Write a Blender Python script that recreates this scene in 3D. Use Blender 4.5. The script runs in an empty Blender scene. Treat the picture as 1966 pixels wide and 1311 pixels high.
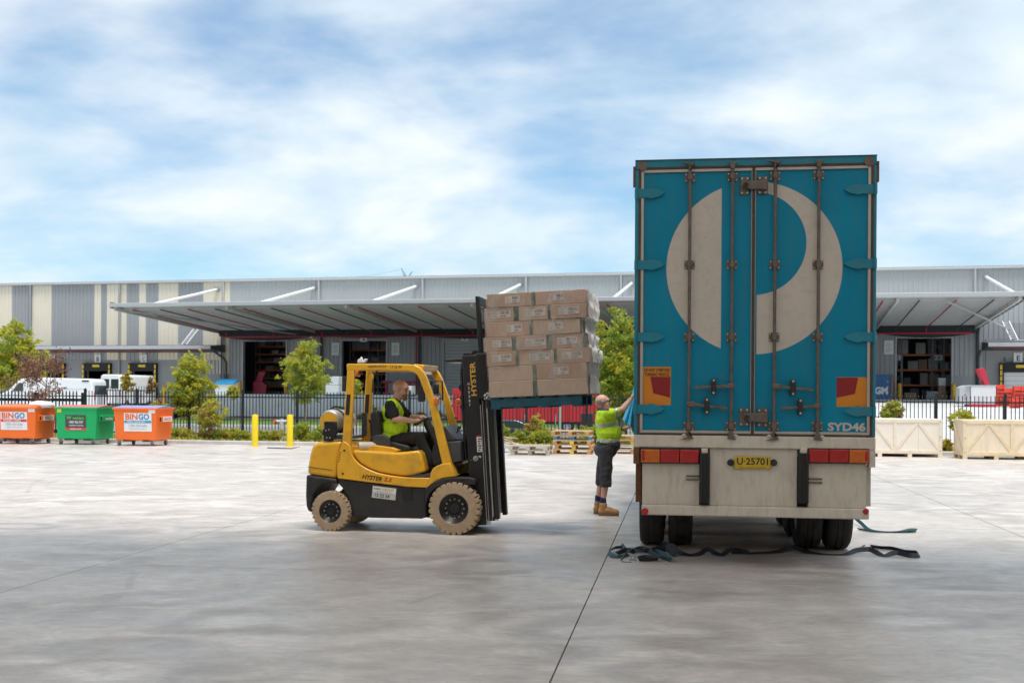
import bpy, bmesh, math, random
from mathutils import Vector, Matrix, noise
from math import sin, cos, tan, pi, radians, atan2, sqrt
R = random.Random(11)
SC = bpy.context.scene
COL = SC.collection

# ---------------------------------------------------------------- camera
F, CX, CY, CH, RO = 2200.0, 983.0, 758.0, 1.8, 0.0065     # focal length and principal point in photo pixels, eye height, roll
CR, CU = Vector((cos(RO), 0, sin(RO))), Vector((-sin(RO), 0, cos(RO)))
CAMPOS = Vector((0, 0, CH))
cd = bpy.data.cameras.new('camera')
cam = bpy.data.objects.new('camera', cd); COL.objects.link(cam); SC.camera = cam
cd.sensor_width = 36; cd.lens = 36 * F / 1966
cd.shift_y = (CY - 655.5) / 1966
cd.clip_start = 0.1; cd.clip_end = 6000
cam.matrix_world = Matrix(((CR.x, CU.x, 0, 0), (0, 0, -1, 0), (CR.z, CU.z, 0, CH), (0, 0, 0, 1)))
cd.dof.use_dof = True; cd.dof.focus_distance = 14.3; cd.dof.aperture_fstop = 3.2

# ---------------------------------------------------------------- sky, sun, exposure
SUN_EL, SUN_AZ = radians(74), radians(155)      # high veiled sun behind the camera, a little to the right
SKYLOC = (2.21, 0.9, 0.4)
w = bpy.data.worlds.new('World'); SC.world = w; w.use_nodes = True
nt = w.node_tree; nt.nodes.clear()
def wn(t, **k):
    n = nt.nodes.new(t)
    for a, b in k.items(): setattr(n, a, b)
    return n
sky = wn('ShaderNodeTexSky', sky_type='NISHITA', sun_disc=False, sun_elevation=SUN_EL, sun_rotation=SUN_AZ,
         air_density=1.0, dust_density=0.6, ozone_density=2.2)
bg = wn('ShaderNodeBackground'); out = wn('ShaderNodeOutputWorld')
bg.inputs['Strength'].default_value = 0.062
tc = wn('ShaderNodeTexCoord'); sep = wn('ShaderNodeSeparateXYZ')
nt.links.new(tc.outputs['Generated'], sep.inputs[0])
def wmath(op, a, b=None, clamp=False):
    n = wn('ShaderNodeMath', operation=op, use_clamp=clamp)
    for i, s in enumerate((a, b)):
        if s is None: continue
        if isinstance(s, (int, float)): n.inputs[i].default_value = s
        else: nt.links.new(s, n.inputs[i])
    return n.outputs[0]
zz = wmath('ADD', wmath('MAXIMUM', sep.outputs[2], 0.0), 0.30)      # a flat cloud deck seen in perspective
cx_ = wmath('DIVIDE', sep.outputs[0], zz); cy_ = wmath('DIVIDE', sep.outputs[1], zz)
comb = wn('ShaderNodeCombineXYZ')
nt.links.new(cx_, comb.inputs[0]); nt.links.new(cy_, comb.inputs[1])
mp = wn('ShaderNodeMapping'); nt.links.new(comb.outputs[0], mp.inputs[0])
mp.inputs['Location'].default_value = SKYLOC; mp.inputs['Rotation'].default_value = (0, 0, radians(24))
mp.inputs['Scale'].default_value = (0.8, 0.95, 1)
n1 = wn('ShaderNodeTexNoise'); n1.inputs['Scale'].default_value = 1.9; n1.inputs['Detail'].default_value = 5
n1.inputs['Roughness'].default_value = 0.5; n1.inputs['Distortion'].default_value = 0.35
n2 = wn('ShaderNodeTexNoise'); n2.inputs['Scale'].default_value = 5.5; n2.inputs['Detail'].default_value = 6
n2.inputs['Roughness'].default_value = 0.55
nt.links.new(mp.outputs[0], n1.inputs['Vector']); nt.links.new(mp.outputs[0], n2.inputs['Vector'])
cl = wmath('ADD', wmath('MULTIPLY', n1.outputs['Fac'], 0.72), wmath('MULTIPLY', n2.outputs['Fac'], 0.28))
mr = wn('ShaderNodeMapRange', interpolation_type='SMOOTHSTEP')
nt.links.new(cl, mr.inputs['Value'])
mr.inputs['From Min'].default_value = 0.31; mr.inputs['From Max'].default_value = 0.64
mr.inputs['To Min'].default_value = 0.06; mr.inputs['To Max'].default_value = 1.0
mix = wn('ShaderNodeMix', data_type='RGBA')
nt.links.new(mr.outputs[0], mix.inputs['Factor'])
skyg = wn('ShaderNodeMix', data_type='RGBA', blend_type='MULTIPLY'); skyg.inputs['Factor'].default_value = 1
nt.links.new(sky.outputs[0], skyg.inputs['A']); skyg.inputs['B'].default_value = (0.52, 0.72, 0.78, 1)
nt.links.new(skyg.outputs['Result'], mix.inputs['A'])
n3 = wn('ShaderNodeTexNoise'); n3.inputs['Scale'].default_value = 3.4; n3.inputs['Detail'].default_value = 6; n3.inputs['Distortion'].default_value = 0.3
mp3 = wn('ShaderNodeMapping'); mp3.inputs['Location'].default_value = (7.3, 2.1, 0); nt.links.new(mp.outputs[0], mp3.inputs[0]); nt.links.new(mp3.outputs[0], n3.inputs['Vector'])
mr3 = wn('ShaderNodeMapRange'); nt.links.new(n3.outputs['Fac'], mr3.inputs['Value']); mr3.inputs['From Min'].default_value = 0.35; mr3.inputs['From Max'].default_value = 0.62
ccol = wn('ShaderNodeMix', data_type='RGBA'); nt.links.new(mr3.outputs[0], ccol.inputs['Factor'])       # grey-blue undersides and white tops
ccol.inputs['A'].default_value = (3.4, 4.2, 4.8, 1); ccol.inputs['B'].default_value = (4.95, 5.2, 5.35, 1)
nt.links.new(ccol.outputs['Result'], mix.inputs['B'])
nt.links.new(mix.outputs['Result'], bg.inputs['Color'])
nt.links.new(bg.outputs[0], out.inputs['Surface'])

sd = bpy.data.lights.new('sun', 'SUN'); sd.energy = 1.28; sd.angle = radians(23); sd.color = (1, 0.95, 0.88)
so = bpy.data.objects.new('sun', sd); COL.objects.link(so)
# azimuth measured like the sky node: 0 = +Y, clockwise seen from above
sdir = Vector((sin(SUN_AZ) * cos(SUN_EL), cos(SUN_AZ) * cos(SUN_EL), sin(SUN_EL)))
so.rotation_euler = sdir.to_track_quat('Z', 'Y').to_euler()
vs = SC.view_settings
vs.view_transform = 'Standard'; vs.look = 'None'; vs.gamma = 1; vs.exposure = 1.72; vs.use_curve_mapping = False
SC.cycles.max_bounces = 8; SC.cycles.diffuse_bounces = 4; SC.cycles.transparent_max_bounces = 16

# ---------------------------------------------------------------- helpers
def ray(px, py):
    return Vector((0, 1, 0)) + CR * ((px - CX) / F) - CU * ((py - CY) / F)
def G(px, py, z=0.0):                 # the point of the level z that the photo shows at this pixel
    d = ray(px, py); t = (z - CH) / d.z
    return CAMPOS + d * t
def AT(px, py, Y):                    # the point at depth Y
    return CAMPOS + ray(px, py) * Y
class Frame:                          # a thing's own axes: x to the right, y away, z up
    def __init__(s, o, yaw):
        s.o = Vector(o); s.yaw = yaw
        s.m = Matrix.Translation(s.o) @ Matrix.Rotation(yaw, 4, 'Z'); s.i = s.m.inverted()
    def hit(s, px, py, y=0.0):        # where the sight line meets the thing's plane y
        o = s.i @ CAMPOS; d = s.i.to_3x3() @ ray(px, py)
        t = (y - o.y) / d.y; p = o + d * t
        return p.x, p.z
    def hitz(s, px, py, z=0.0):
        return s.i @ G(px, py, z)
    def w(s, p): return s.m @ Vector(p)
    def place(s, o):
        o.location = s.o; o.rotation_euler = (0, 0, s.yaw)

MATS = {}
def M(name, col, rough=0.6, metal=0.0, var=0.08, scale=5.0, bump=0.0, bscale=60.0, dirt=None, spec=0.5, coat=0.0, alpha=1.0, emit=None, streak=None):
    """procedural paint: colour with two octaves of unevenness, optional dirt patches (colour, amount, scale), fine relief"""
    if name in MATS: return MATS[name]
    m = bpy.data.materials.new(name); m.use_nodes = True
    t = m.node_tree; b = t.nodes['Principled BSDF']
    b.inputs['Roughness'].default_value = rough; b.inputs['Metallic'].default_value = metal
    b.inputs['Specular IOR Level'].default_value = spec; b.inputs['Coat Weight'].default_value = coat
    b.inputs['Base Color'].default_value = (*col, 1)
    if alpha < 1: b.inputs['Alpha'].default_value = alpha
    if emit: b.inputs['Emission Color'].default_value = (*emit[0], 1); b.inputs['Emission Strength'].default_value = emit[1]
    if var or dirt or bump:
        c = t.nodes.new('ShaderNodeTexCoord'); src = c.outputs['Object']
        n = t.nodes.new('ShaderNodeTexNoise'); n.inputs['Scale'].default_value = scale; n.inputs['Detail'].default_value = 5
        t.links.new(src, n.inputs['Vector'])
        r = t.nodes.new('ShaderNodeMapRange'); r.inputs['From Min'].default_value = 0.3; r.inputs['From Max'].default_value = 0.7
        r.inputs['To Min'].default_value = 1 - var; r.inputs['To Max'].default_value = 1 + var
        t.links.new(n.outputs['Fac'], r.inputs['Value'])
        mu = t.nodes.new('ShaderNodeMix'); mu.data_type = 'RGBA'; mu.blend_type = 'MULTIPLY'; mu.inputs['Factor'].default_value = 1
        mu.inputs['A'].default_value = (*col, 1); t.links.new(r.outputs[0], mu.inputs['B'])
        last = mu.outputs['Result']
        if dirt:
            dc, da, ds = dirt
            n2 = t.nodes.new('ShaderNodeTexNoise'); n2.inputs['Scale'].default_value = ds; n2.inputs['Detail'].default_value = 8
            n2.inputs['Roughness'].default_value = 0.65
            if streak:
                mm = t.nodes.new('ShaderNodeMapping'); mm.inputs['Scale'].default_value = streak
                t.links.new(src, mm.inputs[0]); t.links.new(mm.outputs[0], n2.inputs['Vector'])
            else: t.links.new(src, n2.inputs['Vector'])
            r2 = t.nodes.new('ShaderNodeMapRange'); r2.inputs['From Min'].default_value = 0.48; r2.inputs['From Max'].default_value = 0.75
            r2.inputs['To Max'].default_value = da
            t.links.new(n2.outputs['Fac'], r2.inputs['Value'])
            md = t.nodes.new('ShaderNodeMix'); md.data_type = 'RGBA'; t.links.new(r2.outputs[0], md.inputs['Factor'])
            t.links.new(last, md.inputs['A']); md.inputs['B'].default_value = (*dc, 1); last = md.outputs['Result']
            rr = t.nodes.new('ShaderNodeMapRange'); t.links.new(r2.outputs[0], rr.inputs['Value'])
            rr.inputs['To Min'].default_value = rough; rr.inputs['To Max'].default_value = min(1, rough + 0.35)
            t.links.new(rr.outputs[0], b.inputs['Roughness'])
        t.links.new(last, b.inputs['Base Color'])
        if bump:
            nb = t.nodes.new('ShaderNodeTexNoise'); nb.inputs['Scale'].default_value = bscale; nb.inputs['Detail'].default_value = 4
            t.links.new(src, nb.inputs['Vector'])
            bp = t.nodes.new('ShaderNodeBump'); bp.inputs['Strength'].default_value = bump; bp.inputs['Distance'].default_value = 0.01
            t.links.new(nb.outputs['Fac'], bp.inputs['Height']); t.links.new(bp.outputs[0], b.inputs['Normal'])
    MATS[name] = m
    return m

def tag(o, label=None, cat=None, group=None, kind=None):
    if label: o['label'] = label
    if cat: o['category'] = cat
    if group: o['group'] = group
    if kind: o['kind'] = kind
    return o
def empty(name, loc=(0, 0, 0), rz=0, label=None, cat=None, group=None, fr=None):
    o = bpy.data.objects.new(name, None); COL.objects.link(o)
    o.location = loc; o.rotation_euler = (0, 0, rz); o.empty_display_size = 0.1
    if fr: fr.place(o)
    return tag(o, label, cat, group)
def dup(root, loc=None, rz=None, label=None, group=None, scale=None, parent=None):
    c = root.copy(); COL.objects.link(c); c.parent = parent
    if parent is None:
        if loc is not None: c.location = loc
        if rz is not None: c.rotation_euler = (c.rotation_euler[0], c.rotation_euler[1], rz)
        if scale is not None: c.scale = (scale,) * 3 if isinstance(scale, (int, float)) else scale
        if label: c['label'] = label
        if group: c['group'] = group
    for ch in list(root.children): dup(ch, parent=c)
    return c
def link_mesh(name, me, parent=None, mat=None):
    o = bpy.data.objects.new(name, me); COL.objects.link(o)
    if parent: o.parent = parent
    if mat and not me.materials: me.materials.append(mat)
    return o

class MB:
    """collects simple solids into one mesh"""
    def __init__(s): s.v = []; s.f = []; s.mi = []; s.cur = 0
    def add(s, vs, fs, M4=None):
        b = len(s.v)
        s.v += [tuple(M4 @ Vector(v)) if M4 else tuple(v) for v in vs]
        s.f += [tuple(b + i for i in f) for f in fs]; s.mi += [s.cur] * len(fs); return s
    def box(s, x0, x1, y0, y1, z0, z1, M4=None):
        v = [(x, y, z) for z in (z0, z1) for y in (y0, y1) for x in (x0, x1)]
        return s.add(v, [(0, 2, 3, 1), (4, 5, 7, 6), (0, 1, 5, 4), (2, 6, 7, 3), (0, 4, 6, 2), (1, 3, 7, 5)], M4)
    def cbox(s, c, size, M3=None):
        m = Matrix.Translation(Vector(c)) @ (M3.to_4x4() if M3 else Matrix())
        a, b, d = (q / 2 for q in size)
        return s.box(-a, a, -b, b, -d, d, m)
    def bar(s, p0, p1, wd, ht, up=(0, 0, 1)):          # rectangular bar from p0 to p1
        p0 = Vector(p0); p1 = Vector(p1); d = p1 - p0; L = d.length; d.normalize()
        u = Vector(up); sx = d.cross(u)
        if sx.length < 1e-4: sx = d.cross(Vector((1, 0, 0)))
        sx.normalize(); u = sx.cross(d)
        m = Matrix(((d.x, sx.x, u.x, p0.x), (d.y, sx.y, u.y, p0.y), (d.z, sx.z, u.z, p0.z), (0, 0, 0, 1)))
        return s.box(0, L, -wd / 2, wd / 2, -ht / 2, ht / 2, m)
    def prism(s, pts, y0, y1, axis='y', M4=None):      # outline (a, b) pushed along an axis
        n = len(pts)
        if axis == 'y': v = [(a, y0, b) for a, b in pts] + [(a, y1, b) for a, b in pts]
        elif axis == 'x': v = [(y0, a, b) for a, b in pts] + [(y1, a, b) for a, b in pts]
        else: v = [(a, b, y0) for a, b in pts] + [(a, b, y1) for a, b in pts]
        return s.add(v, [tuple(range(n))[::-1], tuple(range(n, 2 * n))] + [(i, (i + 1) % n, n + (i + 1) % n, n + i) for i in range(n)], M4)
    def cyl(s, p0, p1, r0, r1=None, n=14, cap=True):
        p0 = Vector(p0); p1 = Vector(p1); r1 = r0 if r1 is None else r1
        d = (p1 - p0).normalized(); a = d.orthogonal().normalized(); b = d.cross(a)
        v = []
        for p, r in ((p0, r0), (p1, r1)):
            v += [p + (a * cos(2 * pi * i / n) + b * sin(2 * pi * i / n)) * r for i in range(n)]
        f = [(i, (i + 1) % n, n + (i + 1) % n, n + i) for i in range(n)]
        if cap: f += [tuple(range(n))[::-1], tuple(range(n, 2 * n))]
        return s.add(v, f)
    def tube(s, path, r, n=8, cap=True):
        P = [Vector(p) for p in path]; rs = r if isinstance(r, (list, tuple)) else [r] * len(P)
        v = []; prev = None
        for i, p in enumerate(P):
            d = ((P[min(i + 1, len(P) - 1)] - P[max(i - 1, 0)])).normalized()
            a = (prev - d * prev.dot(d)).normalized() if prev is not None and (prev - d * prev.dot(d)).length > 1e-5 else d.orthogonal().normalized()
            prev = a; b = d.cross(a)
            v += [p + (a * cos(2 * pi * k / n) + b * sin(2 * pi * k / n)) * rs[i] for k in range(n)]
        f = [(i * n + k, i * n + (k + 1) % n, (i + 1) * n + (k + 1) % n, (i + 1) * n + k) for i in range(len(P) - 1) for k in range(n)]
        if cap: f += [tuple(range(n))[::-1], tuple(range(len(v) - n, len(v)))]
        return s.add(v, f)
    def lathe(s, prof, M4=None, n=24, closed=False):    # profile of (radius, height) about local z
        v = [(r * cos(2 * pi * k / n), r * sin(2 * pi * k / n), h) for r, h in prof for k in range(n)]
        L = len(prof); f = []
        for i in range(L if closed else L - 1):
            j = (i + 1) % L
            f += [(i * n + k, i * n + (k + 1) % n, j * n + (k + 1) % n, j * n + k) for k in range(n)]
        if not closed: f += [tuple(range(n))[::-1], tuple(range((L - 1) * n, L * n))]
        return s.add(v, f, M4)
    def ball(s, c, r, n=10, M3=None):
        r = r if isinstance(r, (tuple, list)) else (r, r, r)
        m = Matrix.Translation(Vector(c)) @ (M3.to_4x4() if M3 else Matrix())
        v = [(0, 0, r[2])]; k2 = n * 2
        for i in range(1, n):
            a = pi * i / n
            v += [(r[0] * sin(a) * cos(2 * pi * k / k2), r[1] * sin(a) * sin(2 * pi * k / k2), r[2] * cos(a)) for k in range(k2)]
        v.append((0, 0, -r[2]))
        f = [(0, 1 + k, 1 + (k + 1) % k2) for k in range(k2)]
        for i in range(n - 2):
            f += [(1 + i * k2 + k, 1 + (i + 1) * k2 + k, 1 + (i + 1) * k2 + (k + 1) % k2, 1 + i * k2 + (k + 1) % k2) for k in range(k2)]
        b = 1 + (n - 2) * k2
        f += [(b + k, len(v) - 1, b + (k + 1) % k2) for k in range(k2)]
        return s.add(v, f, m)
    def mesh(s, name, mats, fix=True, smooth=None):
        me = bpy.data.meshes.new(name)
        me.from_pydata(s.v, [], s.f)
        if fix:
            bm = bmesh.new(); bm.from_mesh(me); bmesh.ops.recalc_face_normals(bm, faces=bm.faces); bm.to_mesh(me); bm.free()
        for q in (mats if isinstance(mats, (list, tuple)) else [mats]): me.materials.append(q)
        if max(s.mi, default=0): me.polygons.foreach_set('material_index', s.mi)
        if smooth:
            me.polygons.foreach_set('use_smooth', [True] * len(me.polygons)); me.set_sharp_from_angle(angle=radians(smooth))
        me.update()
        return me
    def build(s, name, mats, parent=None, bevel=0, seg=2, smooth=None, fix=True, bang=35):
        me = s.mesh(name, mats, fix, smooth if smooth else (35 if bevel else None))
        o = link_mesh(name, me, parent)
        if bevel:
            b = o.modifiers.new('bevel', 'BEVEL'); b.width = bevel; b.segments = seg; b.limit_method = 'ANGLE'; b.angle_limit = radians(bang)
            b.harden_normals = False
        return o

XZ = Matrix(((1, 0, 0, 0), (0, 0, -1, 0), (0, 1, 0, 0), (0, 0, 0, 1)))      # writing that faces -y
def text_mesh(s, bold=0.0, ext=0.001, shear=0.0, spacing=1.0):
    c = bpy.data.curves.new('txt', 'FONT'); c.body = s; c.extrude = 0; c.offset = bold; c.shear = shear; c.space_character = spacing
    c.resolution_u = 3
    o = bpy.data.objects.new('txt', c)
    me = bpy.data.meshes.new_from_object(o)
    bpy.data.objects.remove(o); bpy.data.curves.remove(c)
    return me
def text(s, mat, parent, x, z, wd, ht, y=0.0, M4=None, bold=0.0, shear=0.0, spacing=1.0, name='lettering'):
    """lettering fitted to a box wd x ht centred on (x, z) of the parent's plane y, or placed by M4"""
    me = text_mesh(s, bold, 0, shear, spacing)
    co = [v.co for v in me.vertices]
    x0 = min(c.x for c in co); x1 = max(c.x for c in co); y0 = min(c.y for c in co); y1 = max(c.y for c in co)
    sx = wd / (x1 - x0); sy = (ht / (y1 - y0)) if ht else sx
    m = M4 if M4 else Matrix.Translation((x, y, z)) @ XZ
    for v in me.vertices:
        v.co = m @ Vector(((v.co.x - (x0 + x1) / 2) * sx, (v.co.y - (y0 + y1) / 2) * sy, 0))
    me.materials.clear(); me.materials.append(mat); me.update()
    return link_mesh(name, me, parent)
# ================================================================ SETTING
def concrete(name, base, lo, rough, world=True, arcs=True):
    m = bpy.data.materials.new(name); m.use_nodes = True; t = m.node_tree; b = t.nodes['Principled BSDF']
    L = t.links.new
    def nd(k, **kw):
        n = t.nodes.new(k)
        for a, c in kw.items():
            if a in ('Scale', 'Detail', 'Roughness', 'Distortion'): n.inputs[a].default_value = c
            else: setattr(n, a, c)
        return n
    g = nd('ShaderNodeNewGeometry')
    def ns(scale, detail=5, rough=0.6, sc=(1, 1, 1), dist=0.0):
        mp = nd('ShaderNodeMapping'); mp.inputs['Scale'].default_value = sc; mp.inputs['Rotation'].default_value = (0, 0, radians(8))
        L(g.outputs['Position'], mp.inputs[0])
        n = nd('ShaderNodeTexNoise', Scale=scale, Detail=detail, Roughness=rough, Distortion=dist); L(mp.outputs[0], n.inputs['Vector'])
        return n.outputs['Fac']
    def mr(x, a, c, lo_, hi_):
        n = nd('ShaderNodeMapRange'); L(x, n.inputs['Value'])
        for k, v in (('From Min', a), ('From Max', c), ('To Min', lo_), ('To Max', hi_)): n.inputs[k].default_value = v
        return n.outputs[0]
    def mm(op, a, c):
        n = nd('ShaderNodeMath', operation=op)
        for i, q in enumerate((a, c)):
            if isinstance(q, (int, float)): n.inputs[i].default_value = q
            else: L(q, n.inputs[i])
        return n.outputs[0]
    big = mr(ns(0.16, 4, 0.55), 0.3, 0.7, 0.94, 1.05)
    mid = mr(ns(1.9, 8, 0.72, (1, 1.25, 1), 1.6), 0.3, 0.72, 0.84, 1.11)
    fine = mr(ns(9, 7, 0.75, (0.5, 1.9, 1), 0.8), 0.3, 0.7, 0.87, 1.11)
    grit = mm('MULTIPLY', mr(ns(90, 4, 0.75), 0.3, 0.7, 0.91, 1.08), mr(ns(26, 6, 0.75, (0.45, 2.2, 1), 0.5), 0.3, 0.7, 0.91, 1.08))
    val = mm('MULTIPLY', mm('MULTIPLY', big, mid), mm('MULTIPLY', fine, grit))
    if arcs:
        val = mm('MULTIPLY', val, mr(ns(3.0, 9, 0.78, (0.8, 1.3, 1), 2.2), 0.43, 0.57, 0.91, 1.05))
        val = mm('MULTIPLY', val, mr(ns(11, 6, 0.8, (0.7, 1.5, 1), 1.0), 0.62, 0.68, 1.0, 0.86))
        # sweeping arcs left by the power trowel
        vo = nd('ShaderNodeTexVoronoi', Scale=0.95); vo.inputs['Randomness'].default_value = 0.9
        mp = nd('ShaderNodeMapping'); mp.inputs['Scale'].default_value = (0.8, 1.25, 1)
        wob = nd('ShaderNodeTexNoise', Scale=0.9, Detail=3); L(g.outputs['Position'], wob.inputs['Vector'])
        ad = nd('ShaderNodeVectorMath', operation='MULTIPLY_ADD'); L(wob.outputs['Color'], ad.inputs[0]); ad.inputs[1].default_value = (0.9, 0.9, 0); L(g.outputs['Position'], ad.inputs[2])
        L(ad.outputs[0], mp.inputs[0]); L(mp.outputs[0], vo.inputs['Vector'])
        ring = nd('ShaderNodeMath', operation='SINE'); L(mm('MULTIPLY', vo.outputs['Distance'], 11.0), ring.inputs[0])
        amt = mr(ns(0.45, 4, 0.6), 0.40, 0.58, 0.0, 0.20)
        val = mm('MULTIPLY', val, mm('ADD', 1.0, mm('MULTIPLY', ring.outputs[0], amt)))
    cr = nd('ShaderNodeMix', data_type='RGBA'); L(mr(ns(0.8, 7, 0.68, (1, 1.3, 1), 0.9), 0.35, 0.68, 0, 1), cr.inputs['Factor'])
    cr.inputs['A'].default_value = (*base, 1); cr.inputs['B'].default_value = (*lo, 1)
    mu = nd('ShaderNodeMix', data_type='RGBA', blend_type='MULTIPLY'); mu.inputs['Factor'].default_value = 1
    L(cr.outputs['Result'], mu.inputs['A']); L(val, mu.inputs['B'])
    last = mu.outputs['Result']
    # small dark stains and rubber marks
    st = mr(ns(2.3, 8, 0.75, (0.5, 1.8, 1)), 0.66, 0.78, 0, 0.35)
    ms = nd('ShaderNodeMix', data_type='RGBA'); L(st, ms.inputs['Factor']); L(last, ms.inputs['A']); ms.inputs['B'].default_value = (0.16, 0.145, 0.13, 1)
    vs_ = nd('ShaderNodeTexVoronoi', Scale=1.6); L(g.outputs['Position'], vs_.inputs['Vector'])
    sepc = nd('ShaderNodeSeparateColor'); L(vs_.outputs['Color'], sepc.inputs[0])
    rad_ = mr(sepc.outputs[0], 0.55, 1.0, 0.0, 0.045)          # only some cells carry a drip, of uneven size
    dot = mm('LESS_THAN', mm('ADD', vs_.outputs['Distance'], mm('MULTIPLY', ns(22, 3, 0.6), 0.03)), mm('ADD', rad_, 0.008))
    m2_ = nd('ShaderNodeMix', data_type='RGBA'); L(mm('MULTIPLY', dot, 0.5 if arcs else 0.0), m2_.inputs['Factor']); L(ms.outputs['Result'], m2_.inputs['A']); m2_.inputs['B'].default_value = (0.12, 0.11, 0.10, 1)
    L(m2_.outputs['Result'], b.inputs['Base Color'])
    L(mr(ns(1.1, 6, 0.65, (1, 1.7, 1)), 0.3, 0.7, rough - 0.12, rough + 0.16), b.inputs['Roughness'])
    bp = nd('ShaderNodeBump'); bp.inputs['Strength'].default_value = 0.12; bp.inputs['Distance'].default_value = 0.01
    L(ns(30, 5, 0.65), bp.inputs['Height']); L(bp.outputs[0], b.inputs['Normal'])
    b.inputs['Specular IOR Level'].default_value = 0.5
    return m
m_slab = concrete('polished_concrete', (0.60, 0.545, 0.497), (0.515, 0.46, 0.412), 0.40)
m_apron = concrete('pale_concrete', (0.62, 0.61, 0.60), (0.55, 0.545, 0.54), 0.8, arcs=False)
m_joint = M('joint_filler', (0.02, 0.02, 0.02), 0.9)
m_kerb = M('kerb_concrete', (0.52, 0.50, 0.48), 0.85, var=0.12, scale=3, bump=0.2)
m_soil = M('mulch', (0.16, 0.11, 0.075), 0.95, var=0.35, scale=14, bump=0.8, bscale=25, dirt=((0.33, 0.25, 0.17), 0.8, 9))
m_asph = M('asphalt', (0.20, 0.205, 0.215), 0.85, var=0.1, scale=0.6, bump=0.3)
m_grass = M('grass', (0.11, 0.20, 0.035), 0.9, var=0.25, scale=1.2, bump=0.9, bscale=20)
m_retw = M('white_concrete_wall', (0.72, 0.73, 0.73), 0.8, var=0.05, scale=0.8, dirt=((0.5, 0.5, 0.49), 0.5, 0.9))
m_dry = M('dry_ground', (0.22, 0.21, 0.16), 0.95, var=0.2, scale=0.05)

YAW = -radians(8.3)
S = Frame((0, 38.1, 0), -radians(11))         # kerb line of the yard
B = Frame((0, 110, 0), -radians(13))          # front wall of the warehouse opposite
LOT = 1.62

gm = MB(); gm.add([(-3000, -300, -1.3), (3000, -300, -1.3), (3000, 4500, -1.3), (-3000, 4500, -1.3)], [(0, 1, 2, 3)])
tag(gm.build('ground', m_dry), kind='structure')

def strip(name, fr, pts, x0, x1, mat, n=1):     # profile (y, z) swept along the frame's x
    mb = MB(); xs = [x0 + (x1 - x0) * i / n for i in range(n + 1)]
    for a, b_ in zip(xs, xs[1:]):
        for (ya, za), (yb, zb) in zip(pts, pts[1:]):
            mb.add([fr.w((a, ya, za)), fr.w((b_, ya, za)), fr.w((b_, yb, zb)), fr.w((a, yb, zb))], [(0, 1, 2, 3)])
    return tag(mb.build(name, mat, fix=False), kind='structure')

# the yard: square slabs with open joints over a dark base
yb = MB(); SX = 5.22
Yf = Frame(G(1100, 998), YAW)
yb.add([Yf.w((-60, -50, -0.012)), Yf.w((60, -50, -0.012)), S.w((60, 0.02, -0.012)), S.w((-60, 0.02, -0.012))], [(0, 1, 2, 3)])
yard = tag(yb.build('yard', m_joint), kind='structure')
pm = Yf.hitz(1138, 1127)                       # a point of the long joint
def clip(poly, a, b_):                         # keep the side left of a->b
    o = []
    for i, p in enumerate(poly):
        q = poly[(i + 1) % len(poly)]
        sp = (b_[0] - a[0]) * (p[1] - a[1]) - (b_[1] - a[1]) * (p[0] - a[0]); sq = (b_[0] - a[0]) * (q[1] - a[1]) - (b_[1] - a[1]) * (q[0] - a[0])
        if sp >= 0: o.append(p)
        if (sp >= 0) != (sq >= 0):
            t = sp / (sp - sq); o.append((p[0] + (q[0] - p[0]) * t, p[1] + (q[1] - p[1]) * t))
    return o
ka = Yf.i @ S.w((60, 0, 0)); kb = Yf.i @ S.w((-60, 0, 0))
g_ = 0.0055
sq = MB(); sq.box(g_, SX - g_, g_, SX - g_, -0.011, 0); sq_me = sq.mesh('slab', m_slab)
for i in range(-6, 8):
    for j in range(-6, 6):
        x = pm.x + i * SX; y = j * SX
        poly = [(x + g_, y + g_), (x + SX - g_, y + g_), (x + SX - g_, y + SX - g_), (x + g_, y + SX - g_)]
        cp = clip(poly, (ka.x, ka.y), (kb.x, kb.y))
        if len(cp) < 3: continue
        if len(cp) == 4 and max(abs(p[0] - q[0]) + abs(p[1] - q[1]) for p, q in zip(cp, poly)) < 1e-6:
            o = link_mesh('slab', sq_me, yard)
        else:
            mb = MB(); mb.prism([(p[0] - x, p[1] - y) for p in cp], -0.011, 0, 'z'); o = mb.build('slab', m_slab, yard)
        o.location = Yf.w((x, y, 0)); o.rotation_euler = (0, 0, YAW)

# tyre scuffs curving over the slabs
m_scuff = M('rubber_mark', (0.17, 0.165, 0.16), 0.8, var=0.3, scale=20, alpha=0.07)
def scuff(px):
    P = [G(*q) for q in px]; mb = MB()
    for k in range(len(P) - 1):
        d = (P[k + 1] - P[k]); n_ = Vector((-d.y, d.x, 0)).normalized() * 0.035
        mb.add([P[k] - n_, P[k + 1] - n_, P[k + 1] + n_, P[k] + n_], [(0, 1, 2, 3)])
    o = mb.build('tyre_mark', m_scuff, yard); o.location.z = 0.003
scuff([(85, 937 - 2), (100, 925), (125, 917), (160, 913), (200, 911)])
scuff([(52, 947), (60, 930), (85, 918), (130, 912)])
scuff([(782, 1160), (820, 1147), (858, 1136)])
scuff([(247, 1132), (250, 1112), (262, 1100)])

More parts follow.
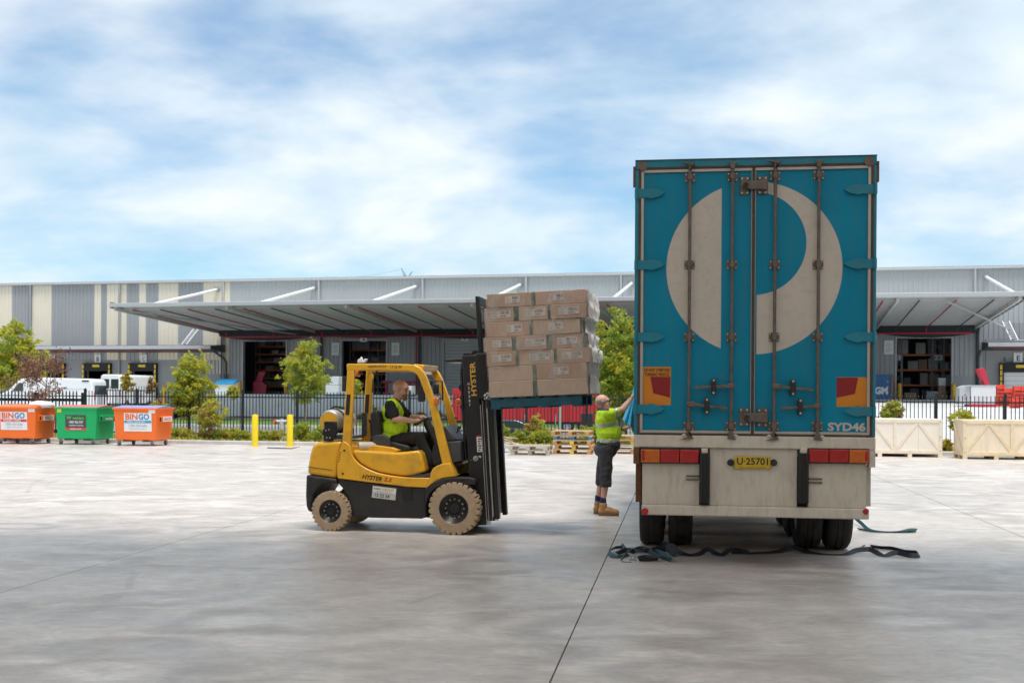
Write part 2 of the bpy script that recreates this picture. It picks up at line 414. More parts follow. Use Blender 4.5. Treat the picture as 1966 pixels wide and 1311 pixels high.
# kerb, planting bed, slope, road, verge
mb = MB()
for i in range(24):
    x0 = -36 + i * 3
    mb2 = MB(); mb2.box(x0 + 0.006, x0 + 2.994, 0.0, 0.30, -0.05, 0.13)
    if i == 0: kerb = empty('kerb', fr=S); tag(kerb, kind='structure')
    mb2.build('kerb_stone', m_kerb, kerb, bevel=0.02)
strip('planting_bed', S, [(0.30, 0.07), (3.2, 0.10), (6.6, 0.02)], -36, 36, m_soil, 12)
strip('embankment', S, [(6.6, 0.02), (9, -0.1), (15.5, -0.88)], -45, 12.5, m_grass)
strip('road', S, [(15.5, -0.9), (49, -0.9)], -90, 90, m_asph)
mb = MB(); fpp = [(-26, 22, 0.1), (-42, 57.6, 0.34), (-160, 57.6, 0.34), (-160, 22, 0.1)]
mb.add([S.w(q) for q in fpp], [(0, 1, 2, 3)]); mb.add([S.w((-26, 22, 0.1)), S.w((-42, 57.6, 0.34)), S.w((-42, 57.6, -0.95)), S.w((-26, 22, -0.95))], [(0, 1, 2, 3)]); mb.add([S.w((-26, 22, 0.1)), S.w((-160, 22, 0.1)), S.w((-160, 22, -0.95)), S.w((-26, 22, -0.95))], [(0, 1, 2, 3)])
tag(mb.build('footpath', m_apron, fix=False), kind='structure')
strip('driveway', S, [(6.4, 0.015), (6.7, 0.03), (24, 0.45), (57.6, LOT)], 11.6, 90, m_apron)
strip('far_kerb', S, [(49, -0.9), (49.02, -0.74), (49.5, -0.73)], -40, 11.6, m_kerb)
strip('verge', S, [(49.5, -0.72), (54, -0.42)], -40, 11.6, m_grass)
strip('far_kerb_strip', S, [(54, -0.40), (54.5, -0.36)], -40, 11.6, m_kerb)
strip('far_bed', S, [(54.5, -0.37), (57.6, -0.2)], -40, 11.6, m_soil)
strip('lot', S, [(57.6, LOT), (72, LOT), (200, LOT)], -40, 120, m_apron)
strip('lower_lot', S, [(57.6, 0.35), (200, 0.38)], -160, -40, m_apron)
rw = empty('retaining_wall', fr=S, label='long white concrete retaining wall across the road, below the open warehouse doors', cat='wall')
for i in range(16):
    mb = MB(); mb.box(-40 + i * 3.225 + 0.01, -40 + (i + 1) * 3.225 - 0.01, 57.3, 57.6, -0.4, LOT + 0.1); mb.build('panel', m_retw, rw, bevel=0.015)
mb = MB(); mb.box(-40.3, -40.0, 57.3, 80, -0.4, LOT + 0.05); mb.build('return_wall', m_retw, rw)

# the loading warehouse the photograph is taken from: roof above and walls round the camera, outside the frame
m_roofu = M('warehouse_lining', (0.72, 0.64, 0.55), 0.8, var=0.05)
W = Frame((0, 0, 0), YAW)
m_poly = bpy.data.materials.new('fill_light_sheet'); m_poly.use_nodes = True      # translucent roof strips, added to brighten the floor and trailer rear
_t = m_poly.node_tree; _t.nodes.clear(); _o = _t.nodes.new('ShaderNodeOutputMaterial'); _a = _t.nodes.new('ShaderNodeBsdfTranslucent'); _a.inputs[0].default_value = (0.88, 0.84, 0.78, 1)
_d = _t.nodes.new('ShaderNodeBsdfDiffuse'); _d.inputs[0].default_value = (0.6, 0.58, 0.55, 1); _m = _t.nodes.new('ShaderNodeMixShader'); _m.inputs[0].default_value = 0.3
_t.links.new(_a.outputs[0], _m.inputs[1]); _t.links.new(_d.outputs[0], _m.inputs[2]); _t.links.new(_m.outputs[0], _o.inputs[0])
ceil_ = empty('ceiling', fr=W); tag(ceil_, kind='structure')
for i in range(9):
    x0 = -24 + i * 6.0
    mb = MB(); mb.box(x0, x0 + 2.8, -18, 11.9, 10.4, 10.8); mb.build('roof_panel', m_roofu, ceil_)
    mb = MB(); mb.add([(x0 + 2.8, -18, 10.6), (x0 + 6.0, -18, 10.6), (x0 + 6.0, 11.9, 10.6), (x0 + 2.8, 11.9, 10.6)], [(0, 1, 2, 3)]); mb.build('fill_light_strip', m_poly, ceil_)
mb = MB(); mb.box(-24, 30, -18.3, -18, 0, 10.8); o = mb.build('wall_back', m_roofu); W.place(o); tag(o, kind='structure')
mb = MB(); mb.box(-24.3, -24, -18, 4, 0, 10.8); o = mb.build('wall_left', m_roofu); W.place(o); tag(o, kind='structure')
mb = MB(); mb.box(30, 30.3, -18, 4, 0, 10.8); o = mb.build('wall_right', m_roofu); W.place(o); tag(o, kind='structure')
# ================================================================ WAREHOUSE OPPOSITE
m_cream = M('cream_cladding', (0.78, 0.70, 0.56), 0.55, var=0.03, scale=0.5)
m_grey = M('grey_cladding', (0.345, 0.35, 0.355), 0.5, var=0.03, scale=0.5)
m_pale = M('pale_grey_cladding', (0.42, 0.435, 0.43), 0.5, var=0.03, scale=0.5)
m_dado = M('grey_precast', (0.30, 0.305, 0.31), 0.75, var=0.05, scale=0.6)
m_dark = M('charcoal_steel', (0.055, 0.06, 0.068), 0.55, var=0.05)
m_trim = M('gutter_grey', (0.44, 0.45, 0.455), 0.5, var=0.04)
m_white = M('white_paint', (0.78, 0.78, 0.77), 0.5, var=0.03)
m_soff = M('soffit_sheet', (0.55, 0.56, 0.53), 0.6, var=0.05, scale=0.4)
m_redp = M('red_pipe', (0.45, 0.03, 0.05), 0.45)
m_net = M('dark_netting', (0.03, 0.034, 0.042), 0.8)
m_navy = M('navy_print', (0.02, 0.05, 0.13), 0.6, var=0)
m_yel = M('yellow_paint', (0.78, 0.52, 0.02), 0.5, var=0.04)
m_black = M('black_rubber', (0.018, 0.018, 0.019), 0.7, var=0.1)
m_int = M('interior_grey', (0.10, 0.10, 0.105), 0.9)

bld = empty('warehouse', fr=B, label='long grey and cream corrugated warehouse across the road with numbered doors', cat='warehouse')
bh = lambda px, py, y=0.0: B.hit(px, py, y)
ROOF = 13.1
def ribbed(x0, x1, z0, z1, y=0.0, pitch=0.42, dep=0.055):
    mb = MB(); n = max(1, round((x1 - x0) / pitch)); p = (x1 - x0) / n; prof = []
    for k in range(n):
        a = x0 + k * p
        prof += [(a, y), (a + p * 0.62, y), (a + p * 0.70, y - dep), (a + p * 0.92, y - dep)]
    prof.append((x1, y)); L = len(prof)
    v = [(a, q, z0) for a, q in prof] + [(a, q, z1) for a, q in prof]
    mb.add(v, [(i, i + 1, L + i + 1, L + i) for i in range(L - 1)])
    return mb
def panel(px0, px1, z0, z1, mat, x=None):
    x0, x1 = x if x else (bh(px0, 620)[0], bh(px1, 620)[0])
    return ribbed(x0, x1, z0, z1).build('wall_panel', mat, bld, fix=False)

zD = bh(300, 691)[1]                       # head of the precast dado at the docks
seq = [(-140, 23, 'c'), (23, 62, 'g'), (62, 99, 'c'), (99, 181, 'g'), (181, 194, 'c'), (194, 205, 'g'), (205, 243, 'c'), (243, 267, 'g'),
       (267, 280, 'c'), (280, 304, 'g'), (304, 342, 'c'), (342, 390, 'g'), (390, 441, 'c')]
for a, b_, k in seq: panel(a, b_, zD if b_ < 420 else bh(430, 718)[1], ROOF, m_cream if k == 'c' else m_grey)
zC = 8.35                                   # canopy level on the wall
XE = 62.0
xr = bh(441, 620)[0]
cols = []                                    # upper pale wall in bays between the downpipes
for a, b_ in ((441, 613), (613, 812), (812, 1010), (1010, 1215), (1215, 1460), (1460, 1700), (1700, 1871), (1871, 2120)):
    panel(a, b_, zC, ROOF, m_pale)
doors = [(468, 550, 655, True), (657, 742, 653, True), (853, 938, 652, False), (1722, 1827, 650, True)]
edges = [441]
zdado = bh(450, 718)[1]
prev = 441
zdoor = 7.05
for a, b_, top, open_ in doors:
    panel(prev, a, zdado, zC, m_grey); panel(a, b_, zdoor, zC, m_grey); prev = b_
    xa, xb = bh(a, 620)[0], bh(b_, 620)[0]
    mb = MB(); mb.box(xa - 0.14, xa, -0.12, 0.35, LOT, zdoor + 0.12); mb.box(xb, xb + 0.14, -0.12, 0.35, LOT, zdoor + 0.12); mb.box(xa, xb, -0.12, 0.35, zdoor, zdoor + 0.12)
    mb.build('door_frame', m_trim, bld)
panel(prev, 1892, zdado, zC, m_grey); panel(1892, 2120, 7.0, zC, m_grey)
mb = MB()
xs = [441] + [q for d in doors for q in d[:2]] + [1892]
for a, b_ in zip(xs[::2], xs[1::2]):
    mb = MB(); mb.box(bh(a, 620)[0], bh(b_, 620)[0], -0.03, 0.2, 0, zdado); mb.build('dado_panel', m_dado, bld)
# the dock wall at the left, split round its three dock openings, and the one at the right
def dock(px0, px1, top, letter, lx, ly, shut=False):
    xa, za = bh(px0, top); xb, _ = bh(px1, top)
    d = MB(); d.box(xa - 0.35, xa, -0.45, 0.1, LOT - 0.4, za + 0.35); d.box(xb, xb + 0.35, -0.45, 0.1, LOT - 0.4, za + 0.35); d.box(xa, xb, -0.45, 0.1, za - 0.45, za + 0.35)
    s = d.build('dock_seal', m_black, bld, bevel=0.03)
    for x in (xa - 0.33, xb + 0.15):
        for k in range(7):
            y_ = MB(); y_.box(x, x + 0.18, -0.475, -0.455, LOT - 0.3 + k * (za - LOT + 0.6) / 7, LOT - 0.3 + (k + 0.8) * (za - LOT + 0.6) / 7); y_.build('yellow_marker', m_yel, s)
    y_ = MB(); y_.box((xa + xb) / 2 - 0.4, (xa + xb) / 2 + 0.4, -0.475, -0.455, za - 0.05, za + 0.2); y_.build('yellow_marker', m_yel, s)
    if shut:
        for k in range(10):
            y_ = MB(); y_.box(xa, xb, -0.06, 0.0, LOT - 0.4 + k * 0.42, LOT - 0.4 + k * 0.42 + 0.4); y_.build('door_slat', m_white, bld)
    sign(letter, lx, ly)
def sign(ch, px, py, size=0.85, y=-0.16):
    x, z = bh(px, py)
    mb = MB(); mb.box(x - size * 0.42, x + size * 0.42, y, y + 0.05, z - size / 2, z + size / 2); s = mb.build('number_plate', m_white, bld)
    text(ch, m_navy, s, x + 0.03, z - 0.08, 0.30 if len(ch) == 1 and ch != '1' else 0.2, 0.46, y - 0.01, bold=0.02)
    text('DOOR', m_navy, s, x, z + 0.31, 0.4, 0.08, y - 0.01)
dl = [(168, 210), (256, 298), (82, 122)]
pts = sorted(dl); prevx = -60.0 - 12
for a, b_ in pts + [(None, None)]:
    xa = bh(a, 720)[0] if a else bh(420, 720)[0]
    mb = MB(); mb.box(prevx, xa, -0.05, 0.2, 0, zD); mb.build('dado_panel', m_dado, bld)
    if a:
        xb = bh(b_, 720)[0]
        mb = MB(); mb.box(xa, xb, -0.05, 0.2, bh(a, 704)[1], zD); mb.build('dado_panel', m_dado, bld); prevx = xb
dock(168, 210, 704, 'B', 189, 688); dock(256, 298, 704, 'C', 277, 688); dock(82, 122, 704, 'A', 101, 688)
mb = MB(); mb.box(bh(420, 718)[0], bh(441, 718)[0], -0.05, 0.2, 0, bh(430, 718)[1]); mb.build('dado_panel', m_dado, bld)
xq0 = bh(1892, 700)[0]
mb = MB(); mb.box(xq0, bh(1926, 700)[0], -0.06, 0.2, 0, 7.0); mb.build('dado_panel', m_dado, bld)
mb = MB(); mb.box(bh(1926, 700)[0], bh(1990, 700)[0], -0.06, 0.2, bh(1926, 705)[1], 7.0); mb.build('dado_panel', m_dado, bld)
mb = MB(); mb.box(bh(1990, 700)[0], bh(2120, 700)[0], -0.06, 0.2, 0, 7.0); mb.build('dado_panel', m_dado, bld)
dock(1926, 1990, 705, 'E', 1954, 686, shut=True)
sign('1', 508, 647); sign('2', 699, 648); sign('3', 893, 646); sign('7', 1772, 640)
# shutter of door 3
xa, xb = bh(853, 620)[0], bh(938, 620)[0]
for k in range(17):
    z0 = LOT + k * 0.32
    mb = MB(); mb.box(xa, xb, 0.08, 0.14, z0, z0 + 0.30); mb.build('shutter_slat', m_trim, bld, bevel=0.03)
# notice boards
for px, py in ((645, 670), (760, 670), (1706, 667)):
    x, z = bh(px, py)
    mb = MB(); mb.box(x - 0.4, x + 0.4, -0.14, -0.09, z - 0.62, z + 0.62); s = mb.build('notice_board', m_white, bld)
    for k, (t_, wd) in enumerate((('Slow', 0.3), ('Pedestrians', 0.6), ('and', 0.2), ('Forklifts', 0.5), ('Door 2', 0.5))):
        text(t_, m_navy, s, x, z + 0.36 - k * 0.17, wd * 0.9, 0.09, -0.15)
# roof, gutter, end and back walls, floor inside
X0, X1 = -75.0, XE
mb = MB(); mb.box(X0, X1, 0.25, 60, ROOF - 0.25, ROOF - 0.1); mb.build('roof', m_trim, bld)
mb = MB(); mb.box(X0, X1, -0.32, 0.25, ROOF - 0.02, ROOF + 0.16); mb.build('gutter', m_trim, bld, bevel=0.04)
g2 = ribbed(X0, X1, ROOF + 0.17, ROOF + 0.30, 0.1, 0.55, 0.08); g2.build('roof_edge', m_trim, bld, fix=False)
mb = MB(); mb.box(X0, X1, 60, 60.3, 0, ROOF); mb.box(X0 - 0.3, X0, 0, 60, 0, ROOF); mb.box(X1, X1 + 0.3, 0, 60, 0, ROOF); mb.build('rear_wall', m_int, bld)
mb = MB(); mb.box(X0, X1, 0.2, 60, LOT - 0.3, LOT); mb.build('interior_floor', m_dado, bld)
# downpipes
for px, z0 in ((60, 1.6), (231, 1.6), (430, 1.6), (613, zC), (812, zC), (1010, zC), (1192, zC), (1871, zC)):
    x = bh(px, 620)[0]; mb = MB(); mb.cyl((x, -0.2, z0), (x, -0.2, ROOF), 0.11, n=10); mb.build('downpipe', m_grey if px < 430 else m_trim, bld, smooth=40)
for px in (428, 618, 806, 1876):
    x = bh(px, 690)[0]; mb = MB(); mb.cyl((x, -0.22, 1.4), (x, -0.22, zC), 0.13, n=10); mb.build('downpipe', m_dark, bld, smooth=40)
for px in (800.5,):
    x = bh(px, 690)[0]; mb = MB(); mb.cyl((x, -0.22, LOT), (x, -0.22, zC), 0.07, n=8); mb.build('red_pipe', m_redp, bld, smooth=40)

# ---- big canopy hung from the wall
CXL, CXR, CF, ZF, ZB = -30.4, 42.1, -20.0, 9.15, 8.15
def cz(y): return ZB + (ZF - ZB) * (-y / 20.0)
cn = MB(); cn.add([(CXL, CF, ZF), (CXR, CF, ZF), (CXR, 0, ZB), (CXL, 0, ZB)], [(0, 1, 2, 3)])
cn.add([(CXL, CF, ZF + .06), (CXR, CF, ZF + .06), (CXR, 0, ZB + .5), (CXL, 0, ZB + .5)], [(3, 2, 1, 0)])
canopy = cn.build('canopy', m_soff, bld, fix=False)
mb = MB(); mb.box(CXL - 0.1, CXR + 0.1, CF - 0.15, CF, ZF - 0.14, ZF + 0.20); mb.build('fascia', m_trim, canopy, bevel=0.04)
for x in (CXL, CXR):
    mb = MB(); mb.bar((x, CF, ZF + 0.05), (x, -0.05, ZB + 0.1), 0.2, 0.5); mb.build('edge_beam', m_dark, canopy)
for k in range(1, 14):
    y = CF + k * 1.45; mb = MB(); mb.box(CXL, CXR, y, y + 0.14, cz(y) - 0.22, cz(y) - 0.01); mb.build('purlin', m_trim, canopy)
bx = [bh(q, 620)[0] for q in (430, 613, 806, 1008, 1203, 1460, 1680, 1876)]
for x in bx[:-1] + [bx[-1] - 0.3]:
    mb = MB(); mb.bar((x, CF + 0.2, ZF - 0.25), (x, -0.1, ZB - 0.25), 0.16, 0.3); mb.build('beam', m_soff, canopy)
k = 0
x = CXL + 1.5
while x < CXR - 1:
    mb = MB(); mb.tube([(x, CF + 1.0, ZF - 0.3), (x, -2.0, ZB - 0.3), (x, -2.0, ZB - 0.75)], 0.055, 6); mb.build('sprinkler_pipe', m_redp if k % 2 == 0 else m_dark, canopy); x += 2.55; k += 1
mb = MB(); mb.cyl((CXL + 1, -2.0, ZB - 0.75), (CXR - 1, -2.0, ZB - 0.75), 0.075, n=8); mb.build('main_red_pipe', m_redp, canopy, smooth=40)
# sagging dark netting along the wall under the canopy
mb = MB(); segs = bx; nx = 12
for a, b_ in zip([CXL] + bx[0:], bx + [CXR]):
    if b_ - a < 0.5: continue
    sag = 0.35 if b_ - a > 4 else 0.05
    row = []
    for i in range(nx + 1):
        u = i / nx; x_ = a + (b_ - a) * u
        row.append((x_, ZB - 0.62 - sag * 4 * u * (1 - u) * (1 + 0.4 * sin(a))))
    for (xa_, za_), (xb_, zb_) in zip(row, row[1:]):
        mb.add([(xa_, -1.2, ZB - 0.05), (xb_, -1.2, ZB - 0.05), (xb_, -1.0, zb_), (xa_, -1.0, za_)], [(0, 1, 2, 3)])
        mb.add([(xa_, -1.0, za_), (xb_, -1.0, zb_), (xb_, -0.12, zb_ + .12), (xa_, -0.12, za_ + .12)], [(0, 1, 2, 3)])
mb.build('netting', m_net, canopy, fix=False)
# tie struts from high on the wall to the canopy edge
for (px, py) in ((418, 556), (604, 553), (799, 550), (999, 547), (1213, 544), (1893, 532)):
    x, z = bh(px, py); mb = MB(); mb.cyl((x, -0.05, z), (x, CF + 4.5, ZF + 0.1), 0.14, n=12); s = mb.build('tie_strut', m_white, bld, smooth=40)
    mb = MB(); mb.cyl((x, 0.02, z), (x, -0.35, z - 0.02), 0.24, n=10); mb.build('strut_bracket', m_grey, s, smooth=40)
# diagonal braces under the canopy
for x in (bx[0] + 1, bx[-1] - 5):
    mb = MB(); mb.bar((x, CF + 1, ZF - 0.4), (x + 7.5, -1.5, ZB - 0.5), 0.12, 0.12); mb.build('brace', m_trim, canopy)
# low awnings over the docks with their bent drain pipes and service ladders
def awning(px0, px1, py, x0=None, x1=None):
    y0 = -3.2
    xa = bh(px0, py, y0)[0] if x0 is None else x0; xb = bh(px1, py, y0)[0] if x1 is None else x1
    z = bh((px0 + px1) / 2, py, y0)[1]
    mb = MB(); mb.prism([(y0, z - 0.12), (y0, z + 0.16), (0, z + 0.42), (0, z - 0.35), (-0.8, z - 0.3)], xa, xb, 'x'); a = mb.build('awning', m_dark, bld)
    mb = MB(); mb.box(xa - 0.05, xb + 0.05, y0 - 0.1, y0, z - 0.14, z + 0.2); mb.build('awning_gutter', m_trim, a, bevel=0.02)
    mb = MB(); mb.cyl((xa + .3, y0 + 0.25, z - 0.26), (xb - .3, y0 + 0.25, z - 0.26), 0.03, n=6); mb.build('red_pipe', m_redp, a)
    return xa, xb, z
xa, xb, z = awning(-80, 404, 668)
mb = MB(); mb.tube([(xb - 0.6, -1.6, z - 0.2), (xb + 0.1, -0.5, z - 1.0), (xb + 0.25, -0.3, z - 1.4), (xb + 0.25, -0.3, 0.6)], 0.11, 8); mb.build('drain_pipe', m_dark, bld, smooth=40)
xa2, xb2, z2 = awning(1898, 2100, 662)
mb = MB(); mb.tube([(xa2 - 0.2, -0.6, z2 - 0.3), (xa2 - 0.35, -0.3, z2 - 1.0), (xa2 - 0.35, -0.3, LOT)], 0.11, 8); mb.build('drain_pipe', m_dark, bld, smooth=40)
def ladder(pa, pb, px2):
    (x0, z0), (x1, z1) = bh(*pa), bh(*pb)
    l = None
    for dx in (-0.28, 0.28):
        mb = MB(); mb.bar((x0 + dx, -2.2, z0), (x1 + dx, -0.4, z1), 0.07, 0.07)
        q = mb.build('ladder' if l is None else 'ladder_rail', m_white, bld if l is None else l); l = l or q
    for k in range(1, 9):
        u = k / 9; c = Vector((x0, -2.2, z0)).lerp(Vector((x1, -0.4, z1)), u)
        mb = MB(); mb.bar(c - Vector((0.28, 0, 0)), c + Vector((0.28, 0, 0)), 0.05, 0.05); mb.build('rung', m_white, l)
    xq = bh(px2, pa[1])[0]; mb = MB(); mb.bar((x0, -2.2, z0), (xq, -2.2, z0), 0.06, 0.06); mb.build('hand_rail', m_white, l)
ladder((374, 663), (380, 632), 357)
ladder((1938, 655), (1929, 617), 1962)

# ---- pallet racking seen through the open doors
m_upr = M('rack_upright', (0.22, 0.24, 0.27), 0.5, 0.3); m_org = M('rack_beam', (0.55, 0.13, 0.03), 0.5)
cart = [M('stock_brown', (0.30, 0.20, 0.13), 0.8, var=0.2, scale=1.5), M('stock_grey', (0.30, 0.29, 0.28), 0.6, var=0.25, scale=1.5), M('stock_dark', (0.09, 0.085, 0.085), 0.6, var=0.2),
        M('stock_white', (0.62, 0.62, 0.62), 0.5, var=0.1)]
where = {0: 'the doorway numbered one', 1: 'the doorway numbered two', 3: 'the doorway numbered seven'}
shelf = ['bottom', 'second', 'third', 'fourth', 'fifth', 'sixth', 'top']
cb = MB(); cb.box(-0.5, 0.5, -0.5, 0.5, 0, 1); cb_me = [cb.mesh('carton', c) for c in cart]
for di, (a, b_, top, open_) in enumerate(doors):
    if not open_: continue
    xa, xb = bh(a, 700)[0] - 0.5, bh(b_, 700)[0] + 0.9
    y0 = 5.0 if di != 3 else 4.0
    rk = empty('pallet_rack', B.w((xa, y0, LOT)), B.yaw, ('rack of brown stock on five orange beams inside ', 'rack with a grey lattice tower and orange beams inside ', 'dark rack with hanging aisle numbers inside ')[di if di < 2 else 2] + where[di], 'rack')
    Wd = xb - xa + 2.0
    ux = [-0.6, Wd * 0.48, Wd - 0.4] if di == 0 else ([-0.6, 1.5, 2.5, 4.4] if di == 1 else [0.35, 1.35, 4.0, 5.0, 7.0])
    for x in ux:
        mb = MB()
        for y in (0, 1.0): mb.box(x - 0.05, x + 0.05, y - 0.05, y + 0.05, 0, 7)
        for k in range(9):
            z = 0.2 + k * 0.72; mb.bar((x, 0, z), (x, 1, z + 0.6), 0.03, 0.03)
        mb.build('upright', m_upr, rk)
    if di != 0:
        for x, x2 in (((ux[1], ux[2]),) if di == 1 else ((ux[0], ux[1]), (ux[2], ux[3]))):
            for k in range(9):
                z = 0.2 + k * 0.72; mb = MB(); mb.bar((x, -0.05, z), (x2, -0.05, z + 0.6), 0.04, 0.04); mb.bar((x2, -0.05, z), (x, -0.05, z + 0.6), 0.04, 0.04); mb.build('lattice_brace', m_upr, rk)
    lev = [0.85, 1.75, 2.6, 3.45, 4.3, 5.1] if di == 0 else ([0.9, 2.2, 3.5, 4.7] if di == 1 else [1.3, 2.7, 4.1])
    for z in lev:
        mb = MB(); mb.box(-0.6, Wd - 0.4, -0.07, -0.02, z - 0.07, z + 0.07); mb.build('beam', m_org, rk)
        mb = MB(); mb.box(-0.6, Wd - 0.4, 1.02, 1.07, z - 0.07, z + 0.07); mb.box(-0.6, Wd - 0.4, 0, 1, z + 0.0, z + 0.03); mb.build('shelf', m_upr, rk)
    if di == 3:
        for t_, x in (('23', 0.85), ('22', 4.5)):
            mb = MB(); mb.box(x - 0.45, x + 0.45, -0.14, -0.10, 3.55, 4.15); s = mb.build('aisle_sign', m_upr, rk)
            text(t_, m_white, s, x, 3.85, 0.74, 0.44, -0.15, bold=0.02)
    # stock on the shelves
    tops = [0.0] + [z + 0.03 for z in lev]
    for li, z in enumerate(tops):
        x = -0.4; room = (lev[li] if li < len(lev) else 6.4) - z - 0.2
        while x < Wd - 1.0:
            wd = R.uniform(0.55, 1.0); h = min(room, R.uniform(0.45, 0.95) * room)
            if R.random() < 0.86 and h > 0.2:
                q = R.choice([0, 0, 1, 2, 2, 1]) if di != 1 else R.choice([0, 2, 2, 1])
                o = link_mesh('stock_carton', cb_me[q]); o.scale = (wd, 0.85, h)
                o.location = B.w((xa + x + wd / 2, y0 + 0.5, LOT + z)); o.rotation_euler = (0, 0, B.yaw + R.uniform(-.05, .05))
                tag(o, ('brown', 'grey', 'dark', 'white')[q] + ' carton on the ' + shelf[li] + ' shelf inside ' + where[di], 'carton', 'stock on the ' + shelf[li] + ' shelf inside ' + where[di])
            x += wd + R.uniform(0.04, 0.25)
# ================================================================ SEMI-TRAILER
m_teal = M('teal_paint', (0.0, 0.225, 0.375), 0.34, var=0.07, scale=1.6, dirt=((0.05, 0.17, 0.20), 0.45, 3.2), streak=(3.5, 2, 0.5), bump=0.05, bscale=7, spec=0.22)
m_teald = M('teal_frame', (0.0, 0.205, 0.30), 0.45, var=0.08, scale=3, dirt=((0.10, 0.10, 0.09), 0.5, 5))
m_logo = M('logo_white', (0.56, 0.505, 0.455), 0.5, var=0.05, scale=2, dirt=((0.36, 0.32, 0.29), 0.4, 14), spec=0.3)
m_tw = M('dirty_white_steel', (0.60, 0.55, 0.48), 0.55, var=0.06, scale=3, dirt=((0.26, 0.20, 0.15), 0.38, 2.4), streak=(6, 1, 1.6), bump=0.05, bscale=12)
m_rod = M('grimy_steel', (0.15, 0.125, 0.11), 0.5, 0.5, var=0.2, scale=14)
m_gask = M('brown_seal', (0.06, 0.045, 0.038), 0.7, var=0.2, scale=9)
m_alu = M('door_edge_metal', (0.50, 0.45, 0.41), 0.4, 0.5, var=0.08)
m_bolt = M('bolt_metal', (0.55, 0.51, 0.47), 0.4, 0.6, var=0.05)
m_olens = M('amber_lens', (0.60, 0.14, 0.01), 0.2, var=0.12, scale=40, coat=0.3)
m_rlens = M('red_lens', (0.42, 0.012, 0.012), 0.2, var=0.12, scale=40, coat=0.3)
m_osign = M('orange_sticker', (0.62, 0.22, 0.012), 0.45, var=0.04)
m_rsign = M('red_sticker', (0.26, 0.008, 0.012), 0.45, var=0.05)
m_ink = M('black_print', (0.012, 0.012, 0.012), 0.6, var=0)
m_plate = M('number_plate_yellow', (0.55, 0.38, 0.02), 0.45, var=0.06)
m_tyre = M('truck_tyre', (0.022, 0.021, 0.021), 0.8, var=0.2, scale=8, dirt=((0.07, 0.06, 0.05), 0.6, 6))
m_curt = M('blue_curtain', (0.02, 0.36, 0.56), 0.55, var=0.05)
m_chas = M('chassis_black', (0.025, 0.023, 0.022), 0.7, var=0.2)
m_rust = M('rusty_edge', (0.17, 0.07, 0.03), 0.8, var=0.3, scale=9)

# the trailer's rear plane: 2.5 m wide between its two corner pixels
_f = Frame((0, 10, 0), YAW); _a, _b = _f.hit(1218, 570)[0], _f.hit(1682.5, 570)[0]
_k = 2.5 / (_b - _a)
_c = CAMPOS + ((_f.w(((_a + _b) / 2, 0, 0)) - CAMPOS) * _k); _c.z = 0
T = Frame(_c, YAW)
trl = empty('semi_trailer', fr=T, label='tall teal box semi-trailer seen from behind, white circle logo on its rear doors', cat='trailer')
h = T.hit
ZT = h(1450, 302)[1]
def rect(px0, py0, px1, py1, y=0.0):
    x0, za = h(px0, (py0 + py1) / 2, y); x1, _ = h(px1, (py0 + py1) / 2, y)
    _, z1 = h((px0 + px1) / 2, py0, y); _, z0 = h((px0 + px1) / 2, py1, y)
    return x0, x1, z0, z1
HW = 1.25
# frame: corner posts and header
xL, xRr, zb, zt = rect(1233, 325, 1668, 827)
zs = h(1450, 837)[1]                                         # top of white sill
mb = MB(); mb.box(-HW, HW, 0, 0.12, zt + 0.02, ZT); hd = mb.build('header', m_teald, trl, bevel=0.012)
mb = MB(); mb.box(-HW, HW, -0.012, 0.0, zt + 0.115, zt + 0.122); mb.build('seam', m_gask, hd)
for sx in (-1, 1):
    x0 = -HW if sx < 0 else xRr + 0.02; x1 = xL - 0.02 if sx < 0 else HW
    mb = MB(); mb.box(x0, x1, 0, 0.12, zs, zt + 0.02); mb.build('corner_post', m_teald, trl, bevel=0.01)
    mb = MB(); mb.cyl((sx * 1.17, -0.012, ZT - 0.07), (sx * 1.17, 0.01, ZT - 0.07), 0.05, n=16); mb.build('corner_cap', m_rod, trl, smooth=40)
    mb = MB(); mb.box(sx * HW, sx * (HW + 0.022), 0.0, 0.10, ZT - 0.28, ZT - 0.07); mb.build('corner_flap', m_rust, trl)
# door leaves with metal edges and seals
mid = h(1446, 570)[0]
for nm, x0, x1 in (('left', xL, mid - 0.012), ('right', mid + 0.012, xRr)):
    mb = MB(); mb.box(x0 - 0.018, x1 + 0.018, 0.03, 0.10, zb - 0.03, zt + 0.018); d = mb.build('rear_door', m_teal, trl, bevel=0.004)
    mb = MB(); t_ = 0.028
    mb.box(x0 - 0.018, x0 - 0.018 + t_, 0.006, 0.03, zb, zt); mb.box(x1 + 0.018 - t_, x1 + 0.018, 0.006, 0.03, zb, zt)
    mb.box(x0 - 0.018, x1 + 0.018, 0.006, 0.029, zt - 0.012, zt + 0.016); mb.box(x0 - 0.018, x1 + 0.018, 0.006, 0.029, zb - 0.03, zb - 0.004)
    mb.build('door_edge', m_alu, d)
mb = MB()
mb.box(xL - 0.046, xL - 0.019, -0.004, 0.0295, zb - 0.05, zt + 0.044); mb.box(xRr + 0.019, xRr + 0.046, -0.004, 0.0295, zb - 0.05, zt + 0.044)
mb.box(xL - 0.02, xRr + 0.02, -0.004, 0.0292, zt + 0.018, zt + 0.044); mb.box(xL - 0.02, xRr + 0.02, -0.004, 0.0292, zb - 0.055, zb - 0.031)
mb.box(mid - 0.016, mid + 0.016, -0.004, 0.0294, zb - 0.03, zt + 0.018)
mb.build('door_seal', m_gask, trl, bevel=0.004)
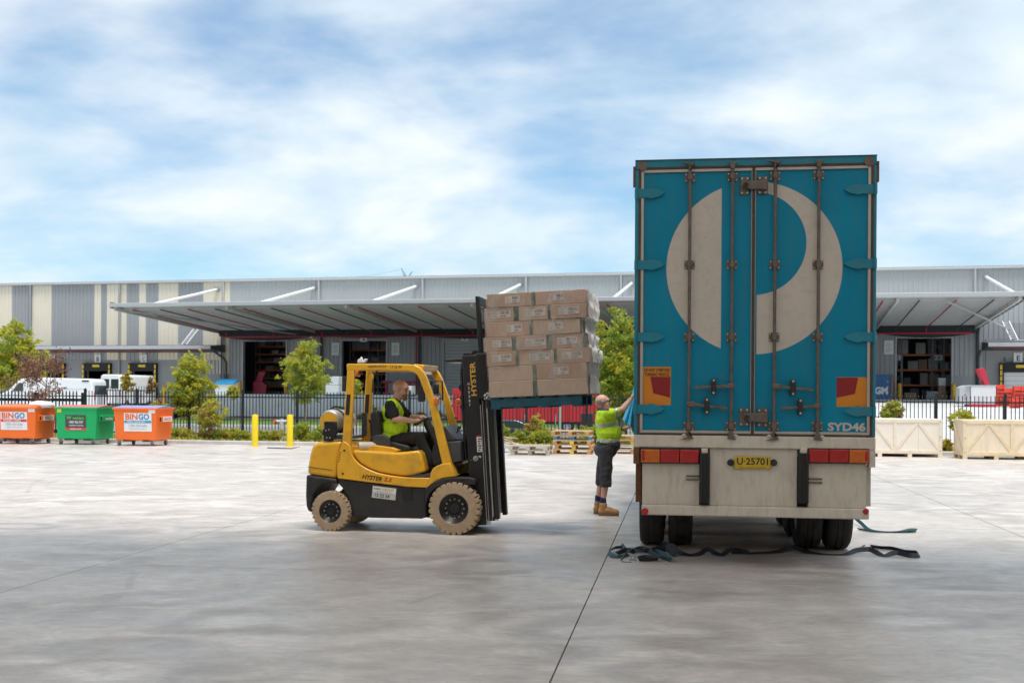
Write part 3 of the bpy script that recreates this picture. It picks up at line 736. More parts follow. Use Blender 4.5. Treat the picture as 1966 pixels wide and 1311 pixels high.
# the logo: a circle cut into a slab and a crescent
cxl, czl = h(1447, 514); rad = 0.912
YL = 0.0285
def plate(name, pts, mat, parent, y=YL, th=0.0015):
    mb = MB(); mb.prism(pts, y, y + th); return mb.build(name, mat, parent)
xs_ = h(1385, 514)[0] - cxl
a0 = math.acos(max(-1, xs_ / rad))
pts = [(cxl + rad * cos(a0 + (2 * pi - 2 * a0) * i / 60), czl + rad * sin(a0 + (2 * pi - 2 * a0) * i / 60)) for i in range(61)]
plate('logo_half_disc', pts, m_logo, trl)
xr_ = h(1453.5, 514)[0] - cxl
ci, ri = h(1447, 467)[1], h(1549, 467)[0] - cxl
a1 = math.acos(xr_ / rad); b1 = math.acos(xr_ / ri)
pts = [(cxl + rad * cos(a1 - 2 * a1 * i / 60), czl + rad * sin(a1 - 2 * a1 * i / 60)) for i in range(61)]
pts += [(cxl + ri * cos(-b1 + 2 * b1 * i / 50), ci + ri * sin(-b1 + 2 * b1 * i / 50)) for i in range(51)]
plate('logo_crescent', pts, m_logo, trl)
# locking bars with keepers and handles
bxp = [1323.5, 1405, 1487, 1570.6]
for i, px in enumerate(bxp):
    x = h(px, 570)[0]; zt_ = zt + 0.03; zb_ = zb - 0.085
    mb = MB(); mb.cyl((x, -0.022, zb_ + 0.02), (x, -0.022, zt_ + 0.03), 0.0175, n=12); bar = mb.build('locking_bar', m_rod, trl, smooth=40)
    for py in (337, 508, 647, 818):
        zc = h(px, py + (4 - (px - 1323) * 0.02 if py == 337 else 0))[1]
        mb = MB(); mb.box(x - 0.055, x + 0.055, 0.018, 0.028, zc - 0.048, zc + 0.048); mb.box(x - 0.024, x + 0.024, -0.046, 0.02, zc - 0.032, zc + 0.032)
        k_ = mb.build('bar_guide', m_rod, bar, bevel=0.006)
        mb = MB()
        for sx in (-0.042, 0.042):
            for sz in (-0.033, 0.033): mb.cyl((x + sx, 0.019, zc + sz), (x + sx, 0.010, zc + sz), 0.008, n=8)
        tag(mb.build('bolt_set', m_bolt, bar), kind='stuff')
    for zc, sg in ((zt_ + 0.02, 1), (zb_ + 0.02, -1)):
        sd_ = 1 if i % 2 else -1
        mb = MB(); mb.prism([(x - 0.02, zc - 0.05 * sg), (x + 0.02, zc - 0.05 * sg), (x + 0.03, zc), (x + 0.055 * sd_, zc + 0.028 * sg), (x - 0.04 * sd_, zc + 0.02 * sg)], -0.05, -0.012)
        mb.build('bar_cam', m_rod, bar, bevel=0.006)
    zc = zb_ + 0.03; sd_ = 1 if i % 2 else -1
    mb = MB(); mb.ball((x + sd_ * 0.045, -0.008, zc), (0.03, 0.02, 0.02), 8); mb.build('polished_keeper', m_bolt, bar, smooth=60)
for (pa, pb, pv, bi) in (((1333, 744), (1402, 741), (1370, 742), 1), ((1329, 776), (1396, 784), (1357, 779), 0), ((1493, 742), (1561, 749), (1522, 744), 2), ((1498, 784), (1568, 779), (1536, 781), 3)):
    (x0, z0), (x1, z1), (xv, zv) = h(*pa), h(*pb), h(*pv)
    mb = MB(); mb.bar((x0, -0.035, z0), (x1, -0.035, z1), 0.016, 0.03); hn = mb.build('door_handle', m_rod, trl, bevel=0.005)
    mb = MB(); mb.prism([(xv - 0.022, zv - 0.085), (xv + 0.022, zv - 0.085), (xv + 0.03, zv), (xv + 0.022, zv + 0.085), (xv - 0.022, zv + 0.085), (xv - 0.03, zv)], -0.05, 0.028); mb.build('handle_catch', m_chas, hn, bevel=0.01)
    xb_ = h(bxp[bi], pa[1])[0]; q = x1 if abs(x1 - xb_) < abs(x0 - xb_) else x0; zq = z1 if q == x1 else z0
    mb = MB(); mb.cbox(((q + xb_) / 2, -0.03, zq), (abs(q - xb_) + 0.06, 0.03, 0.06)); mb.build('handle_hub', m_rod, hn, bevel=0.012)
    mb = MB()
    for dz in (0.066, -0.066): mb.cyl((xv, -0.051, zv + dz), (xv, -0.058, zv + dz), 0.012, n=10)
    tag(mb.build('bolt_set', m_bolt, hn), kind='stuff')
# strap hinges
for side, rows in ((-1, (372, 509, 647, 785)), (1, (363, 506, 647, 790))):
    for py in rows:
        xe, zc = h(1218 if side < 0 else 1682, py); xt = h(1276 if side < 0 else 1620, py)[0]
        xe = side * (HW + 0.004); L = xt - xe
        pr = [(0, -0.05), (0.32, -0.05), (0.42, -0.045), (0.55, -0.06), (0.85, -0.035), (1.0, 0), (0.85, 0.035), (0.55, 0.06), (0.42, 0.045), (0.32, 0.05), (0, 0.05)]
        mb = MB(); mb.prism([(xe + u * L, zc + v) for u, v in pr], -0.008, 0.0285); hg = mb.build('hinge', m_teald, trl, bevel=0.004)
        mb = MB(); mb.cyl((xe - side * 0.02, -0.016, zc - 0.06), (xe - side * 0.02, -0.016, zc + 0.06), 0.016, n=10); mb.build('hinge_pin', m_teald, hg, smooth=40)
# heavy centre latches
for (p1, p2, p3) in (((1421, 339, 1439, 374), (1455, 338, 1474, 373), (1426, 347, 1474, 366)), ((1419, 783, 1438, 818), (1454, 784, 1474, 819), (1428, 791, 1474, 811))):
    mb = MB()
    l = None
    for p in (p1, p2):
        x0, x1, z0, z1 = rect(*p); mb = MB(); mb.box(x0, x1, 0.012, 0.0285, z0, z1); l_ = mb.build('latch_plate' if l else 'latch', m_rod, l if l else trl, bevel=0.005)
        l = l or l_
        mb = MB()
        for q in (x0 + 0.02, x1 - 0.02):
            for r_ in (z0 + 0.02, z1 - 0.02): mb.cyl((q, 0.013, r_), (q, 0.004, r_), 0.011, n=8)
        tag(mb.build('bolt_set', m_bolt, l), kind='stuff')
    x0, x1, z0, z1 = rect(*p3)
    mb = MB(); mb.prism([(x0, z0 + 0.03), (x0 + 0.07, z0 + 0.008), (x1, z0), (x1, z1), (x0 + 0.07, z1 - 0.008), (x0, z1 - 0.03)], -0.045, -0.012); mb.build('latch_bar', m_rod, l, bevel=0.008)
    mb = MB(); mb.cyl((x0 + 0.03, -0.06, (z0 + z1) / 2), (x0 + 0.03, 0.02, (z0 + z1) / 2), 0.028, n=14); mb.build('latch_pivot', m_chas, l, smooth=40)
# stickers and fleet number
x0, x1, z0, z1 = rect(1234, 704, 1288, 777.5)
mb = MB(); mb.box(x0, x1, YL, YL + 0.0015, z0, z1); st = mb.build('warning_sticker', m_osign, trl)
text('DO NOT OVERTAKE', m_ink, st, (x0 + x1) / 2, z1 - 0.035, (x1 - x0) * 0.90, 0.036, YL - 0.001, bold=0.03)
text('TURNING VEHICLE', m_ink, st, (x0 + x1) / 2, z1 - 0.082, (x1 - x0) * 0.86, 0.036, YL - 0.001, bold=0.03)
pts = [h(1190 + a / 3.048, 680 + b_ / 3.048) for a, b_ in ((178, 131), (297, 132), (293, 253), (195, 228))]
plate('red_mark', pts, m_rsign, st, YL - 0.0016, 0.001)
x0, x1, z0, z1 = rect(1607, 724, 1666, 781)
x1 = min(x1, xRr + 0.0)
mb = MB(); mb.box(x0, x1, YL, YL + 0.0015, z0, z1); st = mb.build('warning_sticker', m_osign, trl)
pts = [h(1190 + a / 3.048, 680 + b_ / 3.048) for a, b_ in ((1271, 136), (1397, 136), (1378, 232), (1271, 254))]
plate('red_mark', pts, m_rsign, st, YL - 0.0016, 0.001)
x0, x1, z0, z1 = rect(1590, 811, 1663, 827.5)
text('SYD46', m_logo, trl, (x0 + x1) / 2, (z0 + z1) / 2, x1 - x0, z1 - z0, YL, bold=0.035)
# white sill, lamp boxes, panels, bottom bar
zk = h(1450, 861)[1]
mb = MB(); mb.box(-HW, HW, -0.02, 0.14, zk, zs); sill = mb.build('rear_sill', m_tw, trl, bevel=0.012)
for sx in (-1, 1):
    x0 = sx * HW; mb = MB(); mb.box(min(x0, x0 - sx * 0.065), max(x0, x0 - sx * 0.065), -0.012, 0.12, h(1220, 890)[1], zk); mb.build('side_flange', m_tw if sx > 0 else m_rust, trl, bevel=0.006)
zbar0 = h(1450, 992)[1]; zbar1 = h(1450, 972)[1]
for (a, b_) in ((1233, 1343), (1362.5, 1531), (1552, 1664)):
    x0, x1 = h(a, 920)[0], h(b_, 920)[0]
    mb = MB(); mb.box(x0, x1, 0.02, 0.05, zbar1, zk); mb.build('skirt_panel', m_tw, trl, bevel=0.006)
mb = MB(); mb.box(h(1232, 980)[0], h(1668, 985)[0], -0.03, 0.09, zbar0, zbar1); bb = mb.build('underrun_bar', m_tw, trl, bevel=0.014)
for px, sx in ((1238.5, -1), (1661, 1)):
    x, z = h(px, 981); mb = MB(); mb.cyl((x, -0.03, z), (x, -0.042, z), 0.038 if sx < 0 else 0.03, n=20); mb.build('round_reflector', m_rlens, trl, smooth=40)
for (a, b_) in ((1343.5, 1361.5), (1532.5, 1551.5)):
    x0, x1, z0, z1 = rect(a, 870, b_, 965); mb = MB(); mb.box(x0, x1, -0.075, 0.02, z0, z1)
    for k in range(3): mb.box(x0 + 0.008 + k * 0.032, x0 + 0.024 + k * 0.032, -0.085, -0.07, z0, z1)
    bf = mb.build('rubber_buffer', m_black, trl, bevel=0.008)
    mb = MB(); mb.box(x0 + 0.015, x1 - 0.015, -0.04, 0.02, z1, z1 + 0.055); mb.build('buffer_cap', m_tw, bf, bevel=0.01)
for (a, b_, order) in ((1230.5, 1342, 'ORR'), (1552, 1667.5, 'RRO')):
    x0, x1, z0, z1 = rect(a, 862.5, b_, 887.5)
    mb = MB(); mb.box(x0 - 0.006, x1 + 0.006, -0.03, 0.02, z0 - 0.012, z1 + 0.012); lb = mb.build('lamp_box', m_chas, trl, bevel=0.006)
    for k, c in enumerate(order):
        wd = (x1 - x0) / 3; xa = x0 + k * wd + 0.004; xb_ = x0 + (k + 1) * wd - 0.004
        mb = MB(); mb.box(xa, xb_, -0.055, -0.028, z0, z1); ln = mb.build('tail_lamp', m_olens if c == 'O' else m_rlens, trl, bevel=0.008)
        mb = MB()
        for q in range(7): mb.box(xa + 0.05 + (0 if a < 1400 else -0.02), xb_ - 0.02 - (0 if a < 1400 else 0.03), -0.058, -0.054, z0 + 0.014 + q * 0.0155, z0 + 0.021 + q * 0.0155)
        tag(mb.build('lens_ribs', m_olens if c == 'O' else m_rlens, ln), kind='stuff')
        mb = MB(); q0, q1 = (xa + 0.006, xa + 0.04) if a < 1400 else (xb_ - 0.04, xb_ - 0.006)
        mb.box(q0, q1, -0.0585, -0.054, z0 + 0.02, z1 - 0.012); mb.build('lens_reflector', m_rlens, ln)
x0, x1, z0, z1 = rect(1410, 876, 1479.4, 900)
mb = MB(); mb.box(x0, x1, -0.004, 0.006, z0, z1); pl = mb.build('number_plate', m_plate, trl, bevel=0.004)
mb = MB(); mb.box(x0 + .05, x1 - .05, 0.004, 0.03, z0 + .03, z1 - .03); mb.build('plate_bracket', m_chas, trl)
text('U·25701', m_ink, pl, (x0 + x1) / 2, (z0 + z1) / 2 + 0.014, (x1 - x0) * 0.86, (z1 - z0) * 0.56, -0.0055, bold=0.02)
text('NEW SOUTH WALES', m_ink, pl, (x0 + x1) / 2, z0 + 0.014, (x1 - x0) * 0.7, 0.014, -0.0055)
for px in (1403, 1486):
    x, z = h(px, 888); mb = MB(); mb.cyl((x, 0.03, z), (x, -0.04, z), 0.038, 0.03, n=14); mb.build('plate_lamp', m_chas, trl, bevel=0.006)
for (a, b_, py) in ((1317, 1343, 913.5), (1553, 1579, 919)):
    x0, z = h(a, py); x1, _ = h(b_, py); mb = MB(); mb.box(x0, x1, 0.008, 0.02, z - 0.008, z + 0.008); mb.box(x0, x1, 0.002, 0.02, z - 0.045, z - 0.03); mb.build('skirt_slot', m_rod, trl)
# body behind the doors: roof, deck, front wall, right curtain, posts on the open left side
LEN = 13.4
mb = MB(); mb.box(-HW, HW, 0.12, LEN, ZT - 0.09, ZT - 0.01); mb.build('roof', m_teald, trl)
mb = MB(); mb.box(-HW + .02, HW - .02, 0.14, LEN, zs - 0.22, zs - 0.06); mb.build('deck', M('deck_timber', (0.40, 0.29, 0.19), 0.8, var=0.15), trl)
mb = MB(); mb.box(-HW, HW, LEN, LEN + 0.06, zs - 0.22, ZT); mb.build('front_wall', m_teal, trl)
mb = MB(); n = 90
for i in range(n):
    y0, y1 = 0.12 + (LEN - 0.12) * i / n, 0.12 + (LEN - 0.12) * (i + 1) / n
    a, b_ = HW - 0.012 * (i % 2), HW - 0.012 * ((i + 1) % 2)
    mb.add([(a, y0, zs - 0.3), (b_, y1, zs - 0.3), (b_, y1, ZT - 0.1), (a, y0, ZT - 0.1)], [(0, 1, 2, 3)])
mb.build('side_curtain', m_curt, trl)
m_lin = M('bounce_white', (0.78, 0.78, 0.76), 0.6, var=0.03)  # white lining added inside to bounce light onto the load's film end
mb = MB(); mb.box(HW - 0.04, HW - 0.03, 0.14, LEN, zs - 0.05, ZT - 0.1); mb.build('bounce_lining', m_lin, trl)
mb = MB(); mb.box(-HW + 0.02, HW - 0.04, 0.14, LEN, ZT - 0.1, ZT - 0.093); mb.build('bounce_roof_lining', m_lin, trl)
for y in (3.5, 7, 10.3): 
    mb = MB(); mb.box(-HW + 0.01, -HW + 0.07, y, y + 0.09, zs - 0.06, ZT - 0.09); mb.build('side_post', m_alu, trl)
mb = MB(); mb.box(-HW, -HW + 0.05, 0.12, LEN, zs - 0.2, zs - 0.02); mb.build('side_rail', m_tw, trl)
# curtain pulled back and hanging in loose folds beside the trailer
mb = MB(); nn = 40; yc = 4.6
def cpt(u, v):      # u along the bunch, v from top to bottom
    spread_ = 0.08 + 0.30 * v ** 1.6
    x_ = -HW - 0.03 - spread_ * (0.45 + 0.55 * u) - 0.05 * sin(u * 21 + 2 * v) * (0.3 + v)
    return (x_, 5.2 + 1.6 * u + 0.12 * sin(u * 30), h(1216, 655)[1] + 0.25 - v * 1.32 + 0.10 * u * v)
g = [[cpt(i / nn, j / 14) for i in range(nn + 1)] for j in range(15)]
vv = [p for r in g for p in r]
mb.add(vv, [(j * (nn + 1) + i, j * (nn + 1) + i + 1, (j + 1) * (nn + 1) + i + 1, (j + 1) * (nn + 1) + i) for j in range(14) for i in range(nn)])
mb.build('loose_curtain', m_curt, trl, smooth=80, fix=False)
# chassis and running gear
for sx in (-0.45, 0.45):
    mb = MB(); mb.box(sx - 0.06, sx + 0.06, 0.2, LEN - 1, zs - 0.62, zs - 0.22); mb.build('chassis_rail', m_chas, trl)
def wheel(name, mat, Rr, wd, parent, loc, tread=0):
    mb = MB(); r = Rr; q = wd / 2
    mb.lathe([(r * 0.56, -q * 0.8), (r * 0.70, -q), (r * 0.90, -q), (r * 0.975, -q * 0.82), (r, -q * 0.6), (r, -0.036), (r - .012, -0.034), (r - .012, -0.028), (r, -0.026), (r, 0.026), (r - .012, 0.028), (r - .012, 0.034), (r, 0.036), (r, q * 0.6), (r * 0.975, q * 0.82), (r * 0.90, q), (r * 0.70, q), (r * 0.56, q * 0.8)],
             Matrix.Rotation(pi / 2, 4, 'Y'), 40, closed=True)
    return mb
wm = wheel('tyre', m_tyre, 0.50, 0.285, None, None).mesh('tyre', m_tyre, smooth=40)
rm = MB(); rm.lathe([(0.0, -0.10), (0.18, -0.10), (0.22, -0.12), (0.29, -0.12), (0.29, 0.12), (0.22, 0.08), (0.18, 0.06), (0.0, 0.06)], Matrix.Rotation(pi / 2, 4, 'Y'), 28)
rm_me = rm.mesh('rim', M('steel_rim', (0.30, 0.29, 0.28), 0.5, 0.6), smooth=40)
for k, y in enumerate((1.75, 3.0, 4.25)):
    mb = MB(); mb.cyl((-1.0, y, 0.5), (1.0, y, 0.5), 0.075, n=12); ax = mb.build('axle', m_chas, trl, smooth=40)
    for sx in (-1, 1):
        for q in (1.085, 0.745):
            o = link_mesh('tyre', wm, ax); o.location = (sx * q, y, 0.50)
            o = link_mesh('rim', rm_me, ax); o.location = (sx * q, y, 0.50); o.rotation_euler = (0, 0, pi if sx < 0 else 0)
for sx in (-1, 1):
    mb = MB(); mb.box(sx * 0.58 if sx > 0 else -1.22, 1.22 if sx > 0 else -0.58, 0.95, 0.97, 0.62, zs - 0.25); mb.build('mud_flap', m_black, trl)
    mb = MB(); mb.box(sx * 1.20 - 0.03, sx * 1.20 + 0.03, 0.15, 0.5, zbar0 + 0.12, h(1220, 890)[1]); mb.build('side_guard', m_rust if sx < 0 else m_tw, trl)
# landing legs and a tow truck ahead close the view under the deck
for sx in (-0.7, 0.7):
    mb = MB(); mb.box(sx - 0.07, sx + 0.07, 10.3, 10.44, 0.3, zs - 0.22); mb.box(sx - 0.14, sx + 0.14, 10.22, 10.52, 0.28, 0.31); mb.build('landing_leg', m_chas, trl)
mb = MB()
# ================================================================ FORKLIFT
m_fy = M('forklift_yellow', (0.80, 0.42, 0.02), 0.33, var=0.07, scale=4, dirt=((0.26, 0.14, 0.04), 0.5, 5), bump=0.02, bscale=14, coat=0.25)
m_fb = M('forklift_black', (0.017, 0.017, 0.018), 0.5, var=0.15, scale=5, dirt=((0.06, 0.055, 0.05), 0.5, 6))
m_mast = M('mast_black', (0.010, 0.010, 0.011), 0.38, var=0.2, scale=7)
m_steel = M('bright_steel', (0.45, 0.46, 0.47), 0.3, 0.9, var=0.12, scale=9)
m_stire = M('tan_solid_tyre', (0.39, 0.285, 0.19), 0.85, var=0.12, scale=12, dirt=((0.36, 0.26, 0.17), 0.6, 9), bump=0.2, bscale=40)
m_vinyl = M('black_vinyl', (0.02, 0.021, 0.021), 0.38, var=0.1)
m_gold = M('gold_letters', (0.65, 0.36, 0.05), 0.4, var=0.03)
m_lpg = M('scuffed_aluminium', (0.52, 0.50, 0.46), 0.45, 0.5, var=0.12, scale=9, dirt=((0.28, 0.20, 0.12), 0.4, 7))
m_duct = M('cream_duct', (0.58, 0.53, 0.45), 0.6, var=0.08)
m_beac = M('amber_beacon', (0.75, 0.16, 0.01), 0.2, var=0.1, coat=0.4)
m_fgrey = M('dark_grey_plastic', (0.055, 0.057, 0.06), 0.5, var=0.1)
m_stk = M('silver_sticker', (0.52, 0.52, 0.50), 0.5, var=0.05)
m_paper = M('paper_white', (0.75, 0.74, 0.72), 0.6, var=0.05)
m_redink = M('red_print', (0.50, 0.02, 0.02), 0.5, var=0)
m_floorp = M('rubber_mat', (0.06, 0.06, 0.06), 0.6, var=0.2, scale=20)

_p0, _p1 = G(635, 1020), G(871, 1027)
K = Frame(_p1, atan2(_p1.y - _p0.y, _p1.x - _p0.x))
fl = empty('forklift', fr=K, label='yellow and black forklift carrying a raised pallet load toward the trailer', cat='forklift')
def fk(zx, zy, y=0.1): return K.hit(560 + zx / 3.2786, 660 + zy / 3.2786, y)
def fp(pts, y=0.1): return [fk(a, b_, y) for a, b_ in pts]
YN, YF = 0.10, 1.02
CLY = 0.56
# counterweight
cw = [(92, 822), (96, 775), (108, 700), (120, 655), (134, 632), (160, 618), (240, 613), (318, 612), (300, 660), (286, 720), (281, 790), (279, 847)]
mb = MB(); mb.prism(fp(cw), YN + 0.02, YF - 0.02); mb.build('counterweight', m_fy, fl, bevel=0.05, seg=4, bang=50)
cg = MB(); pa, pb = fk(98, 774), fk(252, 794); cg.bar((pa[0], YN + 0.018, pa[1]), (pb[0], YN + 0.018, pb[1]), 0.006, 0.006); cg.build('groove', m_fb, fl)
cl_ = [(88, 824), (279, 849), (288, 882), (236, 872), (205, 880), (165, 905), (138, 945), (125, 990), (122, 1062), (98, 1052), (88, 1020), (84, 950)]
mb = MB(); mb.prism(fp(cl_), YN + 0.012, YF - 0.012); mb.build('counterweight_base', m_fb, fl, bevel=0.03, seg=3, bang=50)
# side frame (yellow), engine hood, black chassis
sf = [(322, 612), (345, 622), (371, 650), (374, 690), (392, 722), (420, 752), (470, 785), (540, 812), (620, 828), (700, 838), (760, 842), (872, 843), (862, 870), (848, 905), (720, 899), (600, 884), (400, 860), (287, 846), (283, 790), (288, 720), (303, 660)]
mb = MB(); mb.prism(fp(sf), YN, YF); mb.build('side_frame', m_fy, fl, bevel=0.012, seg=2, bang=50)
hd_ = [(378, 668), (520, 676), (640, 684), (700, 682), (790, 672), (808, 690), (822, 740), (836, 806), (760, 832), (700, 832), (620, 822), (540, 806), (470, 779), (424, 748), (396, 718), (380, 690)]
mb = MB(); mb.prism(fp(hd_), YN + 0.03, YF - 0.03); mb.build('engine_hood', m_fy, fl, bevel=0.055, seg=4, bang=60)
hb = [(372, 652), (380, 640), (540, 636), (640, 650), (690, 668), (640, 690), (520, 684), (378, 676)]
mb = MB(); mb.prism(fp(hb, 0.3), 0.24, YF - 0.16); mb.build('hood_top', m_fy, fl, bevel=0.03, seg=3)
x_, z_ = fk(818, 778); mb = MB(); mb.box(x_ - .01, x_ + .02, YN + 0.2, YN + 0.26, z_ - .03, z_ + .03); mb.build('hood_latch', m_fb, fl)
ch_ = [(287, 849), (400, 863), (600, 887), (720, 902), (846, 908), (845, 1000), (850, 1090), (815, 1101), (500, 1095), (405, 1088), (380, 1070), (362, 1010), (345, 955), (310, 900), (290, 880)]
mb = MB(); mb.prism(fp(ch_), YN + 0.015, YF - 0.015); chs = mb.build('chassis', m_fb, fl, bevel=0.02, bang=50)
st_ = [(690, 898), (755, 898), (760, 985), (700, 985)]
mb = MB(); mb.prism(fp(st_), YN + 0.004, YN + 0.03); mb.build('step_recess', m_mast, fl)
mb = MB(); mb.prism(fp([(740, 834), (790, 822), (870, 816), (876, 838), (742, 842)]), YN + 0.02, YF - 0.02); mb.build('floor_mat', m_floorp, fl)
# front fender and wheel arch
ff = [(872, 846), (878, 806), (892, 782), (916, 766), (960, 752), (1000, 750), (1034, 834), (1000, 838), (950, 845), (910, 862), (880, 885), (850, 915), (846, 905), (866, 866)]
mb = MB(); mb.prism(fp(ff), YN - 0.02, YN + 0.2); mb.build('front_fender', m_fy, fl, bevel=0.012, bang=50)
mb = MB(); mb.prism(fp(ff), YF - 0.2, YF + 0.02); mb.build('front_fender', m_fy, fl, bevel=0.012, bang=50)
fa = [(846, 908), (880, 880), (920, 858), (965, 845), (1030, 838), (1130, 840), (1160, 850), (1160, 885), (1090, 882), (1020, 878), (960, 884), (910, 905), (875, 940), (858, 985), (848, 1040), (845, 1000)]
for y0, y1 in ((YN - 0.05, YN + 0.16), (YF - 0.16, YF + 0.05)):
    mb = MB(); mb.prism(fp(fa), y0, y1); mb.build('wheel_arch', m_fb, fl, bevel=0.012, bang=50)
mb = MB(); mb.prism(fp([(860, 900), (1180, 880), (1180, 1100), (860, 1085)], 0.4), 0.26, 0.86); mb.build('front_axle_housing', m_mast, fl)
# plates and lettering on the flank
def flank(s, m, zx, zy, wpx, hpx, slope, y, bold=0.02, shear=0.0, spacing=1.0, parent=fl):
    x, z = fk(zx, zy, y); sc_ = 1 / 3.2786 / (F / 14.75)
    Mx = Matrix.Translation((x, y, z)) @ Matrix.Rotation(slope, 4, 'Y') @ XZ
    return text(s, m, parent, 0, 0, wpx * sc_, hpx * sc_, M4=Mx, bold=bold, shear=shear, spacing=spacing)
flank('HYSTER', m_ink, 506, 842, 132, 30, radians(7.5), YN - 0.002, 0.03, 0.25)
flank('2.5', m_redink, 606, 854, 56, 27, radians(7.5), YN - 0.002, 0.03, 0.25)
x0, z0 = fk(580, 938); mb = MB(); mb.cbox((0, 0, 0), (0.322, 0.004, 0.155)); pl = mb.build('company_plate', m_stk, fl); pl.location = (x0, YN + 0.011, z0); pl.rotation_euler = (0, radians(5.5), 0)
text('adapta', m_ink, pl, -0.10, 0.045, 0.09, 0.030, -0.003, bold=0.01); text('lift', m_stk, pl, -0.035, 0.048, 0.03, 0.03, -0.003); text('GROUP', m_gold, pl, 0.055, 0.045, 0.14, 0.030, -0.003, bold=0.02)
mb = MB(); mb.box(-0.155, 0.155, -0.0028, -0.0018, 0.0, 0.072); mb.build('plate_field', m_paper, pl)
for k in list(pl.children):
    if k.name.startswith('lettering'):
        k.location.y = -0.001
text('Forklifts Sales Service Hire', m_ink, pl, 0, 0.013, 0.22, 0.012, -0.004)
text('13 22 54', m_ink, pl, -0.02, -0.038, 0.20, 0.046, -0.003, bold=0.02)
# screws and vents on the side frame
for zx, zy in ((332, 670), (322, 816)):
    x, z = fk(zx, zy); mb = MB(); mb.cyl((x, YN + 0.004, z), (x, YN - 0.006, z), 0.014, n=12); mb.build('bolt', m_fb, fl)
for k in range(5):
    x, z = fk(306 - k * 3, 684 + k * 14); mb = MB(); mb.box(x - 0.012, x + 0.012, YN - 0.002, YN + 0.004, z - 0.005, z + 0.005); mb.build('vent_slot', m_fb, fl)

# wheels
def lug_tyre(Rr, wd, n=26):
    sub = 5; N = n * sub; prof = [(0.56, -0.5, 0), (0.60, -0.54, 0), (0.80, -0.5, 0), (0.86, -0.5, 1), (0.985, -0.46, 1), (1.0, -0.40, 1), (1.0, -0.10, 1), (1.0, 0.10, 2), (1.0, 0.40, 2), (0.985, 0.46, 2), (0.86, 0.5, 2), (0.80, 0.5, 0), (0.60, 0.54, 0), (0.56, 0.5, 0)]
    v = []
    for r, hgt, kd in prof:
        for k in range(N):
            q = r; a = 2 * pi * k / N
            ph = (k + (sub // 2 if kd == 2 else 0)) % sub
            if kd and ph == 0: q = min(r, 0.885)
            v.append((q * Rr * cos(a), hgt * wd, q * Rr * sin(a)))
    L = len(prof); f = [(i * N + k, i * N + (k + 1) % N, ((i + 1) % L) * N + (k + 1) % N, ((i + 1) % L) * N + k) for i in range(L) for k in range(N)]
    mb = MB(); mb.add(v, f); return mb
def rim(Rr, wd, holes, steer=False):
    mb = MB(); r = Rr
    mb.lathe([(0.0, -0.25 * wd), (0.20 * r, -0.25 * wd), (0.24 * r, -0.18 * wd), (0.34 * r, -0.16 * wd), (0.40 * r, -0.30 * wd), (0.52 * r, -0.42 * wd), (0.57 * r, -0.52 * wd), (0.58 * r, 0.4 * wd), (0, 0.4 * wd)], Matrix.Rotation(-pi / 2, 4, 'X'), 40)
    return mb
def wheel_set(nm, zx, zy, rpx, wd, y0, nb, rz=0):
    x, z = fk(zx, zy, y0); Rr = rpx
    for far in (0, 1):
        yc = y0 + wd / 2 if not far else 2 * CLY - (y0 + wd / 2)
        w_ = empty(nm); w_.parent = fl; w_.location = (x, yc, Rr); w_.rotation_euler = (0, 0, (pi if far else 0) + rz)
        ty = lug_tyre(Rr, wd).build('tyre', m_stire, w_, smooth=30)
        rm_ = rim(Rr, wd, nb).build('rim', m_mast, w_, smooth=30)
        for k in range(nb):
            a = 2 * pi * k / nb; q = 0.36 * Rr if k % 2 else 0.37 * Rr
            mb = MB(); mb.cyl((q * cos(a) , -0.20 * wd - 0.012, q * sin(a)), (q * cos(a), -0.20 * wd + 0.02, q * sin(a)), 0.011, n=8); mb.build('wheel_nut', m_steel, w_)
wheel_set('front_wheel', 1020, 1042, 0.338, 0.20, 0.0, 12)
wheel_set('rear_wheel', 242, 1050, 0.262, 0.16, 0.03, 10)
mb = MB(); xr_, _ = fk(242, 1050, 0.3); mb.box(xr_ - 0.06, xr_ + 0.06, 0.2, 0.92, 0.2, 0.34); mb.build('steer_axle', m_mast, fl)

# overhead guard
gout = [(348, 126), (560, 126), (730, 128), (775, 133), (808, 148), (832, 175), (852, 215), (900, 350), (950, 530), (1027, 828)]
gin = [(966, 828), (905, 560), (868, 395), (822, 265), (806, 222), (790, 195), (770, 180), (740, 172), (560, 168), (348, 168)]
def gpoly(): return fp(gout + gin, 0.14)
for y0, y1 in ((0.12, 0.19), (0.93, 1.00)):
    mb = MB(); mb.prism(gpoly(), y0, y1); gd = mb.build('guard_rail', m_fy, fl, bevel=0.012, seg=2, bang=50)
    if y0 < 0.5:
        flank('adaptalift GROUP', m_ink, 538, 143, 124, 17, 0, y0 - 0.002, 0.01, parent=gd); flank('13 22 54', m_ink, 657, 144, 74, 17, 0, y0 - 0.002, 0.02, parent=gd)
    rp = fp([(352, 164), (396, 164), (374, 645), (318, 640)], 0.14)
    mb = MB(); mb.prism(rp, y0, y1); p_ = mb.build('guard_pillar', m_fy, fl, bevel=0.012, bang=50)
    sl = fp([(350, 318), (374, 318), (366, 446), (342, 446)], 0.14)
    mb = MB(); mb.prism(sl, y0 - 0.004, y1 + 0.004); mb.build('pillar_slot', m_fb, p_)
xa, za = fk(352, 140, 0.14); xb, zb_ = fk(742, 146, 0.14)
for k in range(7):
    x = xa + 0.05 + (xb - xa - 0.1) * k / 6
    mb = MB(); mb.box(x - 0.02, x + 0.02, 0.19, 0.93, za - 0.03, za + 0.025); mb.build('guard_bar', m_fy, fl, bevel=0.006)
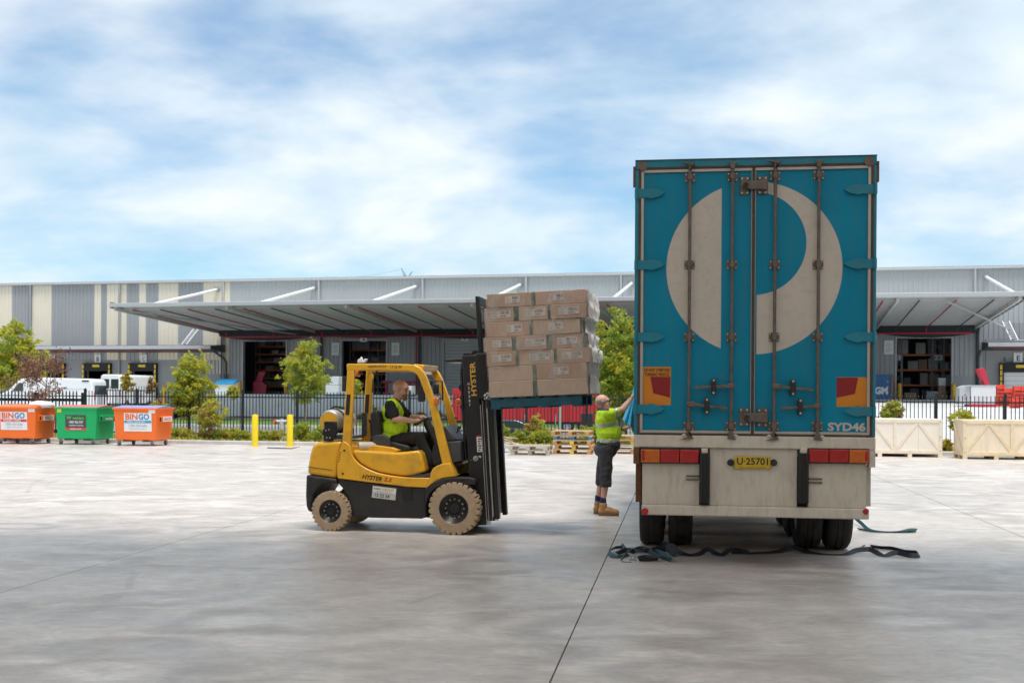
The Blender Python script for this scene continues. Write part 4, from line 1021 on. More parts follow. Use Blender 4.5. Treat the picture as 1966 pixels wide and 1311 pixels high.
mb = MB(); mb.prism(fp([(742, 150), (790, 128), (850, 134), (840, 170), (800, 190)], 0.3), 0.19, 0.93); mb.build('guard_header', m_fy, fl, bevel=0.01)
mb = MB(); mb.box(xa + 0.1, xb - 0.1, 0.25, 0.87, za + 0.03, za + 0.045); mb.build('rain_cover', M('clear_cover', (0.10, 0.10, 0.11), 0.2), fl)
# rags and paper left on the roof
for nm, pts_ in (('white_rag', [(415, 122), (418, 100), (436, 92), (440, 122)]), ('white_rag', [(438, 122), (430, 92), (440, 80), (450, 100), (456, 122)]), ('white_rag', [(452, 122), (462, 94), (480, 96), (466, 122)])):
    mb = MB(); mb.prism(fp(pts_, 0.5), 0.44 + 0.05 * R.random(), 0.52); o = mb.build(nm, m_paper, fl, bevel=0.01)
# lamps, mirror, indicators
def fbox(nm, z0, z1, y0, y1, mat, bevel=0.008, par=fl):
    (xa_, zt__), (xb_, zb__) = fk(*z0, (y0 + y1) / 2), fk(*z1, (y0 + y1) / 2)
    mb = MB(); mb.box(xa_, xb_, y0, y1, zb__, zt__); return mb.build(nm, mat, par, bevel=bevel)
fbox('rear_lamp', (322, 205), (346, 300), 0.13, 0.20, m_fb); fbox('rear_lamp', (489, 218), (515, 307), 0.94, 1.0, m_fb)
b_ = fbox('beacon', (405, 164), (430, 206), 0.55, 0.65, m_beac, 0.02); fbox('beacon_base', (428, 164), (442, 190), 0.56, 0.64, m_fb, 0.006, b_)
mb = MB(); mb.tube([(*(lambda q: (q[0], 0.9, q[1]))(fk(a, c, 0.9)),) for a, c in ((505, 178), (530, 195), (540, 225), (535, 165))], 0.012, 6); mb.build('cable', m_fb, fl)
fbox('mirror', (796, 263), (840, 365), 0.16, 0.20, m_fb, 0.015)
fbox('indicator', (897, 338), (926, 384), 0.09, 0.14, m_beac, 0.015); fbox('indicator', (1035, 345), (1060, 385), 1.0, 1.05, m_beac, 0.015)
fbox('work_lamp', (852, 225), (885, 262), 0.3, 0.4, m_fb, 0.02); fbox('work_lamp', (893, 250), (925, 315), 0.55, 0.62, m_fb, 0.02)
mb = MB(); mb.tube([(*(lambda q: (q[0], 0.6, q[1]))(fk(a, c, 0.6)),) for a, c in ((880, 235), (948, 235), (950, 355))], 0.012, 6); mb.build('lamp_bracket', m_fb, fl)
mb = MB(); mb.tube([(*(lambda q: (q[0], 0.97, q[1]))(fk(a, c, 0.97)),) for a, c in ((1012, 388), (988, 398), (986, 415), (1002, 460), (1040, 466))], 0.013, 8); mb.build('grab_handle', m_fb, fl, smooth=50)
# LPG bottle lying across the back
x, z = fk(252, 487, 0.30); rl = 0.158
mb = MB(); mb.lathe([(0.0, 0.02), (0.118, 0.02), (0.118, 0.0), (0.128, 0.0), (0.128, 0.05), (0.14, 0.06), (rl, 0.11), (rl, 0.30), (rl + .006, 0.31), (rl + .006, 0.34), (rl, 0.35), (rl, 0.52), (rl + .006, 0.53), (rl + .006, 0.56), (rl, 0.57), (rl, 0.68), (0.13, 0.75), (0.0, 0.77)], Matrix.Translation((x, 0.18, z)) @ Matrix.Rotation(-pi / 2, 4, 'X'), 28)
tk = mb.build('gas_bottle', m_lpg, fl, smooth=35)
mb = MB(); mb.cyl((x, 0.172, z), (x, 0.196, z), 0.116, n=24); mb.build('bottle_end', m_fy, tk, smooth=35)
for yy in (0.36, 0.66):
    mb = MB(); mb.lathe([(rl + .004, 0), (rl + .012, 0), (rl + .012, .05), (rl + .004, .05)], Matrix.Translation((x, yy, z)) @ Matrix.Rotation(-pi / 2, 4, 'X'), 28, closed=True); mb.build('strap', m_fb, tk)
mb = MB(); mb.tube([(x - .1, .4, z + .13), (x - .03, .45, z + .19), (x + .05, .5, z + .19), (x + .12, .55, z + .16)], 0.012, 6); mb.tube([(x - .06, .4, z + .15), (x + .02, .42, z + .2), (x + .1, .45, z + .16)], 0.01, 6); mb.build('gas_hose', m_fb, tk)
br = [(206, 488), (284, 488), (290, 560), (262, 612), (204, 612), (206, 580), (192, 570), (198, 545), (208, 530)]
mb = MB(); mb.prism(fp(br, 0.16), 0.13, 0.17); bk = mb.build('bottle_bracket', m_mast, fl, bevel=0.01)
for a, c in ((216, 545), (236, 540), (222, 590), (242, 590)):
    q = fk(a, c, 0.13); mb = MB(); mb.cyl((q[0], 0.133, q[1]), (q[0], 0.12, q[1]), 0.012, n=8); mb.build('bolt', m_steel, bk)
mb = MB(); xc, zc_ = fk(330, 585, 0.5); mb.box(xc - 0.17, xc + 0.16, 0.14, 0.9, zc_ - 0.02, zc_ + 0.02); mb.build('bottle_cradle', m_mast, fl, bevel=0.01)
fbox('bottle_stop', (446, 432), (470, 580), 0.5, 0.6, m_fgrey, 0.01)
# duct roll beside the seat
x, z = fk(432, 640, 0.3); x2, _ = fk(520, 640, 0.5)
mb = MB(); mb.lathe([(0.035, 0.0), (0.055, 0.0), (0.058, 0.02), (0.058, 0.3), (0.05, 0.30), (0.035, 0.02)], Matrix.Translation((x, 0.22, z - 0.005)) @ Matrix.Rotation(radians(62), 4, 'Z').inverted() @ Matrix.Rotation(-pi / 2, 4, 'X'), 20, closed=True); dk = mb.build('duct', m_duct, fl, smooth=40)
mb = MB(); mb.lathe([(0, 0.02), (0.036, 0.02), (0.036, 0.03), (0, 0.03)], Matrix.Translation((x, 0.22, z - 0.005)) @ Matrix.Rotation(radians(62), 4, 'Z').inverted() @ Matrix.Rotation(-pi / 2, 4, 'X'), 16); mb.build('duct_mouth', m_mast, dk)
# seat
sb = [(506, 440), (516, 425), (540, 416), (560, 420), (572, 480), (578, 560), (570, 595), (515, 600), (506, 540)]
mb = MB(); mb.prism(fp(sb, 0.45), 0.34, 0.80); se = mb.build('seat', m_vinyl, fl, bevel=0.035, seg=3)
ss = [(505, 592), (535, 572), (575, 566), (610, 580), (640, 610), (762, 640), (764, 672), (700, 684), (530, 676), (508, 640)]
mb = MB(); mb.prism(fp(ss, 0.45), 0.32, 0.82); mb.build('seat_cushion', m_vinyl, se, bevel=0.03, seg=3)
hip = [(515, 588), (545, 570), (585, 566), (618, 590), (632, 640), (600, 672), (540, 668), (510, 630)]
mb = MB(); mb.prism(fp(hip, 0.32), 0.28, 0.34); mb.build('hip_restraint', m_fgrey, se, bevel=0.02)
mb = MB(); mb.tube([(*(lambda q: (q[0], 0.85, q[1]))(fk(a, c, 0.85)),) for a, c in ((486, 478), (500, 500), (502, 620))], 0.014, 6); mb.build('seat_bracket', m_fb, se)
# steering column, wheel, dash and cowl
cc = fk(846, 478, CLY); nrm = Vector((-0.42, 0, 0.9)).normalized()
mt = Matrix.Translation((cc[0], CLY, cc[1])) @ nrm.to_track_quat('Z', 'Y').to_matrix().to_4x4()
mb = MB(); N = 32; ring = []
for i in range(N):
    a = 2 * pi * i / N
    for k in range(8):
        b2 = 2 * pi * k / 8; q = 0.172 + 0.014 * cos(b2); ring.append((q * cos(a), q * sin(a), 0.014 * sin(b2)))
mb.add(ring, [(i * 8 + k, i * 8 + (k + 1) % 8, ((i + 1) % N) * 8 + (k + 1) % 8, ((i + 1) % N) * 8 + k) for i in range(N) for k in range(8)], mt)
for a in (0, 2.1, 4.2): mb.bar(mt @ Vector((0, 0, -0.01)), mt @ Vector((0.17 * cos(a), 0.17 * sin(a), 0)), 0.03, 0.012)
mb.cyl(mt @ Vector((0, 0, -0.04)), mt @ Vector((0, 0, 0.012)), 0.045, n=14)
mb.build('steering_wheel', m_vinyl, fl, smooth=40)
cb_ = fk(925, 640, CLY)
mb = MB(); mb.cyl((cc[0], CLY, cc[1] - 0.02), (cb_[0], CLY, cb_[1]), 0.05, 0.07, n=14); mb.build('steering_column', m_fb, fl, smooth=40)
mb = MB(); mb.prism(fp([(955, 535), (990, 508), (1050, 585), (1066, 606), (985, 612), (960, 570)], 0.5), 0.30, 0.86); mb.build('dashboard', m_fgrey, fl, bevel=0.02)
mb = MB(); mb.prism(fp([(985, 616), (1072, 608), (1078, 735), (1015, 748)], 0.3), 0.2, 0.9); mb.build('front_cowl', m_fgrey, fl, bevel=0.015)
mb = MB(); mb.prism(fp([(902, 640), (925, 622), (962, 620), (985, 740), (905, 765), (893, 700)], 0.35), 0.24, 0.86); mb.build('pedal_box', m_fb, fl, bevel=0.015)
for k, yy in enumerate((0.42, 0.36, 0.30)):
    a, c = fk(1040, 560, yy), fk(1052 + 4 * k, 525, yy); mb = MB(); mb.cyl((a[0], yy, a[1]), (c[0], yy, c[1]), 0.012, n=8); mb.ball((c[0], yy, c[1]), 0.02, 6); mb.build('control_lever', m_fb, fl, smooth=50)

# mast, leaned back a little
TILT = radians(3.7); LT = radians(2.6)
xP, zP = fk(1306, 1112, 0.25)
MM = Matrix.Translation((xP, 0, zP)) @ Matrix.Rotation(-TILT, 4, 'Y')
def mbox(mb, a0, a1, y0, y1, c0, c1): return mb.box(a0, a1, y0, y1, c0, c1, MM)
H1 = 2.16; H2 = 2.92
for y0, y1 in ((0.24, 0.36), (0.76, 0.88)):
    mb = MB(); mbox(mb, -0.37, -0.165, y0, y1, -0.05, H1)
    o = mb.build('outer_mast', m_mast, fl, bevel=0.012)
    if y0 < 0.5:
        Mt = lambda a, c, yy: MM @ Matrix.Translation((a, yy, c))
        text('HYSTER', m_gold, o, 0, 0, 0.44, 0.072, M4=Mt(-0.235, 1.85, y0 - 0.003) @ XZ @ Matrix.Rotation(pi / 2, 4, 'Z'), bold=0.03)
        for k, chx in enumerate('H20387'):
            text(chx, m_paper, o, 0, 0, 0.022, 0.034, M4=Mt(-0.30, 1.79 - k * 0.055, y0 - 0.003) @ XZ)
        mb = MB(); mbox(mb, -0.235, -0.17, y0 - 0.004, y0 - 0.001, 0.90, 1.115); s_ = mb.build('instruction_label', m_paper, o)
        mb = MB(); mbox(mb, -0.235, -0.17, y0 - 0.0055, y0 - 0.0045, 1.095, 1.115); mb.build('label_band', m_redink, s_)
        mb = MB()
        for k in range(6): mbox(mb, -0.222 + 0.008 * (k % 2), -0.190 + 0.008 * (k % 3), y0 - 0.0055, y0 - 0.0045, 0.915 + k * 0.029, 0.930 + k * 0.029)
        tag(mb.build('label_print', m_ink, s_), kind='stuff')
        mb = MB(); mbox(mb, -0.24, -0.19, y0 - 0.004, y0 - 0.001, 0.825, 0.85); mb.build('small_label', m_paper, o)
    mb = MB(); mbox(mb, -0.165, -0.155, y0 - 0.005, y1, -0.05, H1 - 0.65); mbox(mb, -0.135, -0.128, y0 - 0.005, y1, -0.05, H1 - 0.6); mb.build('mast_edge', m_steel, fl)
    mb = MB(); mbox(mb, -0.153, -0.10, y0 + 0.02, y1 - 0.01, 0.0, H2); mb.build('inner_mast', m_mast, fl, bevel=0.008)
    mb = MB(); mb.cyl(MM @ Vector((-0.085, y0 + 0.05, 0.05)), MM @ Vector((-0.085, y0 + 0.05, 1.55)), 0.022, n=12); mb.build('lift_cylinder', m_steel, fl, smooth=40)
    mb = MB(); mbox(mb, -0.06, 0.0, y0 + 0.02, y1, 0.02, 1.75); mb.build('carriage_guide', m_mast, fl, bevel=0.008)
    mb = MB(); mbox(mb, -0.19, -0.03, y0 - 0.012, y0 + 0.03 if y0 < .5 else y1, H1 - 0.58, H1 + 0.02); mb.build('chain_guard', m_mast, fl, bevel=0.02)
    mb = MB(); mb.cyl(MM @ Vector((-0.20, y0 + 0.06, H1 + 0.0)), MM @ Vector((-0.20, y1, H1 + 0.0)), 0.062, n=20); mb.build('chain_pulley', m_mast, fl, smooth=40)
for c in (0.10, 1.05, H1 - 0.06):
    mb = MB(); mbox(mb, -0.36, -0.30, 0.30, 0.82, c, c + 0.10); mb.build('mast_crossbar', m_mast, fl, bevel=0.01)
mb = MB(); mbox(mb, -0.15, -0.10, 0.30, 0.82, H2 - 0.12, H2); mb.build('mast_crossbar', m_mast, fl, bevel=0.01)
xa, za = fk(974, 104, 0.4); xb, zb2 = fk(1190, 92, 0.4)
mb = MB(); mb.prism([(xa, za), (xa + 0.01, za - 0.03), (xb, zb2 - 0.045), (xb, zb2 + 0.01)], 0.3, 0.82); mb.build('mast_shelf', m_mast, fl, bevel=0.006)
# hoses at the back of the mast
for k in range(4):
    yy = 0.34 + 0.08 * k; off = -0.41 - 0.018 * (k % 2)
    mb = MB(); mb.tube([MM @ Vector((off, yy, 0.65)), MM @ Vector((off - 0.01, yy, 1.3)), MM @ Vector((off, yy, 1.95)), MM @ Vector((off + 0.05, yy, H1 + 0.02))], 0.018, 7); mb.build('hydraulic_hose', m_fb, fl, smooth=50)
for k, (c, rr_) in enumerate(((1.75, 0.05), (1.62, 0.04), (1.50, 0.045))):
    mb = MB(); mb.cyl(MM @ Vector((-0.44, 0.45, c)), MM @ Vector((-0.40, 0.62, c)), rr_, n=12); mb.build('hose_fitting', m_fb, fl, smooth=40)
# tilt cylinder
a, c = fk(985, 772, 0.3), fk(1078, 750, 0.3); e = fk(1160, 720, 0.24)
mb = MB(); mb.cyl((a[0], 0.30, a[1]), (c[0], 0.30, c[1]), 0.035, n=14); tcy = mb.build('tilt_cylinder', m_fb, fl, smooth=40)
mb = MB(); mb.cyl((c[0], 0.29, c[1]), (e[0], 0.24, e[1]), 0.018, n=12); mb.build('tilt_rod', m_steel, tcy, smooth=40)
mb = MB(); mb.cyl((e[0], 0.245, e[1]), (e[0], 0.215, e[1]), 0.036, n=14); mb.ball((e[0], 0.215, e[1]), 0.022, 6); mb.build('tilt_pin', m_steel, tcy, smooth=40)
mb = MB(); mb.cyl((e[0], 0.242, e[1] - 0.02), (e[0], 0.232, e[1] - 0.02), 0.06, n=20); mb.build('pin_boss', m_mast, tcy, smooth=40)

# carriage, chain anchor and forks hold the load
lx, lz = K.hit(943, 786, 0.0)
LM = Matrix.Translation((lx, 0, lz)) @ Matrix.Rotation(-LT, 4, 'Y')       # pallet underside, lower left near corner
LY0 = CLY - 0.5825
mb = MB()
for c in (0.02, 0.42): mb.box(-0.085, -0.03, 0.10, 1.02, c, c + 0.10, LM)
for yy in (0.26, 0.80): mb.box(-0.08, -0.035, yy, yy + 0.06, 0.1, 0.44, LM)
mb.build('fork_carriage', m_mast, fl, bevel=0.008)
for yy in (0.24, 0.76):
    mb = MB(); mb.box(-0.03, 0.012, yy, yy + 0.12, 0.03, 0.50, LM); mb.box(-0.03, 1.05, yy, yy + 0.12, 0.03, 0.072, LM); mb.build('fork', m_mast, fl, bevel=0.006)
for yy in (0.14, 0.36, 0.58, 0.80, 0.95):
    mb = MB(); mb.box(-0.075, -0.045, yy, yy + 0.03, 0.5, 1.25, LM); mb.build('backrest_bar', m_mast, fl, bevel=0.004)
mb = MB(); mb.box(-0.08, -0.04, 0.14, 0.98, 1.25, 1.30, LM); mb.build('backrest_bar', m_mast, fl, bevel=0.004)
mb = MB()
for k in range(9):
    q = LM @ Vector((-0.05 + 0.03 * sin(k * 2.1), 0.02 + 0.02 * cos(k * 3), 0.17 + 0.035 * sin(k * 1.3)))
    mb.ball(q, 0.018, 5)
tag(mb.build('chain_bundle', m_steel, fl, smooth=60), kind='stuff')
# ================================================================ PALLET AND LOAD
m_chep = M('blue_pallet_paint', (0.015, 0.10, 0.15), 0.7, var=0.2, scale=9, dirt=((0.05, 0.06, 0.06), 0.7, 8), bump=0.3, bscale=50)
m_pend = M('pallet_end_grain', (0.16, 0.09, 0.06), 0.85, var=0.2, scale=30)
m_card = M('cardboard', (0.40, 0.27, 0.19), 0.8, var=0.07, scale=2.5, dirt=((0.28, 0.20, 0.15), 0.4, 4), bump=0.05, bscale=30)
m_card2 = M('cardboard_faded', (0.46, 0.34, 0.25), 0.8, var=0.07, scale=2.5, bump=0.05, bscale=30)
m_card3 = M('cardboard_dark', (0.33, 0.21, 0.145), 0.8, var=0.09, scale=2.5, bump=0.05, bscale=30)
m_card4 = M('cardboard_pink', (0.43, 0.29, 0.215), 0.8, var=0.09, scale=3.5, bump=0.05, bscale=30)
m_tape = M('green_tape', (0.05, 0.10, 0.085), 0.35, var=0.15, scale=20)
m_lab = M('label_paper', (0.55, 0.51, 0.48), 0.6, var=0.05)
m_lprint = M('label_print', (0.14, 0.12, 0.12), 0.6, var=0.5, scale=90)
LR = (Matrix.Rotation(K.yaw, 4, 'Z') @ Matrix.Rotation(-LT, 4, 'Y')).to_euler()
LW = K.m @ LM                                           # load axes in the world
def lplace(o, x, y, z): o.location = LW @ Vector((x, y, z)); o.rotation_euler = LR
PL = 1.165
pal = empty('loaded_pallet', label='blue wooden pallet raised on the forks under the wrapped cartons', cat='pallet'); lplace(pal, 0, LY0, 0)
for k in range(3):
    y = k * (PL - 0.10) / 2
    mb = MB(); mb.box(0, PL, y, y + 0.10, 0.02, 0.125); mb.build('bearer', m_chep, pal, bevel=0.006)
for k in range(7):
    x = k * (PL - 0.12) / 6; mb = MB(); mb.box(x, x + 0.12, 0, PL, 0.1255, 0.147); mb.build('deck_board', m_chep, pal, bevel=0.003)
for x in (0.0, 0.30, 0.62, PL - 0.12):
    mb = MB(); mb.box(x, x + 0.12, 0, PL, 0.0, 0.0195); mb.build('base_board', m_chep, pal, bevel=0.003)
ordn = ['bottom', 'second', 'third', 'fourth', 'fifth', 'sixth', 'top']
offs = [(190, 1075), (185, 1070), (172, 1096), (150, 1068), (165, 1034), (158, 1068), (174, 1058)]
hts = [0.205, 0.192, 0.186, 0.183, 0.190, 0.183, 0.178]
splits = [[0.49], [0.49], [0.31, 0.68], [0.31, 0.655], [0.485], [0.33, 0.645], [0.49]]
zc = 0.148; LAY = []
sc6 = 1 / 4.682 / (F / 14.7)
for li in range(7):
    x0 = (offs[li][0] - 200) * sc6 + 0.0 + TILT * 0; x1 = x0 + (offs[li][1] - offs[li][0]) * sc6
    # pixel columns lean with the load: undo the lean
    lean = zc * tan(LT)
    x0 += lean * 0.72; x1 += lean * 0.72
    hh = hts[li]; us = [0] + splits[li] + [1]; LAY.append((x0, x1, zc, hh))
    nm3 = ['left', 'right'] if len(us) == 3 else ['left', 'middle', 'right']
    for row in (0, 1):
        ya, yb_ = (LY0 - 0.02, LY0 + 0.575) if row == 0 else (LY0 + 0.582, LY0 + 1.17)
        for k in range(len(us) - 1):
            a, b_ = x0 + (x1 - x0) * us[k] + 0.002, x0 + (x1 - x0) * us[k + 1] - 0.002
            wd = b_ - a
            c = empty('carton', label='brown wrapped carton, %s layer of the forklift load, %s %s' % (ordn[li], nm3[k], 'of the near side' if row == 0 else 'of the far side'), cat='carton', group='cartons on the forklift load')
            jx, jy = R.uniform(-.003, .003), R.uniform(-.008, .008)
            lplace(c, a + jx, ya + jy, zc)
            mb = MB(); dep = yb_ - ya; e_ = 0.004
            # box with slightly bulging sides
            mb.box(0, wd, 0, dep, 0.001, hh - 0.002)
            bx_ = mb.build('box_body', R.choice([m_card, m_card2, m_card3, m_card4, m_card]), c, bevel=0.007, seg=2)
            if row == 0:
                mb = MB(); tw = 0.05 if len(us) == 3 else 0.06
                if k < len(us) - 2 or R.random() < 0.3:
                    tx = wd - tw * R.uniform(0.4, 1.0)
                    mb.box(tx, min(wd + 0.001, tx + tw * 1.6), -0.0025, -0.001, 0.0, hh - 0.005); mb.build('tape', m_tape, c)
                if li in (1, 2, 3, 4, 5, 6) and (len(us) == 4 or R.random() < 0.75):
                    lw = min(wd * 0.62, 0.26 if len(us) == 4 else 0.19); lx0 = wd * R.uniform(0.14, 0.3) if len(us) == 4 else wd * R.uniform(0.25, 0.5)
                    lh = hh * 0.48; lz0 = hh * 0.28
                    q = [(lx0, lw * 0.42, lz0 - 0.004)] if False else [(lx0, lw * 0.44, lz0), (lx0 + lw * 0.42, lw * 0.58, lz0 + 0.006)]
                    for qi, (lx_, lw_, lz_) in enumerate(q):
                        mb = MB(); mb.box(lx_, lx_ + lw_, -0.0022 - 0.0008 * qi, -0.001, lz_, lz_ + lh); s_ = mb.build('shipping_label', m_lab, c)
                        mb = MB()
                        if qi == 0:
                            for t_ in range(4): mb.box(lx_ + 0.008, lx_ + lw_ * R.uniform(0.5, 0.85), -0.0032, -0.0030, lz_ + 0.014 + t_ * 0.018, lz_ + 0.018 + t_ * 0.018)
                        else:
                            for t_ in range(12):
                                bx0 = lx_ + 0.012 + t_ * lw_ * 0.07; mb.box(bx0, bx0 + lw_ * R.choice([0.02, 0.035, 0.05]), -0.0042, -0.0038, lz_ + lh * 0.42, lz_ + lh * 0.9)
                            mb.box(lx_ + 0.012, lx_ + lw_ * 0.6, -0.0042, -0.0038, lz_ + 0.012, lz_ + 0.022)
                        tag(mb.build('label_print', m_lprint, s_), kind='stuff')
    zc += hh
# stretch film: a crinkled skin over the load, thin on the sides and gathered at the trailer end, where the light it catches is painted in as white
def film(name, clear, tint, rough, gloss=0.3, trl_=0.45):
    m = bpy.data.materials.new(name); m.use_nodes = True; t = m.node_tree; t.nodes.clear(); L = t.links.new
    o = t.nodes.new('ShaderNodeOutputMaterial'); tr_ = t.nodes.new('ShaderNodeBsdfTransparent')
    gl = t.nodes.new('ShaderNodeBsdfGlossy'); gl.inputs['Roughness'].default_value = rough
    df = t.nodes.new('ShaderNodeBsdfDiffuse'); df.inputs['Color'].default_value = (*tint, 1); tl = t.nodes.new('ShaderNodeBsdfTranslucent'); tl.inputs['Color'].default_value = (*tint, 1)
    m1 = t.nodes.new('ShaderNodeMixShader'); L(df.outputs[0], m1.inputs[1]); L(tl.outputs[0], m1.inputs[2]); m1.inputs[0].default_value = trl_
    m0 = t.nodes.new('ShaderNodeMixShader'); m0.inputs[0].default_value = gloss; L(m1.outputs[0], m0.inputs[1]); L(gl.outputs[0], m0.inputs[2])
    c = t.nodes.new('ShaderNodeTexCoord'); mp_ = t.nodes.new('ShaderNodeMapping'); mp_.inputs['Scale'].default_value = (5, 5, 2.2); L(c.outputs['Object'], mp_.inputs[0])
    n = t.nodes.new('ShaderNodeTexNoise'); n.inputs['Scale'].default_value = 2.0; n.inputs['Detail'].default_value = 7; n.inputs['Roughness'].default_value = 0.7; L(mp_.outputs[0], n.inputs['Vector'])
    r = t.nodes.new('ShaderNodeMapRange'); r.inputs['From Min'].default_value = 0.42; r.inputs['From Max'].default_value = 0.75
    r.inputs['To Min'].default_value = clear[0]; r.inputs['To Max'].default_value = clear[1]; L(n.outputs['Fac'], r.inputs['Value'])
    mx = t.nodes.new('ShaderNodeMixShader'); L(r.outputs[0], mx.inputs[0]); L(tr_.outputs[0], mx.inputs[1]); L(m0.outputs[0], mx.inputs[2])
    bp = t.nodes.new('ShaderNodeBump'); bp.inputs['Strength'].default_value = 0.6; bp.inputs['Distance'].default_value = 0.02; L(n.outputs['Fac'], bp.inputs['Height'])
    for q in (gl, df): L(bp.outputs[0], q.inputs['Normal'])
    L(mx.outputs[0], o.inputs['Surface']); return m
m_film = film('stretch_film', (0.04, 0.75), (0.74, 0.68, 0.62), 0.2, 0.4)
m_filmw = film('gathered_lit_film', (0.80, 0.99), (0.96, 0.96, 0.95), 0.3, 0.08, 0.15)
mb = MB(); rows = []
prof = []
for (x0, x1, z0, hh) in LAY:
    for f_ in (0.04, 0.35, 0.65, 0.96): prof.append((x0 - 0.008, x1 + 0.008, z0 + hh * f_))
NS = 26
ring = []
for (x0, x1, z) in prof:
    pts = []
    ya, yb_ = LY0 - 0.034, LY0 + 1.185
    for side in range(4):
        for i in range(NS):
            u = i / NS
            if side == 0: p = Vector((x0 + (x1 - x0) * u, ya, z))
            elif side == 1: p = Vector((x1, ya + (yb_ - ya) * u, z))
            elif side == 2: p = Vector((x1 - (x1 - x0) * u, yb_, z))
            else: p = Vector((x0, yb_ - (yb_ - ya) * u, z))
            nz = noise.noise(Vector((p.x * 6, p.y * 6, p.z * 9)))
            if side == 1: p.x += 0.022 + 0.025 * nz + 0.012 * noise.noise(Vector((p.y * 25, p.z * 11, 3)))
            elif side == 0: p.y -= 0.004 + 0.006 * nz + 0.004 * noise.noise(Vector((p.x * 4, p.z * 26, 1)))
            pts.append(p)
    ring.append(pts)
n_ = 4 * NS; vv = [tuple(p) for r in ring for p in r]
for j in range(len(ring) - 1):
    for i in range(n_):
        mb.cur = 1 if NS <= i < 2 * NS else 0
        mb.f.append((j * n_ + i, j * n_ + (i + 1) % n_, (j + 1) * n_ + (i + 1) % n_, (j + 1) * n_ + i)); mb.mi.append(mb.cur)
mb.v = vv
o = mb.build('stretch_wrap', [m_film, m_filmw], None, smooth=70, fix=False); lplace(o, 0, 0, 0)
tag(o, 'crinkled plastic stretch film round the cartons, white on the end facing the trailer', 'film')
# ================================================================ PEOPLE
m_skin = M('skin', (0.64, 0.38, 0.28), 0.5, var=0.10, scale=9, dirt=((0.45, 0.17, 0.12), 0.35, 12))
m_hair = M('beard', (0.30, 0.16, 0.085), 0.8, var=0.3, scale=60)
m_stub = M('grey_stubble', (0.36, 0.26, 0.21), 0.7, var=0.2, scale=60)
m_hv = M('hi_vis_yellow', (0.52, 0.80, 0.015), 0.75, var=0.06, scale=6, bump=0.1, bscale=40)
m_refl = M('reflective_tape', (0.42, 0.45, 0.42), 0.35, 0.2, var=0.06, scale=20)
m_blk = M('black_cloth', (0.012, 0.012, 0.014), 0.85, var=0.2, scale=10)
m_char = M('charcoal_cloth', (0.045, 0.046, 0.05), 0.85, var=0.2, scale=8, bump=0.1, bscale=50)
m_boot = M('tan_boot_leather', (0.42, 0.22, 0.08), 0.65, var=0.15, scale=12)
m_sole = M('boot_sole', (0.16, 0.10, 0.06), 0.8, var=0.1)
m_bboot = M('black_boot', (0.012, 0.012, 0.012), 0.5)
m_sock = M('navy_sock', (0.02, 0.025, 0.09), 0.9)
m_eye = M('eye_dark', (0.02, 0.015, 0.012), 0.2, var=0)
m_lips = M('lips', (0.38, 0.14, 0.11), 0.5, var=0.05)

def fuse(prims, voxel=0.007, smooth=4, wr=0.0, wscale=8):
    """one continuous surface grown from overlapping tapered limbs and ellipsoids"""
    mb = MB()
    for p in prims:
        if p[0] == 'c':                      # tapered limb
            _, a, b_, r0, r1 = p; a = Vector(a); b_ = Vector(b_); L = (b_ - a).length
            n = max(3, int(L / (min(r0, r1) * 0.5)))
            mb.cyl(a, b_, r0, r1, n=18); mb.ball(a, r0 * 1.0, 8); mb.ball(b_, r1 * 1.0, 8)
        else:                                # ellipsoid, optionally turned
            _, c, r, *rot = p; mb.ball(c, r, 10, rot[0] if rot else None)
    me = mb.mesh('tmp', m_skin)
    o = bpy.data.objects.new('tmp', me); COL.objects.link(o)
    q = o.modifiers.new('r', 'REMESH'); q.mode = 'VOXEL'; q.voxel_size = voxel
    if smooth: s_ = o.modifiers.new('s', 'SMOOTH'); s_.iterations = smooth; s_.factor = 0.5
    dg = bpy.context.evaluated_depsgraph_get(); dg.update()
    res = bpy.data.meshes.new_from_object(o.evaluated_get(dg))
    bpy.data.objects.remove(o)
    if wr:
        nn = [v.normal.copy() for v in res.vertices]
        for v, n_ in zip(res.vertices, nn):
            c = v.co; d = noise.noise(Vector((c.x * wscale, c.y * wscale, c.z * wscale * 0.6))) + 0.5 * noise.noise(Vector((c.x * wscale * 2.3, c.y * wscale * 2.3, c.z * wscale * 1.5)))
            v.co = c + n_ * (wr * d)
    return res
def dress(me, name, mats, parent, pick=None, keep=None):
    """link a fused mesh; keep() trims it to hems and necklines, pick() gives each face its cloth or skin"""
    if keep:
        bm = bmesh.new(); bm.from_mesh(me)
        bmesh.ops.delete(bm, geom=[f for f in bm.faces if not keep(f.calc_center_median())], context='FACES')
        bm.to_mesh(me); bm.free()
    me.materials.clear()
    for q in mats: me.materials.append(q)
    for p in me.polygons:
        p.use_smooth = True
        p.material_index = pick(p.center) if pick else 0
    me.update(); return link_mesh(name, me, parent)
